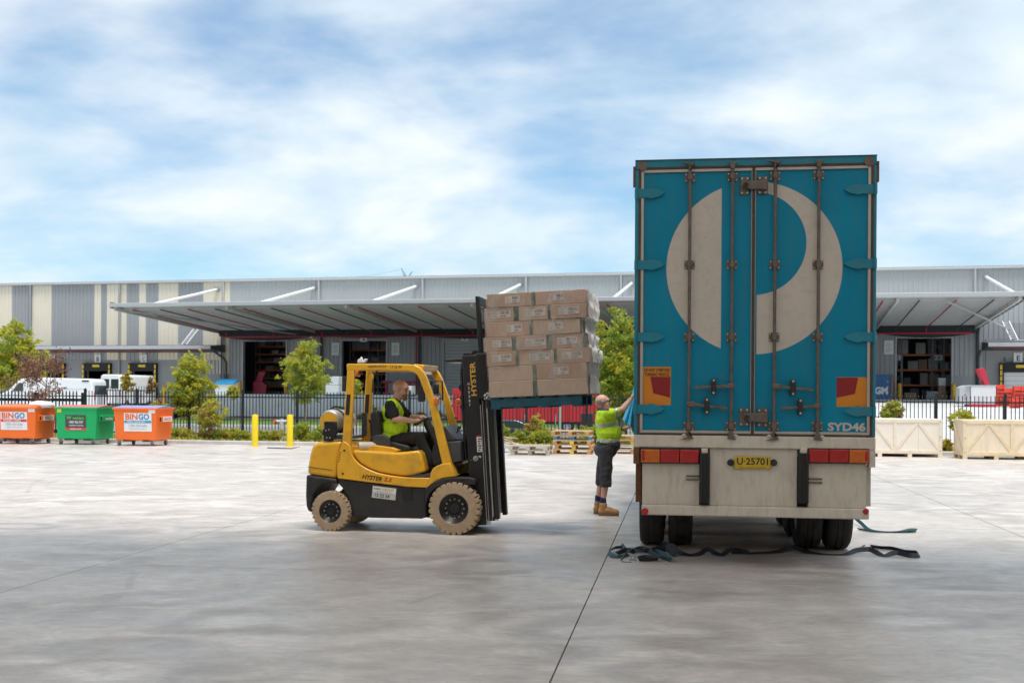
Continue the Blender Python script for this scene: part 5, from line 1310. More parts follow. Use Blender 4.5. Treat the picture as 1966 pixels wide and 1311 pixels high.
def hand(wr_, tip_dir, palm_dn, s=1.0, curl=0.6, thumb=1):
    """palm, four unequal curled fingers and a thumb from the side of the palm; returns prims"""
    w_ = Vector(wr_); d = Vector(tip_dir).normalized(); n_ = Vector(palm_dn); n_ = (n_ - d * n_.dot(d)).normalized(); sd_ = d.cross(n_) * thumb
    out = [('c', w_, w_ + d * 0.05 * s, 0.026 * s, 0.030 * s)]
    for k, (ln, off) in enumerate(((0.072, -0.030), (0.080, -0.010), (0.075, 0.010), (0.060, 0.029))):
        b0 = w_ + d * 0.07 * s + sd_ * (-off) * s; out.append(('c', w_ + d * 0.03 * s + sd_ * (-off * 0.7) * s, b0, 0.0155 * s, 0.0125 * s))
        a = curl * 0.5; p1 = b0 + (d * cos(a) + n_ * sin(a)) * ln * 0.48 * s
        a2 = curl * 1.6; p2 = p1 + (d * cos(a2) + n_ * sin(a2)) * ln * 0.34 * s
        a3 = curl * 2.5; p3 = p2 + (d * cos(a3) + n_ * sin(a3)) * ln * 0.24 * s
        out += [('c', b0, p1, 0.0105 * s, 0.0095 * s), ('c', p1, p2, 0.0095 * s, 0.0088 * s), ('c', p2, p3, 0.0088 * s, 0.0075 * s)]
    t0 = w_ + d * 0.02 * s + sd_ * 0.026 * s; t1 = t0 + (d * 0.6 + sd_ * 0.7 + n_ * 0.3).normalized() * 0.038 * s; t2 = t1 + (d * 0.85 + sd_ * 0.2 + n_ * 0.5).normalized() * 0.034 * s
    out += [('c', t0, t1, 0.014 * s, 0.011 * s), ('c', t1, t2, 0.011 * s, 0.0085 * s)]
    return out
def head(c, fwd, up, s=1.0):
    """prims of a head looking along fwd, plus a frame to place the features"""
    f = Vector(fwd).normalized(); u = Vector(up); u = (u - f * u.dot(f)).normalized(); r = u.cross(f)
    Rm = Matrix((f, r, u)).transposed()
    P = lambda a, b_, c_: Vector(c) + Rm @ Vector((a, b_, c_)) * s
    E = lambda p, rad_: ('e', p, tuple(q * s for q in rad_), Rm)
    pr = [E(P(-0.012, 0, 0.028), (0.098, 0.076, 0.092)), E(P(0.018, 0, -0.035), (0.075, 0.062, 0.085)), E(P(0.040, 0, -0.082), (0.045, 0.046, 0.036)),
          E(P(0.06, 0, 0.030), (0.036, 0.060, 0.035)), E(P(0.068, 0, -0.012), (0.022, 0.05, 0.035)),
          ('c', P(0.083, 0, 0.014), P(0.106, 0, -0.020), 0.009 * s, 0.013 * s), E(P(0.098, 0, -0.024), (0.012, 0.017, 0.009)),
          E(P(0.078, 0, -0.052), (0.016, 0.026, 0.012)), E(P(0.074, 0, -0.066), (0.016, 0.022, 0.010))]
    for sg in (-1, 1):
        pr += [E(P(-0.008, sg * 0.076, -0.002), (0.019, 0.009, 0.032)), E(P(-0.004, sg * 0.080, 0.012), (0.020, 0.007, 0.018)), E(P(0.080, sg * 0.033, 0.022), (0.012, 0.024, 0.007))]
    return pr, P, Rm
def feature(nm, prims, mat, parent, vox=0.004):
    return dress(fuse(prims, vox, 2), nm, [mat], parent)

# ---------------------------------------------------------------- the driver
drv = empty('person', fr=K, label='bald bearded person in a yellow hi-vis vest, seated driving the forklift', cat='person')
def D(zx, zy, y): 
    a, c = fk(zx, zy, y); return Vector((a, y, c))
hc = D(688, 288, CLY)
hp, HP, HR = head(hc, (1, -0.10, -0.10), (0.08, 0, 1), 1.08)
hipN, hipF = D(606, 612, CLY - 0.10), D(606, 612, CLY + 0.10)
kneeN, kneeF = D(800, 588, CLY - 0.15), D(868, 588, CLY + 0.13)
ankN, ankF = D(880, 752, CLY - 0.16), D(905, 740, CLY + 0.14)
shN, shF = D(628, 392, CLY - 0.20), D(660, 392, CLY + 0.20)
elN, elF = D(650, 470, CLY - 0.27), D(745, 465, CLY + 0.26)
wrN, wrF = D(770, 487, CLY - 0.17), D(805, 462, CLY + 0.14)
hndN, hndF = D(828, 477, CLY - 0.13), D(850, 460, CLY + 0.12)
chest = D(645, 430, CLY); belly = D(655, 530, CLY); waist = D(625, 590, CLY); neck0 = D(650, 365, CLY)
tors = [('e', chest, (0.135, 0.19, 0.17)), ('e', belly, (0.165, 0.185, 0.15)), ('e', waist, (0.15, 0.18, 0.11)), ('c', shN, shF, 0.075, 0.075), ('e', D(640, 395, CLY), (0.10, 0.17, 0.09))]
body = hp + [('c', neck0, HP(-0.02, 0, -0.06), 0.068, 0.062)] + tors
body += [('c', shN, elN, 0.060, 0.050), ('c', elN, wrN, 0.050, 0.031), ('c', shF, elF, 0.060, 0.050), ('c', elF, wrF, 0.050, 0.031)]
body += hand(wrN, hndN - wrN, (0.2, 0.1, -1), 1.05, 0.75, 1) + hand(wrF, hndF - wrF, (0.2, -0.1, -1), 1.05, 0.75, -1)
body += [('c', hipN, kneeN, 0.088, 0.066), ('c', hipF, kneeF, 0.088, 0.066), ('c', kneeN, ankN, 0.064, 0.046), ('c', kneeF, ankF, 0.064, 0.046)]
beard_c = HP(0.045, 0, -0.085)
def is_beard(c):
    q = HR.inverted() @ (Vector(c) - hc)
    return q.z < -0.050 and q.x > 0.045 and q.z < -0.062 + 0.5 * max(0, q.x - 0.055) - 0.0 and q.z > -0.16 and abs(q.y) < 0.075
bd = dress(fuse(body, 0.0065, 3), 'body', [m_skin, m_hair], drv, lambda c: 1 if is_beard(c) else 0)
feature('beard', [('e', HP(0.052, 0, -0.088), (0.040, 0.040, 0.032), HR), ('e', HP(0.060, 0, -0.108), (0.030, 0.028, 0.030), HR), ('e', HP(0.076, 0, -0.050), (0.013, 0.024, 0.006), HR)], m_hair, drv)
for sg in (-1, 1): feature('eye', [('e', HP(0.084, sg * 0.032, 0.008), (0.008, 0.014, 0.006), HR)], m_eye, drv, 0.003)
inf = lambda prims, d: [(p[0], p[1], p[2], p[3] + d, p[4] + d) if p[0] == 'c' else (p[0], p[1], tuple(q + d for q in p[2]), *p[3:]) for p in prims]
slv = [('c', shN, shN.lerp(elN, 0.78), 0.078, 0.072), ('c', shF, shF.lerp(elF, 0.75), 0.078, 0.072)]
tsh = fuse(inf(tors, 0.010) + slv + [('c', neck0, neck0 + Vector((0.01, 0, 0.05)), 0.076, 0.072)], 0.009, 3, 0.006, 14)
dress(tsh, 'shirt', [m_blk], drv, keep=lambda c: c.z < neck0.z + 0.045)
vst = fuse(inf(tors, 0.024), 0.009, 2, 0.015, 11)
def vest_keep(c):
    if c.z > shN.z + 0.10: return False
    dx = c.x - chest.x
    if abs(c.y - CLY) > 0.215 and c.z > elN.z - 0.02 and False: return False
    if dx > 0.05 and abs(c.y - CLY) < 0.055 + 0.05 * max(0, (c.z - chest.z) / 0.15): return False     # open front
    for s_ in (shN, shF):
        q = Vector(c) - (s_ + Vector((0.0, 0, -0.045)))
        if Vector((q.x, q.z * 0.72)).length < 0.088 and abs(c.y - CLY) > 0.175: return False          # arm holes
    if Vector((c.x - neck0.x - 0.02, c.y - CLY)).length < 0.085 and c.z > neck0.z - 0.06: return False
    return c.z > D(600, 592, CLY).z - 0.02
dress(vst, 'vest', [m_hv], drv, keep=vest_keep)
trs = fuse([('c', hipN, kneeN, 0.105, 0.080), ('c', hipF, kneeF, 0.105, 0.080), ('c', kneeN, ankN, 0.078, 0.064), ('c', kneeF, ankF, 0.078, 0.064), ('e', waist + Vector((0, 0, -0.06)), (0.165, 0.20, 0.12))], 0.009, 3, 0.008, 10)
dress(trs, 'trousers', [m_blk], drv)
for an in (ankN, ankF):
    t_ = an + Vector((0.15, 0, -0.075))
    feature('boot', [('c', an + Vector((0, 0, -0.02)), an + Vector((0, 0, -0.07)), 0.058, 0.056), ('c', an + Vector((0.0, 0, -0.085)), t_, 0.048, 0.040)], m_bboot, drv, 0.007)

# ---------------------------------------------------------------- the worker at the curtain
WY = G(1163, 988).y
wrk = empty('person', G(1163, 988), 0, 'person in yellow hi-vis shirt and dark shorts reaching up to the trailer curtain', 'person')
O = G(1163, 988)
def Wp(zx, zy, dy=0.0):
    p = AT(1100 + zx / 4.519, 720 + zy / 4.519, WY + dy); return p - O
hc = Wp(262, 240)
hp, HP, HR = head(hc, (1, 0.05, 0.20), (-0.22, 0, 1), 1.06)
neck0 = Wp(258, 300)
shN, shF = Wp(318, 335, -0.16), Wp(312, 335, 0.20)
elN = Wp(428, 300, -0.12); wrN = Wp(505, 205, -0.02); hnN = Wp(528, 165, 0.0)
elF = Wp(372, 478, 0.27); wrF = Wp(446, 463, 0.12); hnF = Wp(500, 446, 0.10)
chest = Wp(286, 385); belly = Wp(310, 500); waist = Wp(306, 575)
hipN, hipF = Wp(292, 640, -0.10), Wp(285, 640, 0.10)
knN, knF = Wp(296, 830, -0.11), Wp(262, 825, 0.12)
anN, anF = Wp(262, 1090, -0.11), Wp(218, 1072, 0.15)
tors = [('e', chest, (0.150, 0.195, 0.17)), ('e', belly, (0.178, 0.185, 0.17)), ('e', waist, (0.165, 0.18, 0.11)), ('c', shN, shF, 0.080, 0.080), ('e', Wp(272, 345), (0.11, 0.18, 0.09))]
body = hp + [('c', neck0, HP(-0.03, 0, -0.05), 0.068, 0.063)] + tors + [('e', Wp(285, 630), (0.155, 0.175, 0.12))]
body += [('c', shN, elN, 0.062, 0.050), ('c', elN, elN.lerp(wrN, 0.35), 0.050, 0.048), ('c', elN.lerp(wrN, 0.35), wrN, 0.048, 0.030), ('c', shF, elF, 0.060, 0.048), ('c', elF, wrF, 0.047, 0.030)]
body += hand(wrN, hnN - wrN, (1, 0.3, 0), 1.0, 0.5, 1) + hand(wrF, hnF - wrF, (0.5, -0.3, -0.8), 1.0, 0.8, -1)
body += [('c', hipN, knN, 0.090, 0.062), ('c', hipF, knF, 0.090, 0.062), ('c', knN, knN.lerp(anN, 0.35), 0.055, 0.058), ('c', knN.lerp(anN, 0.35), anN, 0.058, 0.040), ('c', knF, knF.lerp(anF, 0.35), 0.055, 0.058), ('c', knF.lerp(anF, 0.35), anF, 0.058, 0.040)]
def stub(c):
    q = HR.inverted() @ (Vector(c) - hc)
    return 1 if (q.x < 0.03 and q.z > -0.09 and q.z < 0.05 and q.x > -0.2 and abs(q.y) < 0.2 and q.z > -0.09 and not (q.x > -0.02 and q.z < -0.03)) and (Vector(c) - hc).length < 0.16 else 0
dress(fuse(body, 0.0065, 3), 'body', [m_skin, m_stub], wrk, stub)
for sg in (-1, 1): feature('eye', [('e', HP(0.084, sg * 0.032, 0.008), (0.008, 0.014, 0.006), HR)], m_eye, wrk, 0.003)
gl = MB()
for sg in (-1, 1):
    c0 = HP(0.093, sg * 0.034, 0.008); rr = [c0 + HR @ Vector((0.004 * cos(a), 0.026 * cos(a), 0.018 * sin(a))) for a in [2 * pi * k / 16 for k in range(17)]]
    gl.tube(rr, 0.004, 6); gl.tube([HP(0.09, sg * 0.06, 0.012), HP(0.05, sg * 0.083, 0.014), HP(-0.01, sg * 0.085, 0.012)], 0.005, 6)
gl.tube([HP(0.097, -0.01, 0.012), HP(0.097, 0.01, 0.012)], 0.004, 6)
gl.build('glasses', m_fb, wrk, smooth=60)
slv = [('c', shN, shN.lerp(elN, 0.62), 0.090, 0.076), ('c', shF, shF.lerp(elF, 0.6), 0.088, 0.078)]
sh_ = fuse(inf(tors, 0.016) + slv + [('c', neck0 + Vector((-.01, 0, -.03)), neck0 + Vector((0.0, 0, 0.02)), 0.088, 0.080)], 0.008, 2, 0.017, 9)
zt1, zt2 = Wp(290, 432).z, Wp(300, 567).z
vv_ = (elN - shN).normalized()
def shpick(c):
    t_ = (Vector(c) - shN).dot(vv_); L = (elN - shN).length
    near = (Vector(c) - (shN + vv_ * t_)).length < 0.12 and Vector(c).x > Wp(335, 330).x and c.z > Wp(0, 372).z
    if near and 0.36 * L < t_ < 0.58 * L: return 1
    lean = (c.x - Wp(290, 430).x) * 0.10
    if abs(c.z - zt1 - lean) < 0.026 and not near: return 1
    if abs(c.z - zt2) < 0.024: return 1
    if c.z > neck0.z - 0.012 and c.x < neck0.x + 0.08: return 2
    return 0
dress(sh_, 'shirt', [m_hv, m_refl, m_char], wrk, shpick, keep=lambda c: c.z > Wp(300, 583).z and c.z < neck0.z + 0.025 and (Vector(c) - shN).dot(vv_) < 0.72 * (elN - shN).length + (9 if c.z < Wp(0, 380).z else 0))
srt = fuse([('c', hipN, knN + (anN - knN) * 0.42, 0.110, 0.088), ('c', hipF, knF + (anF - knF) * 0.40, 0.110, 0.088), ('e', waist + Vector((0, 0, -0.05)), (0.185, 0.20, 0.14)), ('e', Wp(285, 650), (0.175, 0.195, 0.14))], 0.008, 3, 0.014, 11)
dress(srt, 'shorts', [m_char], wrk, keep=lambda c: c.z > Wp(0, 962).z)
for an in (anN, anF):
    zf = -an.z if False else 0
    base = Vector((an.x, an.y, 0))
    feature('sock', [('c', an + Vector((0, 0, 0.03)), an + Vector((0, 0, -0.02)), 0.048, 0.05)], m_sock, wrk, 0.006)
    toe = base + Vector((0.20, -0.02, 0.055))
    bt = dress(fuse([('c', Vector((an.x, an.y, 0.16)), Vector((an.x, an.y, 0.09)), 0.060, 0.058), ('c', base + Vector((-0.02, 0, 0.07)), base + Vector((0.10, -0.01, 0.075)), 0.055, 0.055), ('c', base + Vector((0.10, -0.01, 0.065)), toe, 0.052, 0.042)], 0.007, 2), 'boot', [m_boot], wrk)
    sm = MB(); pts = []
    for k in range(20):
        a = 2 * pi * k / 20; pts.append((an.x + 0.085 + 0.155 * cos(a), an.y - 0.012 + (0.052 + 0.006 * cos(a)) * sin(a)))
    sm.prism(pts, 0.0, 0.032, 'z'); sm.build('boot_sole', m_sole, wrk, bevel=0.006)
    lc = MB()
    for k in range(4): lc.bar(Vector((an.x + 0.055 + 0.018 * k, an.y - 0.05, 0.175 - 0.022 * k)), Vector((an.x + 0.06 + 0.018 * k, an.y + 0.03, 0.175 - 0.022 * k)), 0.006, 0.006)
    tag(lc.build('boot_laces', m_sole, wrk), kind='stuff')
wb = MB(); wb.cyl(wrF.lerp(elF, 0.10), wrF.lerp(elF, 0.22), 0.040, n=16); wb.build('wrist_band', m_fb, wrk, smooth=40)
rt = MB(); c_ = hnF + Vector((0.05, -0.02, -0.02)); rt.cbox(c_, (0.05, 0.05, 0.13)); rt.cbox(c_ + Vector((0.02, 0, -0.03)), (0.06, 0.03, 0.05))
o = rt.build('ratchet_buckle', m_fb, None, bevel=0.01); o.location = O; tag(o, 'black ratchet buckle held in the standing person\'s lower hand', 'ratchet')
# ================================================================ THINGS IN THE YARD
m_orange = M('orange_bin_paint', (0.92, 0.17, 0.02), 0.45, var=0.06, scale=2, dirt=((0.45, 0.10, 0.03), 0.3, 4))
m_green = M('green_bin_paint', (0.0, 0.42, 0.12), 0.45, var=0.05, scale=2, dirt=((0.02, 0.18, 0.06), 0.3, 4))
m_redl = M('faded_red_lid', (0.55, 0.13, 0.13), 0.6, var=0.1); m_bluel = M('faded_blue_lid', (0.22, 0.27, 0.55), 0.6, var=0.1)
m_dred = M('dark_red_bin', (0.38, 0.02, 0.03), 0.5)
m_sblue = M('sign_blue', (0.01, 0.22, 0.50), 0.5, var=0); m_cyan = M('sign_cyan', (0.03, 0.35, 0.55), 0.5, var=0); m_sred = M('sign_red', (0.70, 0.04, 0.03), 0.5, var=0)
m_sor = M('sign_orange', (0.78, 0.12, 0.02), 0.5, var=0); m_sgrey = M('sign_charcoal', (0.06, 0.065, 0.065), 0.5, var=0); m_slime = M('sign_lime', (0.10, 0.55, 0.08), 0.5, var=0)
m_swhite = M('sign_white', (0.80, 0.80, 0.80), 0.5, var=0); m_sgb = M('sign_grey_blue', (0.25, 0.32, 0.40), 0.5, var=0)
m_cast = M('castor', (0.10, 0.10, 0.10), 0.5)
def waste_bin(px, py, wpx, body, lid, label, kind, yaw=None, d=1.25, open_lid=False):
    p = G(px, py); fr = Frame(p, YAW if yaw is None else yaw)
    b = empty('waste_bin', fr=fr, label=label, cat='bin', group='waste bins by the fence')
    w_ = 1.52; hz0, hz1 = 0.19, 1.27
    t0, t1 = w_ / 2, w_ / 2 - 0.05          # a little wider at the rim
    pr = [(-t1, -0.0), (t1, 0.0), (t1, d), (-t1, d)]
    mb = MB(); lo = [(-t1, 0.04, hz0), (t1, 0.04, hz0), (t1, d - 0.02, hz0), (-t1, d - 0.02, hz0)]; hi = [(-t0, -0.03, hz1), (t0, -0.03, hz1), (t0, d + 0.06, hz1), (-t0, d + 0.06, hz1)]
    mb.add(lo + hi, [(0, 1, 2, 3), (0, 4, 5, 1), (1, 5, 6, 2), (2, 6, 7, 3), (3, 7, 4, 0), (4, 7, 6, 5)])
    mb.build('tub', body, b, bevel=0.025)
    mb = MB(); mb.box(-t0 - 0.03, t0 + 0.03, -0.06, -0.02, hz1 - 0.05, hz1 + 0.012); mb.box(-t0 - 0.03, t0 + 0.03, d + 0.05, d + 0.09, hz1 - 0.05, hz1 + 0.012)
    mb.box(-t0 - 0.03, -t0 + 0.01, -0.02, d + 0.05, hz1 - 0.05, hz1 + 0.012); mb.box(t0 - 0.01, t0 + 0.03, -0.02, d + 0.05, hz1 - 0.05, hz1 + 0.012); mb.build('rim', body, b, bevel=0.01)
    mb = MB(); mb.prism([(-0.05, hz1 + 0.015), (d * 0.5, hz1 + 0.09), (d + 0.08, hz1 + 0.015)], -t0 - 0.03, t0 + 0.03, 'x'); mb.build('lid', lid, b, bevel=0.015)
    for sx in (-1, 1):
        mb = MB(); mb.box(sx * t0 - 0.10 if sx < 0 else t0 - 0.06, sx * t0 + 0.06 if sx < 0 else t0 + 0.10, 0.18, d - 0.22, 0.80, 1.0)
        fkp = mb.build('fork_pocket', body, b, bevel=0.012)
        mb = MB(); q = sx * (t0 + 0.10) if sx > 0 else -t0 - 0.10; mb.box(q - 0.035 * sx - 0.03, q - 0.035 * sx + 0.03, 0.172, 0.179, 0.83, 0.97); mb.build('pocket_mouth', m_black, fkp)
        if sx > 0 and kind:
            mb = MB(); mb.box(t0 + 0.101, t0 + 0.104, 0.3, d - 0.28, 0.82, 0.985); s_ = mb.build('pocket_sign', m_swhite if kind != 'w' else body, fkp)
            Mx = Matrix.Translation((t0 + 0.107, (0.02 + d) / 2, 0.90)) @ Matrix.Rotation(pi / 2, 4, 'Z') @ XZ
            text('BINGO' if kind != 'w' else 'wanless', m_sor if kind != 'w' else m_swhite, s_, 0, 0, 0.5, 0.11, M4=Mx, bold=0.02)
    for sx, yy in ((-t1 + 0.10, 0.10), (t1 - 0.14, 0.10), (-t1 + 0.10, d - 0.12), (t1 - 0.14, d - 0.12)):
        mb = MB(); mb.cyl((sx - 0.03, yy, 0.085), (sx + 0.03, yy, 0.085), 0.085, n=16); c_ = mb.build('castor', m_cast, b, smooth=40)
        mb = MB(); mb.box(sx - 0.045, sx - 0.032, yy - 0.03, yy + 0.03, 0.08, 0.20); mb.box(sx + 0.032, sx + 0.045, yy - 0.03, yy + 0.03, 0.08, 0.20); mb.build('castor_fork', m_trim, c_)
    for sx in (-0.45, 0.25):
        mb = MB(); mb.box(sx, sx + 0.22, 0.02, d - 0.05, 0.15, 0.19); mb.build('skid', m_black, b)
    # signs lie on the sloping front
    tilt_ = math.atan2(0.07, hz1 - hz0)
    MF = lambda x, z: Matrix.Translation((x, 0.04 - (z - hz0) * 0.07 / (hz1 - hz0) - 0.006, z)) @ Matrix.Rotation(tilt_, 4, 'X')
    def pan(x, z, wd, ht, mat, off=0.0, nm='sign'):
        mb = MB(); mb.box(-wd / 2, wd / 2, -0.002 - off, 0.002 - off, -ht / 2, ht / 2, MF(x, z)); return mb.build(nm, mat, b)
    def wri(s, m, x, z, wd, ht, par, off=0.006, bold=0.0): return text(s, m, par, 0, 0, wd, ht, M4=MF(x, z) @ Matrix.Translation((0, -off, 0)) @ XZ, bold=bold)
    if kind in ('g', 'p'):
        cx_ = 0.10 if kind == 'p' else -0.05; s_ = pan(cx_, 0.80, 0.98, 0.62, m_swhite)
        wri('BIN', m_sor, cx_ - 0.22, 0.985, 0.44, 0.20, s_, bold=0.03); wri('GO', m_sblue, cx_ + 0.22, 0.985, 0.38, 0.20, s_, bold=0.03)
        bnd = pan(cx_, 0.815, 0.96, 0.085, m_sred if kind == 'g' else m_cyan, 0.004, 'sign_band')
        wri('GENERAL WASTE' if kind == 'g' else 'PAPER & CARDBOARD', m_swhite, cx_ - 0.06, 0.815, 0.64, 0.05, bnd, 0.012, 0.02)
        wri('1300 424 646', m_sgb, cx_, 0.685, 0.64, 0.085, s_); wri('bingoindustries.com.au', m_sgb, cx_, 0.58, 0.60, 0.055, s_)
        pan(t1 - 0.10, 1.17, 0.24, 0.12, m_swhite, 0, 'serial_label')
    elif kind == 'w':
        s_ = pan(-0.02, 0.80, 0.76, 0.44, m_sgrey); wri('wanless', m_slime, 0.08, 0.92, 0.42, 0.10, s_, bold=0.02); wri('W', m_slime, -0.26, 0.925, 0.18, 0.11, s_, bold=0.03)
        wri('1300 926 537', m_swhite, 0.0, 0.775, 0.52, 0.085, s_, bold=0.02); wri('wanless.com.au', m_swhite, 0.0, 0.67, 0.52, 0.06, s_, bold=0.01)
        bnd = pan(-0.02, 0.54, 0.76, 0.085, m_sred); wri('GENERAL WASTE', m_swhite, -0.02, 0.54, 0.42, 0.045, bnd, 0.008, 0.02)
        pan(-t1 + 0.10, 1.17, 0.15, 0.13, M('yellow_label', (0.75, 0.72, 0.02), 0.5, var=0), 0, 'serial_label')
    return b
waste_bin(259, 856, 86, m_orange, m_bluel, 'orange waste bin with a faded blue lid, nearest the yellow bollards', 'p')
waste_bin(146, 853.5, 86, m_green, m_redl, 'green waste bin with a faded red lid between two orange bins', 'w')
ob = waste_bin(29, 852.5, 86, m_orange, m_orange, 'orange waste bin with white rubbish under its lid, cut by the picture edge', 'g')
rb = waste_bin(36, 848, 86, m_dred, m_dred, 'dark red bin almost hidden behind the leftmost orange bin', None, d=1.0)
mb = MB(); mb.ball((0, 0, 0), (0.42, 0.3, 0.13), 8); 
for i, v in enumerate(mb.v): mb.v[i] = tuple(Vector(v) * (1 + 0.25 * noise.noise(Vector(v) * 9)))
o = mb.build('rubbish_bag', m_swhite, None, smooth=50); o.location = G(29, 852.5) + Vector((0.75, 0.35, 1.36)); tag(o, 'white rubbish bag bulging out of the leftmost orange bin', 'bag')

# yellow bollards and the fire hydrant booster
for px, lab in ((489.5, 'yellow steel bollard left of the hydrant pipe'), (556.5, 'yellow steel bollard right of the hydrant pipe, nearer the forklift')):
    b = empty('bollard', G(px, 856.5), 0, lab, 'bollard', 'yellow bollards by the kerb')
    mb = MB(); mb.lathe([(0.105, 0), (0.105, 1.04), (0.095, 1.07), (0.0, 1.085)], None, 24); mb.build('post', M('bollard_yellow', (0.85, 0.62, 0.01), 0.45, var=0.03), b, smooth=40)
    mb = MB(); mb.box(-0.16, 0.16, -0.16, 0.16, 0, 0.015); mb.build('base_plate', m_yel, b)
hy = empty('hydrant', S.w((S.i @ G(541, 850))[:2] + (0.08,)), S.yaw, 'pale grey hydrant pipe with two red caps between the yellow bollards', 'hydrant')
m_hyd = M('hydrant_grey', (0.55, 0.57, 0.58), 0.5)
mb = MB(); mb.cyl((0, 0, 0), (0, 0, 0.72), 0.075, n=16); mb.build('riser', m_hyd, hy, smooth=40)
mb = MB(); mb.cyl((-0.20, 0, 0.70), (0.20, 0, 0.70), 0.055, n=14); mb.cyl((0, 0, 0.66), (0, 0, 0.80), 0.05, n=12); mb.build('cross_pipe', m_hyd, hy, smooth=40)
for sx in (-1, 1): mb = MB(); mb.cyl((sx * 0.2, 0, 0.70), (sx * 0.29, -0.02, 0.66), 0.075, n=16); mb.build('red_cap', M('hydrant_red', (0.62, 0.04, 0.03), 0.4), hy, smooth=40)
mb = MB(); mb.cyl((-0.2, 0.05, 0.12), (0.2, 0.05, 0.12), 0.03, n=10); mb.build('drain_pipe', m_hyd, hy)
pts = [G(513, 859), G(560, 860.5), G(576, 857.5), G(560, 861.8), G(513, 860.4)]
mb = MB(); mb.add([p + Vector((0, 0, 0.012)) for p in pts] + [p + Vector((0, 0, 0.001)) for p in pts], [(0, 1, 2, 3, 4)] + [(i, (i + 1) % 5, 5 + (i + 1) % 5, 5 + i) for i in range(5)])
tag(mb.build('rubber_strip', m_black), 'thin black strip lying on the concrete below the yellow bollards', 'strip')

# ---------------------------------------------------------------- boundary fence and sliding gate
m_fence = M('fence_black', (0.015, 0.017, 0.020), 0.45, var=0.1)
FY = 5.4
def frail(x0, x1, z, ht, par, nm='rail', y=FY): mb = MB(); mb.box(x0, x1, y - 0.02, y + 0.02, z, z + ht); return mb.build(nm, m_fence, par)
pk = MB(); pk.box(-0.0125, 0.0125, -0.0125, 0.0125, 0.10, 1.80); pk.lathe([(0.0, 0.055), (0.02, 0.03), (0.02, 0.01), (0.0125, 0.0)], Matrix.Translation((0, 0, 1.80)), 6); pk_me = pk.mesh('picket', m_fence)
pkg = MB(); pkg.box(-0.02, 0.02, -0.02, 0.02, 0.10, 1.80); pkg.box(-0.012, 0.012, -0.012, 0.012, 1.8, 1.86); pkg_me = pkg.mesh('picket', m_fence)
po = MB(); po.box(-0.045, 0.045, -0.045, 0.045, 0.0, 1.88); po.box(-0.05, 0.05, -0.05, 0.05, 1.88, 1.9); po.lathe([(0.03, 0), (0.03, 0.03), (0, 0.05)], Matrix.Translation((0, 0, 1.9)), 8); po_me = po.mesh('fence_post', m_fence)
def sx_at(px): return S.hit(px, 800, FY)[0]
fence_runs = [(163, 1228, 'long black picket fence from the sliding gate to the trailer'), (1668, 2010, 'black picket fence behind the pale timber crates')]
for a, b_, lab in fence_runs:
    x0, x1 = sx_at(a), sx_at(b_)
    f = empty('fence', fr=S, label=lab, cat='fence')
    # drop pickets hidden behind the load and forklift are still built: the fence runs on
    sp = 0.135; n = int((x1 - x0) / sp); frail(x0, x1, 1.62, 0.045, f); frail(x0, x1, 0.16, 0.045, f)
    x = x0; k = 0
    while x <= x1 + 0.01:
        o = link_mesh('fence_post', po_me, f); o.location = (x, FY + 0.02, 0.03); x += 2.30
    for k in range(n):
        xx = x0 + sp * (k + 0.5)
        if abs((xx - x0 + 1.15) % 2.30 - 1.15) < 0.07: continue
        o = link_mesh('picket', pk_me, f); o.location = (xx, FY - 0.035, 0.02)
gt = empty('sliding_gate', fr=S, label='heavy black sliding gate with a thick top beam behind the waste bins', cat='gate')
x0, x1 = sx_at(-30), sx_at(163)
frail(x0, x1, 1.42, 0.12, gt, 'top_beam', FY - 0.25); frail(x0, x1, 1.62, 0.04, gt, 'rail', FY - 0.25); frail(x0, x1, 0.12, 0.15, gt, 'bottom_beam', FY - 0.25)
n = int((x1 - x0) / 0.155)
for k in range(n): o = link_mesh('picket', pkg_me, gt); o.location = (x0 + 0.155 * (k + 0.5), FY - 0.30, 0.0)
for px in (72, 163):
    mb = MB(); xx = sx_at(px); mb.box(xx - 0.07, xx + 0.07, FY - 0.18, FY - 0.06, 0, 1.78); mb.build('gate_post', m_fence, gt)
# second, farther fence seen past the end of the gate
f2 = empty('fence', fr=S, label='farther short black picket fence in front of the white vans', cat='fence')
Y2 = 18.0; q0, q1 = S.hit(192, 750, Y2)[0], S.hit(305, 750, Y2)[0]
mb = MB(); mb.box(q0, q1, Y2, Y2 + 0.04, 1.88, 1.93); mb.build('rail', m_fence, f2)
mb = MB(); mb.box(q0, q1, Y2, Y2 + 0.04, 0.5, 0.55); mb.build('rail', m_fence, f2)
for k in range(int((q1 - q0) / 0.15)): o = link_mesh('picket', pk_me, f2); o.location = (q0 + 0.15 * k, Y2 - 0.03, 0.30)

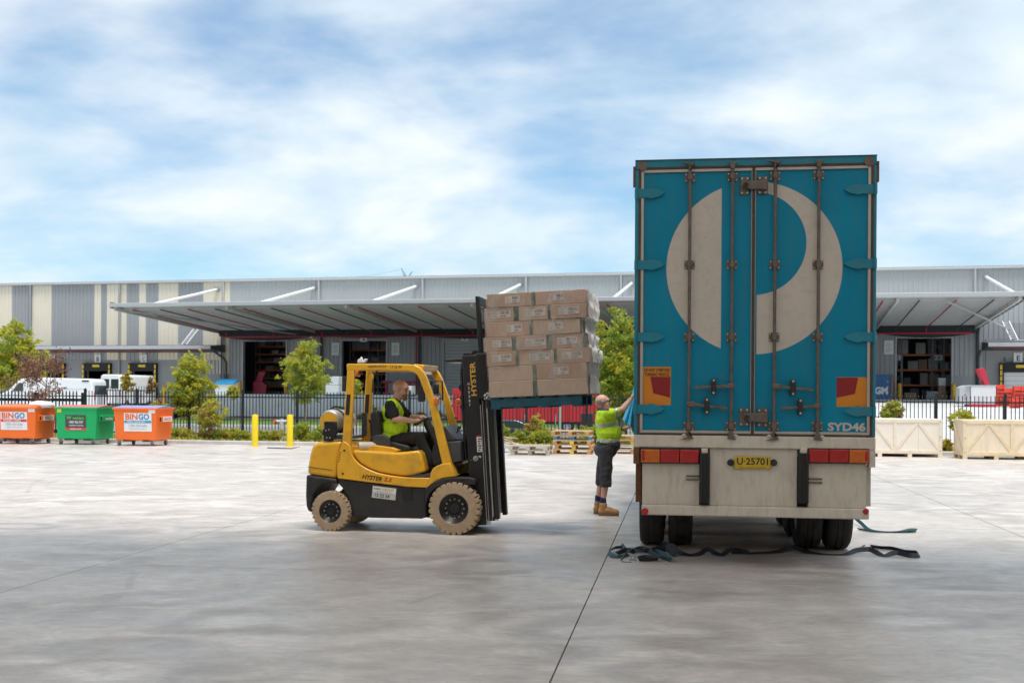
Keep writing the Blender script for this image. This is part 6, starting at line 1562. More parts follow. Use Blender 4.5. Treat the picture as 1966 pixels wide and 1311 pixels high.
# ---------------------------------------------------------------- timber crates at the right
m_ply = M('pale_plywood', (0.84, 0.70, 0.52), 0.7, var=0.06, scale=2, dirt=((0.55, 0.40, 0.24), 0.35, 3), streak=(6, 6, 0.6))
m_ply2 = M('pale_plywood_bleached', (0.86, 0.78, 0.67), 0.7, var=0.05, scale=2)
m_batt = M('pine_batten', (0.78, 0.62, 0.40), 0.7, var=0.10, scale=5)
m_batt2 = M('pine_batten_pale', (0.82, 0.71, 0.56), 0.7, var=0.08, scale=5)
def crate(px, py, L, mp_, mb_, label, from_right=False):
    fr = Frame(G(px, py), YAW)
    c = empty('timber_crate', fr=fr, label=label, cat='crate', group='pale timber crates')
    Hh, Dp = 1.15, 1.2; x0 = -L if from_right else 0; x1 = x0 + L; t = 0.02
    for k in range(4):
        xa = x0 + 0.0 + L * k / 4; mb = MB(); mb.box(xa + 0.002, xa + L / 4 - 0.002, t, t + 0.018, 0.12, Hh - 0.02); mb.build('front_panel', mp_, c)
    mb = MB(); mb.box(x0, x1, Dp - 0.04, Dp - 0.02, 0.12, Hh - 0.02); mb.build('back_panel', mp_, c)
    for xx in (x0 + 0.02, x1 - 0.04): mb = MB(); mb.box(xx, xx + 0.018, t + 0.02, Dp - 0.045, 0.12, Hh - 0.02); mb.build('end_panel', mp_, c)
    mb = MB(); mb.box(x0, x1, 0.0, Dp, Hh - 0.02, Hh); mb.build('lid', mp_, c)
    for z in (0.12, Hh - 0.11): mb = MB(); mb.box(x0, x1, -0.002, t, z, z + 0.09); mb.build('batten', mb_, c, bevel=0.004)
    for k in range(3):
        xx = x0 + (L - 0.09) * k / 2; mb = MB(); mb.box(xx, xx + 0.09, 0.0, t, 0.21, Hh - 0.11); mb.build('batten', mb_, c, bevel=0.004)
    for k in range(4):
        xa = x0 + 0.09 + (L - 0.1) * k / 4; xb = xa + (L - 0.1) / 4 - 0.06
        p, q = ((xa, 0.22), (xb, Hh - 0.12)) if k % 2 == 0 else ((xa, Hh - 0.12), (xb, 0.22))
        mb = MB(); mb.bar((p[0], t * 0.5 + 0.001, p[1]), (q[0], t * 0.5 + 0.001, q[1]), t - 0.003, 0.085, up=(0, 0, 1)); mb.build('diagonal_brace', mb_, c, bevel=0.003)
    ex = x0 - 0.0 if not from_right else x0
    mb = MB(); mb.bar((x0 + 0.01, 0.1, 0.22), (x0 + 0.01, Dp - 0.1, Hh - 0.12), 0.018, 0.085, up=(1, 0, 0)); mb.build('diagonal_brace', mb_, c)
    for z in (0.12, Hh - 0.11): mb = MB(); mb.box(x0 - 0.001, x0 + 0.02, 0.0205, Dp, z, z + 0.09); mb.build('batten', mb_, c)
    for k in range(4):
        for yy in (0.0, 0.52, 1.08):
            xx = x0 + (L - 0.12) * k / 3; mb = MB(); mb.box(xx, xx + 0.12, yy, yy + 0.10, 0.0, 0.1); mb.build('foot_block', mb_, c)
    mb = MB(); mb.box(x0, x1, 0, Dp, 0.1, 0.12); mb.build('base', mb_, c)
    for z in (0.2, 0.62, 1.08):
        for xx in (x0 + 0.06, x1 - 0.06): mb = MB(); mb.box(xx - 0.03, xx + 0.03, -0.008, -0.003, z - 0.012, z + 0.012); mb.build('steel_clip', m_trim, c)
crate(1809, 878, 2.75, m_ply2, m_batt2, 'bleached timber crate partly hidden behind the trailer', True)
crate(1849, 881, 2.75, m_ply, m_batt, 'honey coloured timber crate at the right edge of the picture')

# ---------------------------------------------------------------- empty pallets
m_pine = [M('pallet_pine', (0.56, 0.38, 0.20), 0.8, var=0.15, scale=8, bump=0.2), M('pallet_grey', (0.50, 0.43, 0.34), 0.85, var=0.15, scale=8, bump=0.2)]
m_pend2 = M('pallet_block', (0.52, 0.25, 0.09), 0.85, var=0.2, scale=15); m_byel = M('pallet_block_yellow', (0.72, 0.48, 0.02), 0.6); m_bblu = M('pallet_block_blue', (0.02, 0.22, 0.36), 0.6)
def pallet(mat, blocks):
    root = empty('pallet')
    for k in range(6): mb = MB(); y = k * (1.165 - 0.11) / 5; mb.box(0, 1.165, y, y + 0.11, 0.122, 0.142); mb.build('deck_board', mat, root)
    for k in range(3):
        x = k * (1.165 - 0.12) / 2; mb = MB(); mb.box(x, x + 0.12, 0.0, 1.165, 0.10, 0.1215); mb.build('stringer_board', mat, root)
        for j in range(3):
            y = j * (1.165 - 0.12) / 2; mb = MB(); mb.box(x, x + 0.12, y - 0.002, y + 0.12, 0.0185, 0.0995); mb.build('block', blocks[k], root)
    for j in range(3): y = j * (1.165 - 0.12) / 2; mb = MB(); mb.box(0, 1.165, y, y + 0.12, 0, 0.018); mb.build('base_board', mat, root)
    return root
P1 = pallet(m_pine[0], [m_pend2, m_byel, m_pend2]); P2 = pallet(m_pine[0], [m_pend2, m_pend2, m_pend2]); P3 = pallet(m_pine[1], [m_bblu, m_bblu, m_bblu]); P4 = pallet(m_pine[1], [m_pine[1]] * 3)
def pstack(px, py, seq, labs):
    b = G(px, py)
    for i, (pr, yaw, dx) in enumerate(seq):
        o = pr if not pr.get('used') else dup(pr)
        pr['used'] = 1; o['used'] = 1
        o.location = b + Vector((dx, 0, i * 0.1425)); o.rotation_euler = (0, 0, YAW + yaw); tag(o, labs[i], 'pallet', 'empty pallets along the kerb')
pstack(1061, 871.5, [(P1, 0, 0), (P1, 0.02, 0.06), (P1, -0.02, 0.0), (P3, 0.03, 0.02), (P2, -0.04, -0.05)],
       ['pine pallet with yellow block, bottom of the stack left of the standing person', 'pine pallet second from the bottom in the stack left of the standing person', 'pine pallet in the middle of the stack left of the standing person',
        'weathered pallet with blue blocks, fourth up left of the standing person', 'loose pine pallet on top of the stack left of the standing person'])
pstack(980, 873.5, [(P4, 0.05, 0), (P4, -0.03, -0.06)], ['lower of two weathered pallets lying by the forklift mast', 'upper of two weathered pallets lying by the forklift mast'])
pstack(1178, 871.5, [(P2, 0.05, 0), (P4, 0.0, 0.03), (P1, 0.04, 0.0), (P2, -0.03, 0.02)], ['bottom pallet of the stack between the person and the trailer', 'second pallet up between the person and the trailer', 'pallet with a yellow block, third up between the person and the trailer', 'top pallet of the stack between the person and the trailer'])
for q in (P1, P2, P3, P4):
    pass
for o in list(SC.objects):
    if 'used' in o.keys(): del o['used']
# loose timber heaped beside the mast
m_old = M('weathered_timber', (0.52, 0.45, 0.38), 0.85, var=0.15, scale=6)
b0 = G(950, 869)
for k in range(16):
    mb = MB(); L = R.uniform(0.6, 1.5); mb.box(-L / 2, L / 2, -0.05, 0.05, 0, 0.025); o = mb.build('timber_offcut', R.choice([m_old, m_pine[0], m_old, m_old]), None)
    o.location = b0 + Vector((R.uniform(-0.75, 0.45), R.uniform(0, 0.9), 0.02 + 0.030 * k)); o.rotation_euler = (R.uniform(-.2, .2), R.uniform(-.15, .35), R.uniform(-0.6, 0.6))
    tag(o, 'loose board in the weathered timber heap behind the forklift mast', 'board', 'boards of the timber heap')
mb = MB(); mb.cbox((0, 0, 0.08), (0.14, 0.12, 0.16)); o = mb.build('blue_block', m_bblu, None); o.location = G(965, 871); tag(o, 'small bright blue block at the foot of the timber heap', 'block')

# ---------------------------------------------------------------- ratchet straps on the floor
m_strap = M('dark_strap', (0.018, 0.022, 0.028), 0.6, var=0.2, scale=30); m_strapt = M('teal_strap', (0.02, 0.075, 0.095), 0.55, var=0.15, scale=30)
def ribbon(name, pts, mats, label, wd=0.048, flat=0.35, sub=6):
    """webbing through photo points (px, py, height above the floor, turn); turn 0 lies flat, 1 stands on edge"""
    P = [(G(a, b_) + Vector((0, 0, h_ * 0.6)), tn * 0.72) for a, b_, h_, tn in pts]; C = []
    for i in range(len(P) - 1):
        p0, p1, p2, p3 = P[max(i - 1, 0)], P[i], P[i + 1], P[min(i + 2, len(P) - 1)]
        for k in range(sub):
            t = k / sub; f = lambda a, b_, c, d: 0.5 * ((2 * b_) + (c - a) * t + (2 * a - 5 * b_ + 4 * c - d) * t * t + (3 * b_ - a - 3 * c + d) * t ** 3)
            C.append((Vector([f(p0[0][j], p1[0][j], p2[0][j], p3[0][j]) for j in range(3)]), f(p0[1], p1[1], p2[1], p3[1])))
    C.append(P[-1]); mb = MB(); v = []
    for i, (p, tn) in enumerate(C):
        d = (C[min(i + 1, len(C) - 1)][0] - C[max(i - 1, 0)][0]); d.z = 0; d.normalize(); sd_ = Vector((-d.y, d.x, 0))
        a = max(0, min(1, tn)) * pi / 2; wv = sd_ * cos(a) + Vector((0, 0, 1)) * sin(a); nv = wv.cross(d).normalized() * 0.0015
        lo = p + Vector((0, 0, 0.004 + sin(a) * wd / 2))
        v += [lo - wv * wd / 2 - nv, lo + wv * wd / 2 - nv, lo + wv * wd / 2 + nv, lo - wv * wd / 2 + nv]
    mb.add(v, [(i * 4 + k, i * 4 + (k + 1) % 4, i * 4 + 4 + (k + 1) % 4, i * 4 + 4 + k) for i in range(len(C) - 1) for k in range(4)] + [(0, 1, 2, 3), tuple(len(v) - 4 + k for k in range(4))])
    o = mb.build(name, mats, None, smooth=50); return tag(o, label, 'strap', 'ratchet straps lying on the concrete')
z5 = lambda a, b_, h_=0, t=0: (1150 + a / 5.461, 860 + b_ / 5.461, h_, t)
z6 = lambda a, b_, h_=0, t=0: (1440 + a / 5.463, 860 + b_ / 5.463, h_, t)
ribbon('ratchet_strap', [z5(240, 1085, 0.05, .7), z5(170, 1090, 0.05, .8), z5(108, 1115, 0.02, .8), z5(150, 1150, 0, .6), z5(240, 1150, 0.0, .5), z5(330, 1130, 0.0, .7)], m_strapt, 'bright teal strap loop nearest the long floor joint')
ribbon('ratchet_strap', [z5(190, 1120, 0, .5), z5(300, 1095, 0.01, .8), z5(420, 1105, 0.02, .5), z5(560, 1100, 0.02, .8), z5(660, 1085, 0.06, .6), z5(760, 1090, 0.09, .9), z5(830, 1120, 0.03, .8), z5(950, 1130, 0, .3), z5(1060, 1128, 0.01, .6), z5(1140, 1110, 0.05, .9), z5(1210, 1120, 0.01, .6), z5(1290, 1130, 0, .4), z5(1380, 1110, 0.04, .9), z5(1480, 1112, 0.03, .8), z5(1570, 1120, 0, .9)], m_strap, 'dark crumpled strap trailing from the tangle to the middle of the trailer', 0.055)
ribbon('ratchet_strap', [z5(230, 1060, 0.04, .7), z5(320, 1110, 0.0, .5), z5(450, 1085, 0.03, .7), z5(600, 1125, 0.01, .6), z5(700, 1110, 0.05, .9), z5(800, 1140, 0.0, .5)], m_strap, 'dark strap wound through the tangle under the left tyres', 0.06)
ribbon('ratchet_strap', [z5(410, 1180, 0, .9), z5(480, 1165, 0.0, .95), z5(560, 1170, 0, .95), z5(620, 1185, 0, .9), z5(540, 1192, 0, .95), z5(420, 1190, 0, .9)], m_strap, 'flattened dark strap coil beside the teal coil', 0.05)
ribbon('ratchet_strap', [z5(565, 1130, 0.03, 1), z5(600, 1120, 0.03, 1), z5(690, 1150, 0.02, 1), z5(755, 1185, 0.0, 1), z5(735, 1192, 0.0, 1), z5(650, 1172, 0.01, 1), z5(572, 1140, 0.03, 1)], m_strapt, 'neat teal strap coil on the near side of the tangle', 0.05)
ribbon('ratchet_strap', [z6(-200, 1105, 0, .2), z6(60, 1108, 0, .2), z6(290, 1100, 0.0, .4), z6(450, 1085, 0.04, .9), z6(600, 1105, 0.0, .5), z6(800, 1118, 0, .1), z6(1000, 1122, 0, .2), z6(1120, 1105, 0.02, .8), z6(1260, 1100, 0.02, .9), z6(1400, 1140, 0, .3), z6(1530, 1128, 0.01, .9), z6(1680, 1150, 0, .9), z6(1765, 1148, 0.0, .9), z6(1750, 1128, 0.01, .9), z6(1640, 1110, 0, .8), z6(1500, 1075, 0.0, .8), z6(1380, 1065, 0, .7), z6(1270, 1050, 0, .7)], m_strap, 'long dark strap with a hook, doubling back at the right of the trailer', 0.06)
ribbon('ratchet_strap', [z6(1100, 790, 0.10, .9), z6(1170, 830, 0.05, .8), z6(1250, 868, 0.0, .5), z6(1400, 882, 0, .2), z6(1560, 885, 0, .3), z6(1690, 878, 0.01, .8), z6(1745, 880, 0, .9), z6(1700, 890, 0, .9), z6(1500, 888, 0, .2), z6(1300, 884, 0, .4), z6(1130, 858, 0.0, .6)], m_strapt, 'teal strap running out from behind the right tyres')
def hook(px, lab):
    P = [G(a, b_) + Vector((0, 0, h_)) for a, b_, h_ in px]; mb = MB(); mb.tube(P, 0.008, 8); o = mb.build('strap_hook', m_rod, None, smooth=60); tag(o, lab, 'hook')
hook([(1673, 1050, 0.01), (1668, 1050, 0.0), (1659, 1054, 0.0), (1656, 1051, 0.02), (1660, 1053, 0.04)], 'steel hook at the end of the strap right of the trailer')
hook([(1215, 1062, 0.06), (1200, 1068, 0.03), (1192, 1075, 0.0), (1197, 1079, 0.0), (1212, 1079, 0.0)], 'bent steel hook beside the ratchet in the strap tangle')
mb = MB(); c0 = G(1214, 1080)
for k in range(6):
    a = k * 1.05; mb.bar(c0 + Vector((0.05 * cos(a), 0.03 * sin(a), 0.02 + 0.012 * k)), c0 + Vector((-0.05 * cos(a + .6), -0.03 * sin(a), 0.05 + 0.01 * k)), 0.012, 0.018)
mb.cyl(c0 + Vector((-0.04, 0, 0.04)), c0 + Vector((0.05, 0, 0.05)), 0.016, n=10)
tag(mb.build('ratchet_buckle', m_steel, None), 'small metal ratchet buckle lying in the strap tangle', 'ratchet')
# ================================================================ TREES AND SHRUBS
def leafmat(name, col, tr=0.35):
    m = bpy.data.materials.new(name); m.use_nodes = True; t = m.node_tree; t.nodes.clear(); L = t.links.new
    o = t.nodes.new('ShaderNodeOutputMaterial'); d = t.nodes.new('ShaderNodeBsdfPrincipled'); d.inputs['Roughness'].default_value = 0.5; d.inputs['Specular IOR Level'].default_value = 0.3
    q = t.nodes.new('ShaderNodeBsdfTranslucent'); mx = t.nodes.new('ShaderNodeMixShader'); mx.inputs[0].default_value = tr
    c = t.nodes.new('ShaderNodeTexCoord'); n = t.nodes.new('ShaderNodeTexNoise'); n.inputs['Scale'].default_value = 3.5; n.inputs['Detail'].default_value = 3; L(c.outputs['Object'], n.inputs['Vector'])
    r = t.nodes.new('ShaderNodeMix'); r.data_type = 'RGBA'; L(n.outputs['Fac'], r.inputs['Factor']); r.inputs['A'].default_value = (*[q_ * 0.6 for q_ in col], 1); r.inputs['B'].default_value = (*[q_ * 1.35 for q_ in col], 1)
    L(r.outputs['Result'], d.inputs['Base Color']); L(r.outputs['Result'], q.inputs['Color'])
    L(d.outputs[0], mx.inputs[1]); L(q.outputs[0], mx.inputs[2]); L(mx.outputs[0], o.inputs['Surface']); return m
lf_y = leafmat('leaf_yellow_green', (0.58, 0.54, 0.06), 0.5); lf_g = leafmat('leaf_green', (0.28, 0.38, 0.06), 0.5); lf_d = leafmat('leaf_deep', (0.05, 0.10, 0.02)); lf_m = leafmat('leaf_mid', (0.50, 0.53, 0.09), 0.5)
lf_b = leafmat('leaf_brown', (0.24, 0.11, 0.07), 0.2); lf_r = leafmat('leaf_copper', (0.36, 0.17, 0.07), 0.3); lf_o = leafmat('leaf_gold', (0.42, 0.27, 0.04))
m_bark = M('bark', (0.24, 0.17, 0.12), 0.9, var=0.25, scale=12, bump=0.4); m_stake = M('pale_bark', (0.42, 0.31, 0.23), 0.9, var=0.2, scale=9)
def crown_mesh(blobs, n, ls, mats, seed, aspect=0.45, droop=0.35, clump=0.5):
    """leaves gathered into clumps through the volume of several lobes"""
    rr = random.Random(seed); mb = MB(); vol = [b[1][0] * b[1][1] * b[1][2] for b in blobs]; tot = sum(vol)
    cl = []
    for b, v in zip(blobs, vol):
        for _ in range(max(3, int(1.6 * n / 22 * v / tot))):
            while True:
                p = Vector((rr.uniform(-1, 1), rr.uniform(-1, 1), rr.uniform(-1, 1)))
                if 0.30 < p.length < 1.0: break
            p *= (0.75 + 0.25 * p.length) * (0.92 + 0.16 * noise.noise(p * 2.5 + Vector((seed, 0, 0))))
            cl.append((Vector(b[0]) + Vector((p.x * b[1][0], p.y * b[1][1], p.z * b[1][2])), p, min(b[1])))
    for c, p, sz in cl:
        mi = rr.choices(range(len(mats)), [3, 2, 1][:len(mats)])[0]
        for _ in range(22):
            q = c + Vector((rr.gauss(0, 1), rr.gauss(0, 1), rr.gauss(0, 0.8))) * sz * 0.17 * clump / 0.5
            d = (Vector((rr.gauss(0, .7), rr.gauss(0, .7), rr.gauss(0, .5) - droop)) + p * 0.8).normalized()
            s_ = d.cross(Vector((rr.gauss(0, 1), rr.gauss(0, 1), rr.gauss(0, 1)))).normalized()
            l = ls * rr.uniform(0.6, 1.3); w_ = l * aspect; nrm = d.cross(s_) * w_ * 0.25
            mb.cur = mi if rr.random() < 0.8 else rr.randrange(len(mats))
            mb.add([q, q + d * l * 0.45 + s_ * w_ * 0.5 + nrm, q + d * l, q + d * l * 0.45 - s_ * w_ * 0.5 + nrm], [(0, 1, 2), (0, 2, 3)])
    return mb.mesh('crown', mats, fix=False)
def tree(px, py_top, py_low, wpx, Y, zg, mats, label, n=2600, ls=0.16, seed=1, lobes=7, trunk_px=None, bark=m_bark, tr=0.05, name='tree', cat='tree', shape='round', droop=0.35, group=None, aspect=0.45):
    base = AT(trunk_px if trunk_px else px, py_low, Y); base.z = zg
    top = AT(px, py_top, Y).z - zg; low = AT(px, py_low, Y).z - zg; hw = wpx / 2 * Y / F; cx = AT(px, py_low, Y).x - base.x
    rr = random.Random(seed); t = empty(name, base, 0, label, cat, group)
    blobs = []; H_ = top - low
    for k in range(lobes):
        u = (k + 0.5) / lobes; wz = low + H_ * u
        env = (1 - abs(u - 0.42) / 0.62) if shape == 'coneish' else (1.08 - u * 0.72 if shape == 'cone' else (1.15 - 0.95 * abs(u - 0.42) ** 1.6 * 2.2))
        env = max(0.5, env) * hw * 1.12
        a = rr.uniform(0, 6.28); off = env * 0.45 * rr.random()
        r_ = env * rr.uniform(0.78, 0.95)
        blobs.append(((cx + cos(a) * off, sin(a) * off * 0.8, wz), (r_, r_ * 0.9, H_ / lobes * rr.uniform(0.9, 1.35))))
        blobs.append(((cx - cos(a) * off * 1.1, -sin(a) * off * 0.8, wz + rr.uniform(-.1, .1)), (r_ * 0.75, r_ * 0.75, H_ / lobes * rr.uniform(0.7, 1.1))))
    me = crown_mesh(blobs, n, ls, mats, seed, droop=droop, aspect=aspect); link_mesh('crown', me, t)
    mb = MB(); P = [Vector((0, 0, 0)), Vector((cx * 0.2 + tr * .3, 0, low * 0.6)), Vector((cx * 0.5, 0.03, low + H_ * 0.25)), Vector((cx * 0.8, 0, low + H_ * 0.6)), Vector((cx, 0, low + H_ * 0.85))]
    mb.tube(P, [tr, tr * 0.85, tr * 0.7, tr * 0.4, tr * 0.15], 8)
    for k in range(6):
        u = rr.uniform(0.1, 0.7); s0 = Vector((cx * 0.5, 0, low + H_ * u * 0.8)); a = rr.uniform(0, 6.28); e = s0 + Vector((cos(a) * hw * 0.7, sin(a) * hw * 0.6, H_ * 0.22)); mb.tube([s0, s0.lerp(e, .5) + Vector((0, 0, .04)), e], [tr * 0.45, tr * 0.3, tr * 0.1], 5)
    mb.build('trunk', bark, t, smooth=60); return t
def grown(px, py, y_s, z): p = S.w((S.hit(px, py, y_s)[0], y_s, z)); return p.y
tree(26, 622, 748, 112, 88, 0.36, [lf_y, lf_m, lf_g], 'dense yellow-green tree at the left edge of the picture', 6500, 0.30, 3, 8, droop=0.5, tr=0.09)
tree(365, 684, 792, 84, 46.5, 0, [lf_y, lf_m, lf_g], 'rounded yellow-green young tree behind the fence, right of the orange bin', 4200, 0.15, 5, 7, trunk_px=363, bark=m_stake, tr=0.045)
tree(586, 653, 768, 84, 48, 0, [lf_m, lf_y, lf_g], 'tall light green young tree left of the forklift guard, pointed top', 4200, 0.13, 8, 8, trunk_px=586, bark=m_stake, tr=0.045, droop=0.55)
tree(401, 764, 826, 62, 41.8, 0.08, [lf_m, lf_y, lf_r], 'small rounded shrub with coppery tips in front of the fence', 2600, 0.085, 13, 6, tr=0.02, name='shrub', cat='shrub')
tree(1186, 603, 800, 132, 47, 0, [lf_g, lf_y, lf_m], 'large leafy tree behind the pallet load and the standing person', 6500, 0.19, 21, 9, trunk_px=1190, tr=0.08, droop=0.3, aspect=0.42)
tree(1029, 799, 846, 42, 41.0, 0.08, [lf_m, lf_r, lf_y], 'bushy shrub with orange tips in front of the red trailer', 2000, 0.08, 27, 6, tr=0.02, name='shrub', cat='shrub')
tree(1714, 766, 830, 48, 40.5, 0.05, [lf_m, lf_r, lf_g], 'coppery topped shrub behind the bleached crate', 1500, 0.13, 31, 6, tr=0.02, name='shrub', cat='shrub', droop=0.5)
tree(1848, 785, 830, 52, 40.0, 0.05, [lf_y, lf_m], 'fresh green shrub between the two timber crates', 1100, 0.13, 33, 5, tr=0.02, name='shrub', cat='shrub', droop=0.4)
tree(1819, 846, 868, 22, 36.4, 0.08, [lf_y, lf_o], 'low yellowish plant at the kerb in the gap between the crates', 420, 0.10, 35, 4, tr=0.01, name='shrub', cat='shrub')
tree(243, 713, 752, 26, 60, -0.6, [lf_o, lf_y], 'thin golden sapling beside the white vans', 420, 0.16, 37, 5, tr=0.03)
tree(291, 728, 754, 22, 61, -0.6, [lf_o, lf_r], 'small golden sapling in front of the dock marked C', 320, 0.16, 38, 4, tr=0.03)
tree(664 + 20, 728, 760, 22, 70, -0.6, [lf_y, lf_m], 'small light green shrub behind the fence, left of the driver', 300, 0.18, 39, 4, tr=0.03, name='shrub', cat='shrub')
tree(448, 742, 762, 24, 66, -0.6, [lf_y, lf_m], 'small light green shrub below the white bin with a blue lid', 340, 0.18, 40, 4, tr=0.03, name='shrub', cat='shrub')
tree(302, 767, 800, 36, 43.2, 0.08, [lf_y, lf_r], 'yellow and copper shrub just behind the orange bin with the blue lid', 900, 0.10, 41, 5, tr=0.02, name='shrub', cat='shrub')
# the half bare tree with withered leaves
bt = empty('tree', (AT(76, 800, 46.5).x, 46.5, 0), 0, 'half bare young tree with withered brown leaves behind the sliding gate', 'tree')
rr = random.Random(4); tw = MB(); tips = []
def grow(p, d, L, r_, lv):
    e = p + d * L; tw.tube([p, p.lerp(e, .5) + Vector((rr.gauss(0, .02), 0, 0)), e], [r_, r_ * .85, r_ * .65], 5, cap=False)
    tips.append(e)
    if lv == 0: return
    for _ in range(3 if lv > 1 else 4):
        nd = (d + Vector((rr.gauss(0, .55), rr.gauss(0, .5), rr.gauss(0.12, .35)))).normalized(); grow(p.lerp(e, rr.uniform(.55, 1)), nd, L * rr.uniform(.6, .85), r_ * .6, lv - 1)
grow(Vector((0, 0, 0)), Vector((0.03, 0, 1)), 1.25, 0.045, 5)
tw.build('trunk', m_bark, bt, smooth=60)
lm = MB()
for p in tips[3:]:
    if p.z < 1.3: continue
    for _ in range(5 if rr.random() < .8 else 0):
        q = p + Vector((rr.gauss(0, .09), rr.gauss(0, .09), rr.gauss(-.03, .09))); d = Vector((rr.gauss(0, .5), rr.gauss(0, .5), -0.8)).normalized(); s_ = d.orthogonal().normalized(); l = rr.uniform(.07, .13)
        lm.add([q, q + d * l * .5 + s_ * l * .25, q + d * l, q + d * l * .5 - s_ * l * .25], [(0, 1, 2), (0, 2, 3)])
lm.build('crown', lf_b, bt, fix=False)
# low plants in the bed along the kerb
kinds = [crown_mesh([((0, 0, .22), (.34, .28, .22)), ((.18, .05, .30), (.2, .2, .2)), ((-.2, 0, .26), (.2, .2, .18))], 620, 0.10, [lf_m, lf_y, lf_g], 50, droop=-0.3),
         crown_mesh([((0, 0, .18), (.4, .3, .18)), ((.1, .05, .22), (.3, .2, .2))], 560, 0.08, [lf_y, lf_m, lf_r], 51, droop=-0.2),
         crown_mesh([((0, 0, .35), (.3, .28, .36)), ((.1, .05, .55), (.2, .2, .2))], 760, 0.11, [lf_m, lf_g, lf_y], 52, droop=-0.4)]
spots = [(a + R.uniform(-5, 5), b_) for a, b_ in [(336, 846), (352, 846), (370, 847), (388, 848), (406, 848), (424, 849), (441, 849), (458, 850), (474, 850), (500, 851), (516, 851), (531, 851), (571, 851), (585, 851), (600, 852), (615, 853), (578, 848), (640, 853), (668, 854)]]
spots += [(q + R.uniform(-4, 4), b_) for q, b_ in [(955, 856), (968, 857), (984, 858), (1000, 858), (1016, 858), (1034, 858), (1050, 858), (1066, 858), (1120, 860), (1138, 861), (1152, 861), (1168, 861), (1186, 862), (1204, 862), (985, 850), (1012, 851), (1130, 853), (1148, 854)]]
for i, (px, py) in enumerate(spots):
    k = R.choice([0, 1, 1, 2, 0]); k = 2 if (568 < px < 592 or 1125 < px < 1160) else k
    p = S.i @ G(px, py); p.y = max(0.75, min(p.y, 3.4)) if py > 845 else p.y
    q = S.w((p.x, p.y, 0.08)); o = empty('low_shrub', q, R.uniform(0, 6.28), None, None); o.scale = (R.uniform(0.65, 1.0),) * 3
    left = px < 700
    wh = ('beside the blue-lidded bin' if px < 385 else 'under the coppery round shrub' if px < 430 else 'just left of the yellow bollards' if px < 485 else 'between the yellow bollards' if px < 556 else 'right of the yellow bollards' if px < 612 else 'behind the forklift') if left else ('behind the timber heap' if px < 975 else 'behind the weathered pallets' if px < 1050 else 'behind the yellow-block pallet stack' if px < 1135 else 'behind the standing person')
    tag(o, ['leafy green', 'low copper-tipped', 'tall leafy'][k] + ' shrub in the kerbside bed ' + wh, 'shrub', 'low shrubs in the kerbside bed, ' + ('left' if left else 'right'))
    c = link_mesh('foliage', kinds[k], o)
    mb = MB()
    for j in range(4): mb.tube([(0, 0, 0), (0.1 * cos(j * 1.6), 0.1 * sin(j * 1.6), 0.25)], [0.012, 0.006], 5)
    mb.build('stem', m_bark, o)
# hedge of shrubs below the white wall
for i in range(34):
    x = -26 + i * 1.08 + R.uniform(-.25, .25)
    if x > 11: break
    k = R.choice([0, 1, 2]); o = link_mesh('hedge_shrub', kinds[k]); o.location = S.w((x, 55.6 + R.uniform(-.4, .6), -0.33)); o.scale = (R.uniform(1.5, 2.1), 1.5, R.uniform(1.0, 1.6)); o.rotation_euler = (0, 0, R.uniform(0, 6))
    tag(o, 'hedge shrub in the planted strip along the white retaining wall across the road', 'shrub', 'hedge along the white wall')
# ground cover between the shrubs
gc = MB(); rr = random.Random(9)
for _ in range(5200):
    x = rr.uniform(-19, 6.5); y = rr.uniform(0.4, 4.8); p = S.w((x, y, 0.09)); 
    d = Vector((rr.gauss(0, .6), rr.gauss(0, .6), rr.uniform(.4, 1.2))).normalized(); s_ = d.orthogonal().normalized(); l = rr.uniform(.06, .16); gc.cur = rr.choice([0, 0, 1, 2])
    gc.add([p, p + d * l * .5 + s_ * l * .2, p + d * l, p + d * l * .5 - s_ * l * .2], [(0, 1, 2), (0, 2, 3)])
tag(gc.build('ground_cover', [lf_m, lf_g, lf_y], None, fix=False), 'scattered low green ground cover in the kerbside bed', 'ground cover', kind='stuff')
# ================================================================ ACROSS THE ROAD
m_van = M('white_van_paint', (0.80, 0.80, 0.80), 0.3, var=0.02, coat=0.4)
m_glass = M('dark_window', (0.03, 0.045, 0.045), 0.08, var=0, spec=0.8)
m_tail = M('tail_red', (0.45, 0.01, 0.01), 0.3, var=0)
m_navyc = M('dark_car_paint', (0.03, 0.038, 0.055), 0.25, var=0.02, coat=0.6)
m_redt = M('red_trailer_side', (0.52, 0.02, 0.025), 0.5, var=0.05, scale=1)
def road_wheel(par, x, y, z, r=0.33, wd=0.22):
    mb = MB(); mb.lathe([(r * .6, -wd / 2), (r * .95, -wd / 2), (r, -wd * .35), (r, wd * .35), (r * .95, wd / 2), (r * .6, wd / 2)], Matrix.Translation((x, y, z)) @ Matrix.Rotation(pi / 2, 4, 'X'), 24, closed=True); w_ = mb.build('wheel', m_tyre, par, smooth=40)
    mb = MB(); mb.cyl((x, y - wd * .4, z), (x, y + wd * .4, z), r * .62, n=20); mb.build('hub', m_trim, w_, smooth=40)
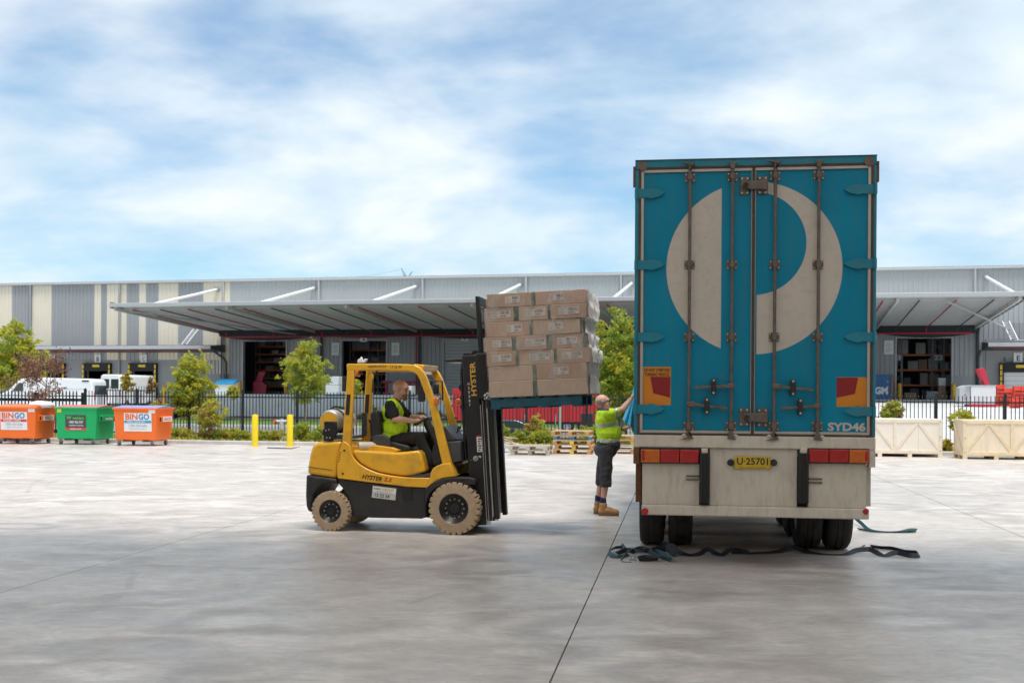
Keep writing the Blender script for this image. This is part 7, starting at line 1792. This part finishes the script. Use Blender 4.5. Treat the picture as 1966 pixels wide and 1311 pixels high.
# van A: long side toward us, nose to the left
va = empty('van', AT(100, 800, 78) * 1, 0, 'long white panel van side-on behind the sliding gate', 'van')
zg = 0.28; o0 = AT(180, 790, 77); va.location = (o0.x, o0.y, zg); va.scale = (1.2, 1, 1); va.rotation_euler = (0, 0, radians(-8) + pi)       # local +x is the van's nose
prof = [(0.0, 0.35), (0.02, 1.2), (0.12, 2.25), (0.25, 2.42), (3.9, 2.50), (4.5, 2.38), (5.15, 1.62), (5.75, 1.32), (5.95, 1.0), (5.95, 0.40)]
mb = MB(); mb.prism(prof, -1.98, 0.0); mb.build('body', m_van, va, bevel=0.09, seg=3, bang=25)
mb = MB(); mb.prism([(4.25, 1.55), (4.95, 1.55), (4.5, 2.12), (4.25, 2.12)], -0.0, 0.012); mb.build('side_window', m_glass, va)
for yy in (-1.75, -0.95): mb = MB(); mb.box(-0.012, 0.05, yy, yy + 0.72, 1.35, 1.98); mb.build('rear_window', m_glass, va, bevel=0.02)
for x in (1.05, 4.95):
    for yy in (-0.1, -1.88): road_wheel(va, x, yy, 0.34)
for z in (1.0, 1.72): mb = MB(); mb.box(0.4, 4.1, 0.0, 0.012, z, z + 0.02); mb.build('body_line', m_trim, va)
mb = MB(); mb.box(1.6, 1.85, 0.0, 0.03, 1.78, 1.83); mb.build('door_handle', m_black, va)
mb = MB(); mb.box(0.3, 0.7, 0.0, 0.03, 2.22, 2.32); mb.build('roof_vent', m_black, va)
for yy in (-1.9, -0.2): mb = MB(); mb.box(-0.02, 0.03, yy, yy + 0.12, 1.0, 1.5); mb.build('tail_lamp', m_tail, va)
# van B: tail toward us
o0 = AT(211, 790, 93); vb = empty('van', (o0.x, o0.y, 0.5), -radians(14), 'white van seen from behind, parked beyond the long white van', 'van')
mb = MB(); mb.prism([(-1.0, 0.4), (-1.0, 1.6), (-0.86, 2.62), (-0.7, 2.75), (0.7, 2.75), (0.86, 2.62), (1.0, 1.6), (1.0, 0.4)], 0, 5.2); mb.build('body', m_van, vb, bevel=0.08, seg=3, bang=25)
for x0 in (-0.78, 0.08): mb = MB(); mb.box(x0, x0 + 0.70, -0.02, 0.05, 1.6, 2.38); mb.build('rear_window', m_glass, vb, bevel=0.02)
for x0 in (-0.98, 0.86): mb = MB(); mb.box(x0, x0 + 0.12, -0.02, 0.03, 1.0, 1.5); mb.build('tail_lamp', m_tail, vb)
for x in (-0.9, 0.9):
    for yy in (0.9, 4.2): 
        mb = MB(); mb.cyl((x - .1, yy, 0.34), (x + .1, yy, 0.34), 0.34, n=20); mb.build('wheel', m_tyre, vb, smooth=40)
# dark car parked on the near side of the road
o0 = AT(1062, 820, 60); cr = empty('car', (o0.x, o0.y, -0.9), S.yaw, 'dark blue-black car parked on the road below the raised pallet', 'car')
lo = [(-4.45, 0.32), (-4.5, 0.62), (-4.4, 0.88), (-3.3, 0.98), (-0.95, 0.96), (-0.25, 0.84), (0.0, 0.62), (-0.02, 0.30)]
mb = MB(); mb.prism(lo, 0, 1.75); mb.build('body', m_navyc, cr, bevel=0.07, seg=3, bang=25)
mb = MB(); v0 = [(-4.1, 0.94), (-3.5, 1.34), (-2.0, 1.38), (-0.95, 0.96)]; mb.prism(v0, 0.14, 1.61); ch2 = mb.build('cabin', m_navyc, cr, bevel=0.06, seg=2, bang=25)
mb = MB(); mb.prism([(-3.75, 1.0), (-3.4, 1.28), (-2.05, 1.32), (-1.2, 1.0)], 0.125, 0.15); mb.build('side_window', m_glass, ch2)
mb = MB(); mb.box(-4.2, -0.3, -0.012, 0.0, 0.50, 0.54); mb.build('chrome_strip', m_steel, cr)
mb = MB(); mb.box(-0.22, 0.0, 0.02, 0.4, 0.62, 0.76); mb.build('headlamp', m_swhite, cr, bevel=0.03)
for x in (-3.6, -0.85):
    for yy in (0.12, 1.63): road_wheel(cr, x, yy, 0.33)
# red curtain-sided trailer on the far side of the road
o0 = AT(1155, 812, 82); rt_ = empty('semi_trailer', (o0.x, o0.y, -0.9), S.yaw, 'bright red trailer parked across the road below the raised pallet', 'trailer')
for k in range(9):
    mb = MB(); mb.box(-11 + k * 1.22 + 0.01, -11 + (k + 1) * 1.22 - 0.01, 0.0, 0.05, 0.78, 3.1); mb.build('side_panel', m_redt, rt_, bevel=0.015)
mb = MB(); mb.box(-11, 0, 0.06, 2.5, 0.9, 3.15); mb.build('box_body', m_redt, rt_)
mb = MB(); mb.box(-11, 0, 0.1, 2.4, 0.62, 0.88); mb.build('chassis', m_chas, rt_)
for x in (-1.3, -2.5, -9.2): road_wheel(rt_, x, 0.25, 0.48, 0.48, 0.28)
for k in range(5): mb = MB(); mb.box(-10 + k * 2.2, -9.9 + k * 2.2, -0.02, 0.0, 0.6, 1.3); mb.build('buckle_strap', m_trim, rt_)
o0 = AT(1165, 822, 70); sk = empty('machine', (o0.x, o0.y, -0.9), S.yaw, 'dark trailer coupling gear beside the red trailer', 'machine')
mb = MB(); mb.box(-1.6, -0.9, 0, 0.5, 0.3, 1.6); mb.build('tool_box', m_chas, sk, bevel=0.03); mb = MB(); mb.box(-0.8, 1.2, 0, 0.6, 0.4, 0.7); mb.build('frame', m_chas, sk, bevel=0.03)
for x in (-0.2, 0.8): road_wheel(sk, x, 0.1, 0.45, 0.45, 0.28)
# sign pole by the road
o0 = AT(1075, 834, 52); pl_ = empty('pole', (o0.x, o0.y, -0.75), 0, 'plain grey steel pole in front of the red trailer', 'pole')
mb = MB(); mb.cyl((0, 0, 0), (0, 0, 3.4), 0.055, n=14); mb.build('shaft', m_trim, pl_, smooth=40); mb = MB(); mb.cyl((0, 0, 3.4), (0, 0, 3.43), 0.06, n=14); mb.build('cap', m_trim, pl_)
# blue shipping container beside door 7
o0 = AT(1714, 765, 97); ct = empty('container', (o0.x, o0.y, LOT), B.yaw, 'blue shipping container showing behind the trailer, white lettering', 'container')
m_cont = M('container_blue', (0.05, 0.16, 0.36), 0.5, var=0.08, scale=1.2)
rb_ = ribbed(-6.0, -0.18, 0.12, 2.02, 0.06, 0.28, 0.05); rb_.build('side_wall', m_cont, ct, fix=False)
mb = MB(); mb.box(-6.06, 0, 0.0, 2.4, 2.02, 2.15); mb.box(-6.06, 0, 0.07, 2.4, 0.0, 0.12); mb.build('side_rail', m_cont, ct)
for x in (-6.06, -0.16): mb = MB(); mb.box(x, x + 0.16, -0.01, 2.4, 0.0, 2.12); mb.build('corner_post', M('container_rust', (0.32, 0.14, 0.09), 0.7), ct)
mb = MB(); mb.box(-5.9, -0.1, 0.1, 2.38, 0.1, 2.05); mb.build('inner_shell', m_cont, ct)
text('CMA CGM', m_swhite, ct, -2.05, 0.75, 3.3, 0.62, -0.02, bold=0.05)
text('2 6 1', m_swhite, ct, 0, 0, 1.1, 0.1, M4=Matrix.Translation((-0.42, -0.02, 1.0)) @ XZ @ Matrix.Rotation(pi / 2, 4, 'Z'))
# yellow bollards at the doors
byel = M('door_bollard_yellow', (0.80, 0.42, 0.01), 0.5)
for px, lab in ((461, 'left of the doorway numbered one'), (548.5, 'right of the doorway numbered one'), (1727, 'left of the doorway numbered seven'), (1831, 'right of the doorway numbered seven'), (315, 'under the low awning left of the doorway numbered one')):
    x, _ = B.hit(px, 750, -1.2); mb = MB(); mb.lathe([(0.16, 0), (0.16, 1.35), (0.1, 1.42), (0, 1.44)], None, 16); o = mb.build('door_bollard', byel, None, smooth=40)
    o.location = B.w((x, -1.2, LOT if px > 400 else 0.36)); o.scale.z = 1.0 if px > 400 else 1.5; tag(o, 'orange-yellow bollard ' + lab, 'bollard', 'bollards at the warehouse doors')
for px in (466, 553, 1730, 1829):
    pass
# white bin with blue lid, stacked white goods
def at_lot(px, Y, z=LOT): o = AT(px, 760, Y); return Vector((o.x, o.y, z))
wb_ = empty('storage_bin', at_lot(430, 96), B.yaw, 'white storage bin with a sloping blue lid by the warehouse wall', 'bin')
mb = MB(); mb.prism([(0, 0), (0, 0.95), (0.9, 1.15), (0.9, 0)], -0.85, 0.85, 'x'); mb.build('tub', m_swhite, wb_, bevel=0.02)
mb = MB(); mb.prism([(-0.08, 0.95), (-0.08, 1.0), (0.95, 1.36), (0.95, 1.16)], -0.9, 0.9, 'x'); mb.build('lid', M('bin_lid_blue', (0.02, 0.30, 0.58), 0.5), wb_, bevel=0.01)
m_wrap = M('white_wrapped_goods', (0.70, 0.70, 0.70), 0.45, var=0.05)
for px, nrow, lab in ((579, 1, 'low block of white wrapped goods on a blue pallet beside the tall green tree'), (637, 2, 'white wrapped goods stacked two high left of the forklift'), (648, 2, 'white wrapped goods standing against the stack left of the forklift'), (777, 1, 'white wrapped goods seen between the driver and the guard')):
    g = empty('wrapped_goods', at_lot(px, 92 if px != 648 else 93.5), B.yaw, lab, 'goods', 'white goods in the opposite lot')
    mb = MB(); mb.box(-0.58, 0.58, 0, 1.1, 0, 0.14); mb.build('pallet', m_chep, g)
    for k in range(nrow): mb = MB(); mb.box(-0.56, 0.56, 0.02, 1.08, 0.142 + k * 0.72, 0.142 + k * 0.72 + 0.70); mb.build('block', m_wrap, g, bevel=0.03)
# red folding lift inside door 1, red hooks past door 2
rl_ = empty('lift', B.w((bh(470, 740)[0], 1.4, LOT)), B.yaw, 'red steel folding arm machine just inside the doorway numbered one', 'lift')
m_rl = M('lift_red', (0.42, 0.02, 0.05), 0.5)
mb = MB(); mb.prism([(0.2, 0), (1.55, 0), (1.75, 1.0), (1.2, 1.35), (0.2, 1.4)], 0, 0.6); mb.build('base', m_rl, rl_, bevel=0.03)
mb = MB(); mb.prism([(0.5, 1.38), (1.15, 1.38), (1.55, 2.4), (0.75, 2.4)], 0.1, 0.4); mb.build('arm', m_rl, rl_, bevel=0.03)
for px in (741, 786):
    x, _ = B.hit(px, 745, -2.5); g = empty('floor_crane', B.w((x, -2.5, LOT)), B.yaw, 'small magenta-red crane ' + ('left' if px < 760 else 'right') + ' of the driver, by the warehouse wall', 'crane')
    mb = MB(); mb.box(-0.3, 0.3, 0, 0.5, 0, 0.3); mb.build('base', m_rl, g); mb = MB(); mb.box(-0.12, 0.12, 0.1, 0.3, 0.3, 1.4); mb.build('post', m_rl, g, bevel=0.03); mb = MB(); mb.box(-0.5, 0.5, 0.1, 0.3, 1.25, 1.45); mb.build('jib', m_rl, g, bevel=0.03)
# compactor with raised red lid and stacks of red plastic crates
m_cw = M('compactor_white', (0.68, 0.67, 0.66), 0.5, var=0.04); m_cr = M('lid_red', (0.55, 0.02, 0.05), 0.45); m_rc = M('red_plastic', (0.80, 0.09, 0.05), 0.45, var=0.06)
cf = Frame(AT(1864, 772, 78) * 1, YAW); cf = Frame((cf.o.x, cf.o.y, 1.24), YAW)
cp_ = empty('compactor', fr=cf, label='white waste compactor with its red lid raised', cat='compactor')
mb = MB(); mb.box(0, 1.62, 0, 1.3, 0.12, 1.36); mb.build('hopper', m_cw, cp_, bevel=0.03)
mb = MB(); mb.prism([(-0.72, 0.12), (-0.02, 0.12), (-0.02, 1.40), (-0.42, 1.40), (-0.72, 1.25)], 0.1, 1.2); mb.build('motor_housing', m_trim, cp_, bevel=0.03)
mb = MB(); mb.box(-0.3, 1.64, -0.03, 1.33, 1.37, 1.42); mb.build('hopper_rim', m_cw, cp_)
mb = MB(); mb.prism([(0.5, 2.55), (0.92, 2.6), (1.28, 1.45), (0.98, 1.44)], 0.2, 1.1); mb.build('lid', m_cr, cp_, bevel=0.02)
mb = MB(); mb.bar((0.62, 0.3, 1.42), (0.95, 0.3, 1.9), 0.04, 0.04); mb.build('lid_stay', m_black, cp_)
mb = MB(); mb.tube([(0.35, -0.01, 0.62), (0.35, -0.06, 0.58), (0.95, -0.06, 0.58), (0.95, -0.01, 0.62)], 0.02, 6); mb.build('handle', m_trim, cp_)
mb = MB(); mb.box(-0.1, 1.66, -0.1, 1.4, -0.02, 0.12); mb.build('base_frame', m_cr, cp_)
for dz in (0.5, 0.75): mb = MB(); mb.cyl((-0.35, 0.09, dz), (-0.35, 0.07, dz), 0.05, n=12); mb.build('button', m_cr, cp_)
cm = MB(); cm.box(0, 0.02, 0, 0.5, 0, 0.24); cm.box(0.5, 0.52, 0, 0.5, 0, 0.24); cm.box(0.02, 0.5, 0.48, 0.5, 0, 0.24); cm.box(0.02, 0.5, 0.0, 0.5, 0, 0.02)
for q in (0.0, 0.085, 0.18): cm.box(0.02, 0.5, 0.0, 0.02, q + 0.02, q + 0.05)
cm_me = cm.mesh('plastic_crate', m_rc)
for (dx, dy, z0, n_, nm) in ((1.68, 0.0, 0.0, 6, 'beside the white compactor'), (2.22, 0.1, 0.0, 5, 'second from the white compactor'), (2.78, -0.1, -0.1, 6, 'third from the white compactor'), (3.32, 0.0, -0.1, 6, 'farthest from the white compactor'), (2.2, -1.6, -0.9, 6, 'standing lower, in front of the others')):
    for k in range(n_):
        o = link_mesh('plastic_crate', cm_me); o.location = cf.w((dx + R.uniform(-.02, .02), dy, z0 + 0.245 * k + (0.0 if k else 0))); o.rotation_euler = (0, 0, cf.yaw + R.uniform(-.06, .06))
        tag(o, ('%s red plastic crate of the stack %s' % (['bottom', 'second', 'third', 'fourth', 'fifth', 'sixth'][k], nm)), 'crate', 'stacked red plastic crates')
# goods standing inside door 7
for px, wd, hh, mat, lab in ((1748, 1.05, 0.62, cart[0], 'low brown carton on the floor of the doorway numbered seven'), (1790, 1.0, 0.75, cart[1], 'grey wrapped bale on the floor of the doorway numbered seven'), (1809, 0.62, 1.25, cart[0], 'tall brown carton near the right side of the doorway numbered seven'), (1809, 0.62, 1.95, cart[3], None)):
    x, _ = B.hit(px, 750, 0.8)
    mb = MB(); mb.box(-wd / 2, wd / 2, 0, 0.9, 0 if lab else 1.26, hh); o = mb.build('floor_carton', mat, None, bevel=0.02); o.location = B.w((x, 0.8, LOT)); o.rotation_euler = (0, 0, B.yaw)
    tag(o, lab or 'white carton standing on the tall brown carton in the doorway numbered seven', 'carton')
# top of a power pylon and its wires far behind the roof
pf = AT(781, 535, 420); py_ = empty('pylon', (pf.x, pf.y, 0), 0, 'tip of a steel lattice pylon showing above the warehouse roof', 'pylon')
mb = MB(); zt_ = AT(781, 516, 420).z
def pt(px, py): p = AT(px, py, 420); return Vector((p.x - pf.x, 0, p.z))
for a, b_ in (((771, 515), (776, 534)), ((771, 515), (780, 534)), ((791, 521), (782, 534)), ((791, 521), (786, 534)), ((773, 522), (778, 524)), ((774, 527), (780, 529)), ((784, 530), (790, 525)), ((776, 534), (786, 534)), ((778, 524), (776, 534)), ((780, 529), (775, 530))):
    mb.bar(pt(*a), pt(*b_), 0.12, 0.12)
mb.bar(pt(777, 534), (pt(777, 534).x - 2, 0, 0), 0.4, 0.4); mb.bar(pt(785, 534), (pt(785, 534).x + 2, 0, 0), 0.4, 0.4)
mb.build('lattice', M('pylon_steel', (0.12, 0.16, 0.20), 0.6, 0.3), py_)
for k, (a, e) in enumerate((((771, 517), (620, 530)), ((791, 522), (980, 527)), ((771, 517), (560, 534)))):
    p0, p1 = pt(*a), pt(*e); P = [p0.lerp(p1, u) - Vector((0, 0, 1.5 * 4 * u * (1 - u))) for u in [i / 12 for i in range(13)]]
    mb = MB(); mb.tube(P, 0.018, 4); mb.build('wire', m_black, py_)
